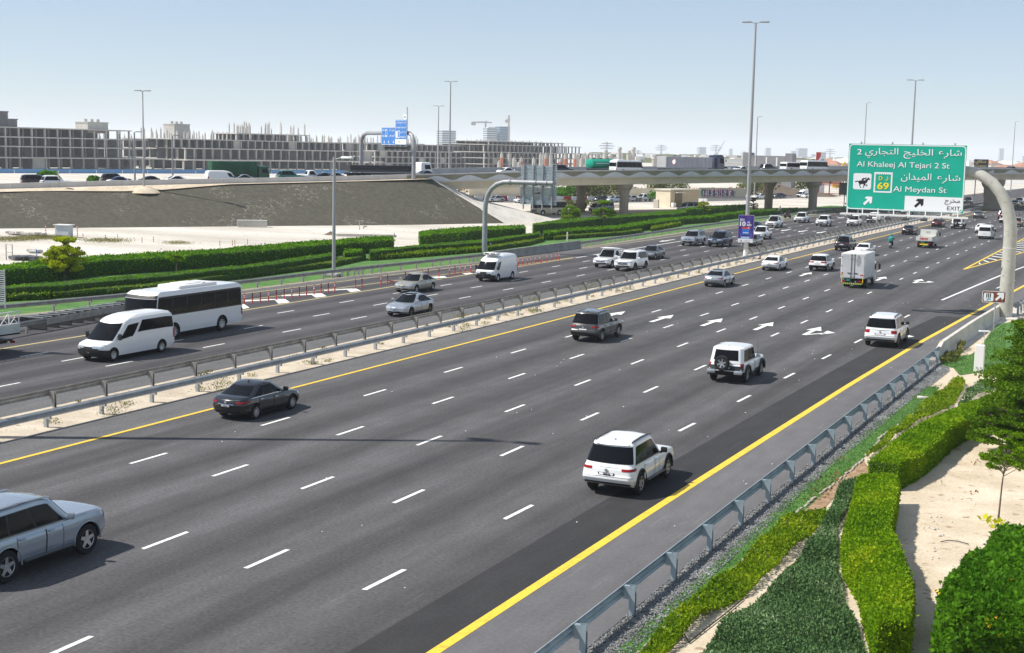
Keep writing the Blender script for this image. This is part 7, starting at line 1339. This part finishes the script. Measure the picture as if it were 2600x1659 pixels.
# ---- near garden on the right
g1 = zt(1900, 1159, 3.0714); g2_ = zt(1900, 800, 3.0714); g3_ = zt(1480, 1200, 3.347); g5 = zt(2220, 780, 4.8); P2 = lambda f, L_, z=0: [f(a, b, z)[:2] for a, b in L_]
sheet('garden_sand', [(-11.3, 15), (20, 15), (20, 150), (-4, 150), (-8.6, 112), (-9.7, 96), (-10.2, 84)], -.025, M['sand_garden'])
sheet('gravel_strip', [(-11.45, 10), (-10.2, 10), (-10.4, 37), (-10.2, 50), (-10.05, 62), (-9.6, 77), (-10.2, 80.5), (-11.0, 80.5)], -.012, M['gravel'])
sheet('lawn', [(-10.62, 20), (-9.7, 20), (-9.75, 40), (-9.55, 52), (-9.35, 62), (-9.3, 71), (-9.95, 71), (-10.4, 60), (-10.55, 45)], -.008, M['lawn'])
sheet('lawn', P2(g5, [(790, 700), (960, 740), (1040, 830), (1230, 800), (1824, 760), (1824, 150), (1500, 210), (1420, 300), (1330, 440), (1180, 580), (960, 600)]), -.008, M['lawn'])
b = MB(); P, _ = scatter_poly(np.array([[(-11.3, 20, 0), (-10.25, 20, 0), (-10.3, 50, 0)], [(-11.3, 20, 0), (-10.3, 50, 0), (-11.05, 80, 0)], [(-10.3, 50, 0), (-9.7, 78, 0), (-11.05, 80, 0)]]), 240)
n = len(P); sz = rng.uniform(.014, .042, (n, 1)); t = rng.uniform(0, 6.28, n); u = np.c_[np.cos(t), np.sin(t), rng.uniform(-.3, .3, n)]*sz; v = np.c_[-np.sin(t), np.cos(t), rng.uniform(-.3, .3, n)]*sz*.8; P[:, 2] += .004+rng.uniform(0, .02, n); apx = P+np.c_[rng.normal(0, .01, (n, 2)), np.full(n, .028)]
V = np.empty((n, 2, 4, 3)); V[:, 0, 0] = P-u; V[:, 0, 1] = P-v; V[:, 0, 2] = apx; V[:, 0, 3] = P+v; V[:, 1, 0] = P+v; V[:, 1, 1] = apx; V[:, 1, 2] = P-v; V[:, 1, 3] = P+u
o = link('gravel_stones', np_mesh('gravel_stones', V.reshape(-1, 3), n*8, leafmat('stone_mix', (.10, .105, .11), (.28, .29, .30), (.50, .50, .50), 0.))); tag(o, 'loose grey gravel under the near guardrail', 'gravel', None, 'stuff')
# stones of the broken garden kerb
KL = P2(g3_, [(480, 1536), (700, 1310), (900, 1140), (1120, 960), (1230, 860), (1500, 620), (1850, 310), (2075, 140)])+P2(g2_, [(700, 1295), (870, 1150), (960, 1050), (1060, 930), (1220, 830), (1330, 740), (1500, 600), (1640, 480)])
Ks = resamp(KL, 95); M['kerb_grey'] = nmat('kerb_grey', (.30, .26, .21), (.44, .40, .34), 2., .9); st = []
for i in range(3):
    b = MB(); b.bbox((0, 0, .0), (.09, .46, .09), .02, 0); st.append(b.mesh('kerb_stone', M['kerb_grey']))
kc = empty('garden_kerb', (*Ks[0], 0), 0, 'broken low stone kerb between the grass strip and the planting bed', 'kerb')
for i in range(94):
    d = Ks[i+1]-Ks[i]
    if random.random() < .1: continue
    o = link('kerb_stone', st[i % 3], kc, (Ks[i][0]-Ks[0][0]+random.uniform(-.03, .03), Ks[i][1]-Ks[0][1], random.uniform(-.03, .02)), math.atan2(-d[0], d[1])+random.uniform(-.12, .12)); o.scale = (random.uniform(.8, 1.2), random.uniform(.7, 1.05), 1)
# grass blades on the narrow grass strip and lawn
def blades(polys, dens, size, label):
    T_ = []
    for P in polys:
        c = np.mean(np.array(P), axis=0); T_ += [[(*c, 0), (*P[i], 0), (*P[(i+1) % len(P)], 0)] for i in range(len(P))]
    P, Nn = scatter_poly(np.array(T_, float), dens); Nn[:] = (0, 0, 1.); V = leaf_quads(P, Nn, size, .16, 0, .55); o = link('grass', np_mesh('grass', V, len(V), M['leaf_grass'])); tag(o, label, 'grass', None, 'stuff')
M['leaf_grass'] = leafmat('leaf_grass', (.06, .15, .03), (.12, .24, .06), (.24, .32, .09), .35)
blades([[(-10.75, 22), (-9.7, 22), (-9.75, 40), (-9.55, 52), (-10.3, 52), (-10.6, 40)], [(-10.3, 52), (-9.55, 52), (-9.35, 62), (-9.3, 72), (-9.95, 71), (-10.4, 60)]], 300, .065, 'narrow strip of green grass beside the near gravel')
blades([P2(g5, [(790, 700), (960, 740), (1040, 830), (1230, 800), (1600, 700), (1600, 200), (1420, 300), (1330, 440), (1180, 580), (960, 600)])], 160, .08, 'patchy lawn behind the pale concrete barrier')
# low junipers and dark ground cover
cover('juniper', [P2(g3_, [(380, 1640), (640, 1640), (830, 1370), (1000, 1270), (1270, 1120), (1430, 1030), (1600, 860), (1740, 730), (1960, 520), (2075, 400), (2060, 320), (1960, 350), (1700, 440), (1500, 620), (1240, 860), (1000, 1060), (820, 1210), (640, 1390)])], 'leaf_juniper', 1100, .10, 'yellow green low juniper along the stone kerb in the foreground', 'juniper', .34, .9, 'stuff', None, .24)
cover('juniper', [P2(g2_, [(905, 1120), (1000, 1090), (1180, 930), (1330, 830), (1560, 745), (1650, 640), (1690, 560), (1640, 510), (1500, 600), (1330, 745), (1120, 930)])], 'leaf_juniper', 900, .10, 'yellow green low juniper farther along the kerb beside the lime hedge', 'juniper', .34, .9, 'stuff', None, .24)
cover('ground_cover', [P2(g1, [(-420, 1720), (-200, 1330), (40, 1165), (270, 990), (480, 750), (590, 520), (560, 1100), (300, 1720)]), P2(g1, [(590, 520), (720, 260), (860, 190), (850, 290), (760, 450), (690, 570), (560, 1100)]), P2(g1, [(690, 570), (640, 690), (670, 880), (740, 1100), (840, 1350), (920, 1560), (960, 1720), (300, 1720), (560, 1100)])], 'leaf_dark', 2300, .078, 'dense dark green ground cover filling the foreground bed', 'ground cover', .36, .8, 'stuff', None, .26)
cover('ground_cover', [P2(g5, [(1230, 990), (1320, 900), (1420, 920), (1450, 1010), (1330, 1080), (1150, 1180), (1010, 1220), (1080, 1120)])], 'leaf_dark', 380, .11, 'small dark green shrubs between juniper and the big tree', 'ground cover', .4)
cover('weeds', [P2(g5, [(790, 690), (900, 560), (1000, 560), (1040, 470), (1120, 480), (1060, 620), (960, 690)])], 'leaf_dull', 160, .16, 'straggly weeds at the near end of the pale concrete barrier', 'weeds', .5)
b = MB(); [b.quad((-16, 10+0*k, 0), (-16, 10, 0), (-16, 10, 0), (-16, 10, 0)) for k in range(0)]
sheet('bed_soil', P2(g1, [(-420, 1720), (40, 1165), (270, 990), (480, 750), (590, 520), (720, 260), (860, 190), (850, 290), (690, 570), (670, 880), (740, 1100), (840, 1350), (920, 1560), (960, 1720)]), -.015, M['soil'])
sheet('mulch', P2(g1, [(900, 30), (960, 120), (870, 190), (720, 260), (570, 430), (400, 440), (540, 300), (700, 150)]), -.010, nmat('mulch_brown', (.22, .13, .07), (.42, .29, .18), 3., .95, 8, fine=.2))
# clipped lime hedges in the foreground
g1z = lambda L_, z: [g1(a, b, z) for a, b in L_]; g2z = lambda L_, z: [g2_(a, b, z) for a, b in L_]
hedge('lime green clipped hedge snaking through the foreground bed', g1z([(1250, 1290), (1280, 960), (1190, 720), (1110, 540), (1140, 330), (1165, 152)], .95), g1z([(1000, 1290), (890, 870), (765, 690), (755, 540), (800, 400), (870, 152)], .95), .95, 'leaf_lime', 2200, .068, 'hedge', 'hedge', 40, -.05, .6, .07, None, .03)
hedge('green clipped hedge between the lime hedge and the big tree', g2z([(1165, 1160), (1385, 1050), (1600, 862), (1850, 722), (2060, 640)], .95), g2z([(950, 1130), (1230, 900), (1560, 745), (1700, 690), (1960, 600)], .95), .95, 'leaf_lime', 1700, .075, 'hedge', 'hedge', 34, -.05, .6, .08, None, .03)
# leafy bushes lower right
def bush(label, c, rad, h, lm, dens, size, flowers=0, name='bush', squash=1.):
    bm = bmesh.new(); bmesh.ops.create_icosphere(bm, subdivisions=4, radius=1.)
    for v in bm.verts:
        n = v.co.normalized(); k = 1+.24*mnoise.noise(n*2.3+Vector(c).to_3d()*1.7)+.12*mnoise.noise(n*5.5)+random.uniform(-.03, .03); n = Vector([math.copysign(abs(q)**.58, q) for q in n]); v.co = Vector((n.x*rad[0]*k, n.y*rad[1]*k, max(-.05, h*.5+n.z*h*.55*k)))
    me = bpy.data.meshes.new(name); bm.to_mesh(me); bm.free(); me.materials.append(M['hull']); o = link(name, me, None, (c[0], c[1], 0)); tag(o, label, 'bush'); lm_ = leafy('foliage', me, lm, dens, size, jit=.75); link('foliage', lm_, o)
    if flowers:
        T_ = tris_of(me); P, Nn = scatter_poly(T_, 10); dv = np.array(c[:2])/np.linalg.norm(c[:2]); P = P[(P[:, 2] > h*.35)]; cl = P[rng.choice(len(P), 16)]; Q = np.concatenate([q+rng.normal(0, .11, (flowers//10, 3)) for q in cl]); V = leaf_quads(Q, np.tile((-.3, -.4, .8), (len(Q), 1)), .06, .5, 0, .6); link('flowers', np_mesh('flowers', V, len(V), M['flower']), o)
    return o
bush('large flowering bush with yellow blossoms in the bottom right corner', (-2.3, 33.2), (1.55, 2.7), 1.75, 'leaf_bush', 1100, .11, 150)
bush('green bush behind the yellow flowering bush at the right edge', (-2.0, 38.0), (1.5, 1.5), 1.45, 'leaf_bush', 1000, .11, 14)
cover('fallen_leaves', [P2(g2_, [(1720, 1150), (1760, 1180), (1900, 1110), (1880, 1090)]), P2(g1, [(1670, 285), (1800, 300), (1790, 265), (1700, 270)]), P2(g1, [(1440, 200), (1530, 225), (1520, 195)]), P2(g1, [(530, 160), (420, 370), (600, 330), (800, 100)])], 'leaf_dry', 60, .08, 'dry brown leaves scattered on the garden sand', 'dry leaves', .03) if M.setdefault('leaf_dry', leafmat('leaf_dry', (.16, .08, .03), (.28, .15, .06), (.36, .22, .10), 0.)) else 0
sr = MB()
for i in range(34):
    a, c = random.choice([(1450, 520), (1680, 380), (1400, 770), (1900, 700), (1500, 560)]); p = g1(a+random.uniform(-90, 90), c+random.uniform(-60, 60)); r = random.uniform(.02, .07)
    b = MB(); b.bbox((0, 0, r*.3), (r*1.6, r, r*.8), r*.25, random.uniform(0, 3)); o = b.build('stone', M['concrete_pale'], None, 60); o.location = (p[0], p[1], -.02); tag(o, 'small pale stone lying on the garden sand', 'stone', 'stones on the garden sand')
for a, b_, L_ in ((1340, 650, .28), (1368, 655, .45), (1370, 695, .15)):
    p = g2_(a, b_); b = MB(); b.bbox((0, 0, .05), (L_, .16, .13), .03, .3); o = b.build('stone_block', M['concrete_pale'], None, 60); o.location = (p[0], p[1], 0); tag(o, 'broken pale kerb block lying on the grass strip', 'block', 'kerb blocks on the grass')
p = g5(1270, 790); cb = empty('junction_box', (p[0], p[1], 0), 0, 'pale grey electrical box half hidden by the big tree', 'box'); b = MB(); b.bbox((0, 0, .75), (.5, .35, 1.5), .03); b.build('case', M['white_mat'], cb); [(lambda bb: (bb.cyl((x, -.2, .25), (x, -.24, .25), .05, .05, 10), bb.build('knob', M['galv'], cb)))(MB()) for x in (-.08, .12)]
p = g5(1300, 500, 1.); b = MB(); b.bbox((0, 0, 0), (.6, .25, .08), .03, .4); b.cyl((0, 0, -1.9), (0, 0, 0), .03, .03, 6); o = b.build('garden_spotlight', M['white'], None); o.location = (-8.3, 80.5, 1.9); tag(o, 'small white spotlight above the grey electrical box', 'spotlight')
b = MB(); b.tube([tuple(g1(a, c))[:2]+(.02,) for a, c in ((1500, 672), (1560, 660), (1640, 668), (1720, 690))], .015, 5); o = b.build('hose', M['black_mat']); tag(o, 'thin black hose curving over the garden sand', 'hose')
b = MB(); b.tube([tuple(g3_(a, c))[:2]+(.02,) for a, c in ((720, 1500), (860, 1380), (900, 1450), (1050, 1330), (1230, 1190), (1360, 1080))], .018, 5); o = b.build('irrigation_hose', M['black_mat']); tag(o, 'black irrigation hose between the juniper and the dark ground cover', 'hose')
# ---- trees: tapered trunk, limbs, tiers of leaf clumps
def tree(label, loc, h, spread, lm, clumps, leaves, size, tiers=None, trunk_r=.09, bare=.35, flat=.35, group=None, jit=.8, lean=(0, 0), hull=False, seed=1):
    rs = np.random.default_rng(seed); root = empty('tree', loc, 0, label, 'tree', group); b = MB(); tip = np.array((lean[0], lean[1], h*.92)); b.tube([(0, 0, -.1), (tip[0]*.3, tip[1]*.3, h*.4), tuple(tip)], [trunk_r, trunk_r*.65, trunk_r*.2], 8); P = []
    for k in range(clumps):
        if tiers: z = h*tiers[k % len(tiers)]*(1+rs.normal(0, .03)); env = spread*(1.05-.75*abs(tiers[k % len(tiers)]-.55)/.5) if tiers[k % len(tiers)] > .5 else spread*1.0
        else: z = h*(bare+(1-bare)*rs.random()); q = (z/h-bare)/(1-bare); env = spread*math.sqrt(max(.05, 1-(2*q-.85)**2*.85))
        a = rs.uniform(0, 6.283); r = env*rs.uniform(.25, 1.)**.7; c = np.array((tip[0]*z/h+r*math.cos(a), tip[1]*z/h+r*math.sin(a), z)); cs = spread*rs.uniform(.13, .30)
        b.tube([(tip[0]*z/h, tip[1]*z/h, z-r*.5 if z-r*.5 > h*bare*.7 else h*bare*.7), tuple((c+np.array((tip[0]*z/h, tip[1]*z/h, z-r*.3)))/2), tuple(c)], [trunk_r*.4, trunk_r*.25, trunk_r*.1], 5)
        n = leaves//clumps; d = rs.normal(0, 1, (n, 3)); d /= np.linalg.norm(d, axis=1)[:, None]; P.append(c+d*cs*(rs.random((n, 1))**.45)*np.array((1, 1, flat)))
    b.build('trunk', M['bark'], root, 60); P = np.concatenate(P); Nn = np.tile((0, 0, .5), (len(P), 1))+rs.normal(0, .5, (len(P), 3)); V = leaf_quads(P, Nn, size, .45, 0, jit); link('crown', np_mesh('crown', V, len(V), M[lm]), root); return root
p = R1(815, 660); tree('yellow green layered tree in front of the tallest hedge', (p[0], p[1], 0), 3.55, 1.65, 'leaf_yellow', 120, 15000, .12, (.27, .36, .44, .5, .56, .62, .68, .76, .95), .13, .25, .5, None, .8, (.1, 0), False, 3)
p = R1(2250, 600); tree('small thin tree in front of the hedge above the bus', (p[0], p[1], 0), 1.95, 1.05, 'leaf_tree', 34, 2600, .11, (.7, .76, .83, .9), .07, .6, .5, None, .8, (0, 0), False, 5)
p = gV3(800, 1420)*.985; tree('left one of the two small dark green trees by the hedge under the overpass', (p[0], p[1], 0), 3.0, 1.7, 'leaf_tree', 70, 7000, .17, None, .12, .32, .45, None, .8, (0, 0), False, 7)
p = gV3(1450, 1470)*.986; tree('right one of the two small trees, with a clear bare stem', (p[0], p[1], 0), 3.9, 1.8, 'leaf_tree', 64, 5600, .18, (.5, .58, .66, .74, .98), .11, .4, .3, None, .8, (0, 0), False, 8)
p = gV4(1100, 1262)*.988; tree('small yellow tipped tree in front of the far hedge, left of the advertising board', (p[0], p[1], 0), 2.7, 1.5, 'leaf_yellow', 36, 3600, .18, (.25, .45, .7, .85, .95), .12, .3, .3, None, .8, (0, 0), False, 9)
p = gV1(780, 790)*.99; tree('narrow green tree just right of the tall lamp post', (p[0], p[1], 0), 2.8, 1.1, 'leaf_tree', 30, 3000, .17, (.2, .35, .5, .75, .88), .14, .2, .35, None, .8, (0, 0), False, 10)
tree('large layered tree at the right edge overhanging the green hedge', (-2.9, 61.4, 0), 5.4, 3.2, 'leaf_big', 320, 100000, .085, (.18, .26, .34, .44, .54, .64, .74, .84, .95), .2, .12, .22, None, .8, (0, 0), False, 12)
tree('bright lower tree crown beneath the large layered tree', (-3.9, 55.5, 0), 3.0, 2.1, 'leaf_big', 120, 36000, .085, (.3, .42, .55, .7, .9), .14, .2, .22, None, .8, (0, 0), False, 13)
p = g1(1945, 530); tree('slender sapling with a thin bare stem on the garden sand', (p[0], p[1], 0), 3.15, .85, 'leaf_tree', 40, 3400, .08, (.62, .68, .75, .83, .92), .035, .6, .35, None, .8, (.15, 0), False, 14)
cover('sapling_shoots', [P2(g1, [(1800, 520), (1900, 590), (2010, 545), (1950, 520)])], 'leaf_yellow', 60, .2, 'yellow leafy shoots at the foot of the sapling', 'shoots', .4)
# ------------------------------------------------------------------ traffic on the raised road and on the side road
def on_deck(root, px, off, flip=False, wheel_z=0.):
    s = opx(px, off); p, az = opl(s, off); root.location = (p[0], p[1], opl(s)[0][2]-1.02+wheel_z); root.rotation_euler = (0, 0, az+(math.pi if flip else 0))
    for k in ('W', 'wb', 'L', '_'):
        if k in root: del root[k]
    return root
N1, N2 = 4.6, 8.2
for kind, col, px, off, cat, lab in (('long_suv', 'black', 93, N2, 'SUV', 'black SUV leftmost on the raised road'), ('suv', 'white', 145, N1, 'SUV', 'white SUV second from the left on the raised road'), ('suv', 'black', 292, N2, 'SUV', 'dark SUV left of the embankment lamp post on the raised road'), ('sedan', 'white', 312, N1, 'car', 'white car with blue roof just left of the embankment lamp post'), ('sedan', 'black', 388, N1, 'car', 'dark sedan just right of the embankment lamp post'), ('sedan', 'white', 452, N1, 'car', 'white sedan between the dark sedan and the white van on the bank'), ('sedan', 'silver', 624, N1, 'car', 'silver sedan in front of the green box truck'), ('suv', 'teal_green', 735, N2, 'SUV', 'green roofed SUV right of the green box truck'), ('pickup', 'white', 788, N2, 'pickup', 'white pickup between the green SUV and the dark sedan'), ('sedan', 'black', 828, N1, 'car', 'dark sedan left of the square lamp post on the raised road'), ('sedan', 'silver', 858, N1, 'car', 'silver car behind the square lamp post on the raised road'), ('sedan', 'silver', 1084, N1, 'car', 'silver sedan at the left end of the bridge parapet'), ('sedan', 'white', 1290, N2, 'car', 'white sedan left of the ribbed sign back, on the bridge'), ('suv', 'black', 1428, N2, 'SUV', 'dark roofed SUV right of the ribbed sign back, on the bridge'), ('sedan', 'white', 1838, N2, 'car', 'white car ahead of the dark blue lorry'), ('sedan', 'white', 1886, N1, 'car', 'white car roof close to the tall lamp post on the bridge'), ('suv', 'black', 1953, N2, 'SUV', 'black car in front of the grey flat building'),
                             ('sedan', 'white', 2245, N1, 'car', 'white car behind the green sign on the bridge'), ('sedan', 'midgrey', 2570, N2, 'car', 'car roof just showing over the parapet at the right edge')):
    c = car(kind, col, lab, cat, 0, roofcol='darkblue' if 'blue roof' in lab else None); on_deck(c, px, off)
v, _ = boxcar('delivery_van', 5.0, 1.9, .27, [(-2.5, 2.0), (-1.8, 2.1), (.2, 2.1), (1., 2.0), (2, 1.75)], [(0, .12), (.2, .0), (.38, .04), (.46, .24), (.90, .9), (.96, 1.1), (1, 1.5)], 'white panel van behind the green box truck on the raised road', 'van', 'white', ((.80, .98, .52, .84),), 2.6, .33, .1, None, (.48, .88), None); on_deck(v, 565, N1)
v = coach('minibus', 6.9, 2.1, 2.6, 'cream minibus with dark windows on the bridge', 'white', 'glass', False, None, 5); on_deck(v, 1588, N1); v['label'] = 'cream minibus behind the green tanker on the bridge'
v = coach('minibus', 6.9, 2.1, 2.6, 'long white bus in front of the striped fuel sign', 'white', 'glass', False, None, 5); on_deck(v, 2068, N1)
v = coach('minibus', 6.0, 2.0, 2.2, 'white minibus following the bus by the fuel sign', 'white', 'glass', False, None, 5); on_deck(v, 2012, N2)
# green box truck
def heavy(name, label, L, cabcol, cat='lorry', H=3.1, cabL=2.2, W=2.5):
    r = empty(name, (0, 0, 0), 0, label, cat); truck_cab(r, W, L/2-cabL/2, cabL, .6, H, cabcol, .1); b = MB(); [b.box((x, -.5, .85), (.2, L-1., .25)) for x in (-.45, .45)]; b.build('chassis', M['black'], r)
    for y in (L/2-1.5, -L/2+1.2, -L/2+2.4, -L/2+3.6):
        for s_ in (-1, 1): add_wheel(r, s_*(W/2-.2), y, .5, .3, 'steel', True)
    return r
paint('truck_green', (.0, .075, .028), .4, 0, .3); t = heavy('box_truck', 'dark green covered truck on the raised road at the left', 9.6, 'truck_green', 'lorry', 2.7, 1.9); b = MB(); b.bbox((0, -1.0, 2.15), (2.5, 7.4, 2.5), .12); b.build('cargo_cover', nmat('green_tarp', (.004, .05, .022), (.01, .09, .04), .6, .6, 4), t, 40); on_deck(t, 607, N2)
t = heavy('flatbed_truck', 'long flatbed truck with dark pipes behind the blue sign posts', 15.5, 'white', 'lorry', 2.9); b = MB(); b.box((0, -1.6, 1.25), (2.5, 12, .22)); b.build('bed', M['rim_dark'], t); on_deck(t, 985, N2)
b = MB(); [b.cyl((x, -7.3, 1.55+.3*k), (x, 4.2, 1.55+.3*k), .15, .15, 8) for k in range(3) for x in np.linspace(-.9+.1*k, .9-.1*k, 7-k)]; o = b.build('pipes', mat('pipe_dark', (.035, .035, .04), .5), None, 60); o.location = t.location; o.rotation_euler = t.rotation_euler; tag(o, 'bundle of dark pipes lying on the flatbed truck', 'pipes')
t = heavy('tanker_truck', 'white cabbed truck with a bright green tank on the bridge', 8.6, 'white', 'lorry', 2.8); b = MB(); b.lathe([(.5, -3.1), (.98, -2.9), (1.05, -2.6), (1.05, 2.4), (.98, 2.7), (.5, 2.85)], 22, 0, 'Y' if 0 else 'X', (0, 0, 0)); tk = b.build('tank', mat('tank_green', (.0, .33, .21), .3), t, 50); tk.rotation_euler = (0, 0, math.pi/2); tk.location = (0, -1.2, 1.95); tk.scale = (1, 1.15, .85); b = MB(); b.box((0, -1.2, 2.02), (2.44, 4.6, .12)); b.build('tank_stripe', M['white_mat'], t); b = MB(); [b.cyl((0, y, 2.7), (0, y, 3.0), .25, .25, 10) for y in (-3, -1.2, .6)]; b.box((0, -1.2, 2.92), (.6, 5.2, .04)); b.build('hatch', M['tank_hatch'] if 'tank_hatch' in M else M['rim_dark'], t); on_deck(t, 1538, N2)
t = heavy('trailer_lorry', 'long pale trailer lorry with a dark blue cab on the bridge', 17., 'navy', 'lorry', 3.7, 2.3); GP = nmat('trailer_grey', (.42, .40, .43), (.50, .48, .51), .6, .5, 4); b = MB(); b.bbox((0, -1.6, 2.25), (2.5, 12.8, 2.1), .05); [b.box((s_*1.26, -7.6+k*1.16, 2.25), (.05, .08, 2.0)) for s_ in (-1, 1) for k in range(12)]; tr = b.build('trailer', GP, t); b = MB(); [b.box((-1.1+.2*k, -8.02, 2.25), (.06, .05, 2.0)) for k in range(12)]; b.build('rear_rib', M['white_mat'], tr); b = MB(); b.bbox((0, 7.6, 3.72), (2.0, .6, .22), .08); b.cyl((.6, 6.4, 3.6), (1.4, 7.9, 6.6), .05, .03, 5); b.build('roof_deflector', M['black'], t); on_deck(t, 1755, N1)
# side road and shade under the bridge
def side(root, wheel, az, dx=0.):
    d = np.array((-math.sin(az), math.cos(az))); rt = np.array((math.cos(az), math.sin(az))); c = wheel[:2]+d*dx; root.location = (c[0], c[1], 0); root.rotation_euler = (0, 0, az)
    for k in ('W', 'wb', 'L', '_'):
        if k in root: del root[k]
A1 = math.atan2(1, 0)+R(-22+180-90)   # heading back along the side road
SDIR = (gp(1340, 511)-gp(1640, 510))[:2]; SDIR /= np.linalg.norm(SDIR); AZ = math.atan2(-SDIR[0], SDIR[1])
for kind, col, q, lab, cat in (('sedan', 'pale_blue', gV3(1650, 1004), 'pale blue sedan on the side road between the bridge columns', 'car'), ('pickup', 'white', gV3(2200, 984), 'white pickup on the side road left of the utility hut', 'pickup'), ('sedan', 'white', gV4(200, 982), 'white car on the side road half behind the utility hut', 'car'), ('sedan', 'black', gV3(1400, 1000), 'dark car mostly behind the left bridge column', 'car'), ('sedan', 'silver', gV3(1960, 990), 'silver car behind the right bridge column', 'car'), ('sedan', 'silver', gp(1200+175/3.0714, 250+808/3.0714), 'silver sedan at the top edge of the paved slope', 'car'), ('sedan', 'white', gp(1200+390/3.0714, 250+815/3.0714), 'white car behind the lower part of the ribbed sign back', 'car'), ('sedan', 'white', gV4(2160, 945), 'small white car behind the hedge by the thin lamp post', 'car'), ('sedan', 'navy', gV1(1165, 612), 'dark car roof behind the hedge left of the ribbed columns', 'car'), ('sedan', 'white', gV1(1600, 612), 'white car right of the first ribbed column beyond the hedge', 'car')):
    side(car(kind, col, lab, cat, 0), q, AZ)
v, _ = boxcar('delivery_van', 5.0, 1.9, .27, [(-2.5, 2.3), (.2, 2.3), (2, 1.75)], [(0, .12), (.2, .0), (.38, .04), (.46, .24), (.90, .9), (1, 1.5)], 'white van truck behind the hedge between the ribbed columns', 'van', 'white', ((.80, .98, .52, .84),), 2.6, .33, .1, None, (.48, .88), None); side(v, gV1(1545, 605), AZ)
v = coach('minibus', 7., 2.1, 2.65, 'old minibus parked in the shade under the overpass', 'taxi_cream', 'glass', False, None, 5); side(v, gV3(400, 1250), AZ, 0)
v, _ = boxcar('minivan', 5.2, 1.9, .27, [(-2.5, 2.0), (-1.8, 2.15), (.2, 2.15), (1., 2.0), (2, 1.75)], [(0, .12), (.2, .0), (.38, .04), (.46, .24), (.90, .9), (.96, 1.1), (1, 1.5)], 'blue grey minivan parked in the shade behind the small trees', 'van', 'van_grey', ((.02, .32, .54, .86), (.35, .66, .54, .86), (.70, .97, .5, .84)), 2.7, .33, .1); side(v, gV3(1400, 1200), AZ)
v, _ = boxcar('minivan', 5.0, 1.9, .27, [(-2.5, 2.0), (-1.8, 2.15), (.2, 2.15), (1., 2.0), (2, 1.75)], [(0, .12), (.2, .0), (.38, .04), (.46, .24), (.90, .9), (.96, 1.1), (1, 1.5)], 'grey minivan roof showing over the hedge in front of the hut', 'van', 'silver', ((.02, .32, .54, .86), (.35, .66, .54, .86), (.70, .97, .5, .84)), 2.7, .33, .1); p = gp(1750, 540); side(v, p, AZ-.9)
mb = motorbike('dark motorbike before the red and white barrier row'); q = gV3(990, 998); side(mb, q, AZ); o = rider(tuple(mb.location), AZ, 'motorcyclist in black before the red and white barrier row', M['dark_cloth'], M['dark_cloth'], M['black'])
v, _ = boxcar('box_van', 6.5, 2.3, .4, [(-3.2, 2.9), (3.2, 2.9)], [(0, .1), (.3, 0), (.9, .3), (1, .6)], 'white truck under the left bottom corner of the green sign', 'truck', 'white', ((.80, .98, .52, .84),), 3.6, .42, .1); q = gV2(-780, 565) if 0 else gI(830, 128); v.location = (q[0]-1., q[1]+4, 0); v.rotation_euler = (0, 0, math.pi)
v = coach('coach_bus', 11, 2.5, 3.1, 'white and green bus in the overpass shade under the green sign', 'white', 'glass_teal', False); q = gI(1035, 118); v.location = (q[0], q[1]+14, 0); v.rotation_euler = (0, 0, math.pi)
for k_ in ('W', 'wb', 'L', '_'):
    for o in sc.objects:
        if k_ in o.keys(): del o[k_]

# ------------------------------------------------------------------ the hazy air
b = MB(); b.box((-2600, 5400, 54), (15000, 12000, 112)); hz_ = b.build('haze', bpy.data.materials.new('haze_air')); mt = hz_.data.materials[0]; mt.use_nodes = True; N_ = mt.node_tree.nodes; N_.remove(N_['Principled BSDF']); pv = N_.new('ShaderNodeVolumePrincipled'); pv.inputs['Density'].default_value = HAZE; pv.inputs['Color'].default_value = (.86, .92, 1., 1); pv.inputs['Anisotropy'].default_value = 0.; mt.node_tree.links.new(pv.outputs[0], N_['Material Output'].inputs['Volume'])
tag(hz_, 'pale haze over the far plain', 'haze', None, 'stuff')
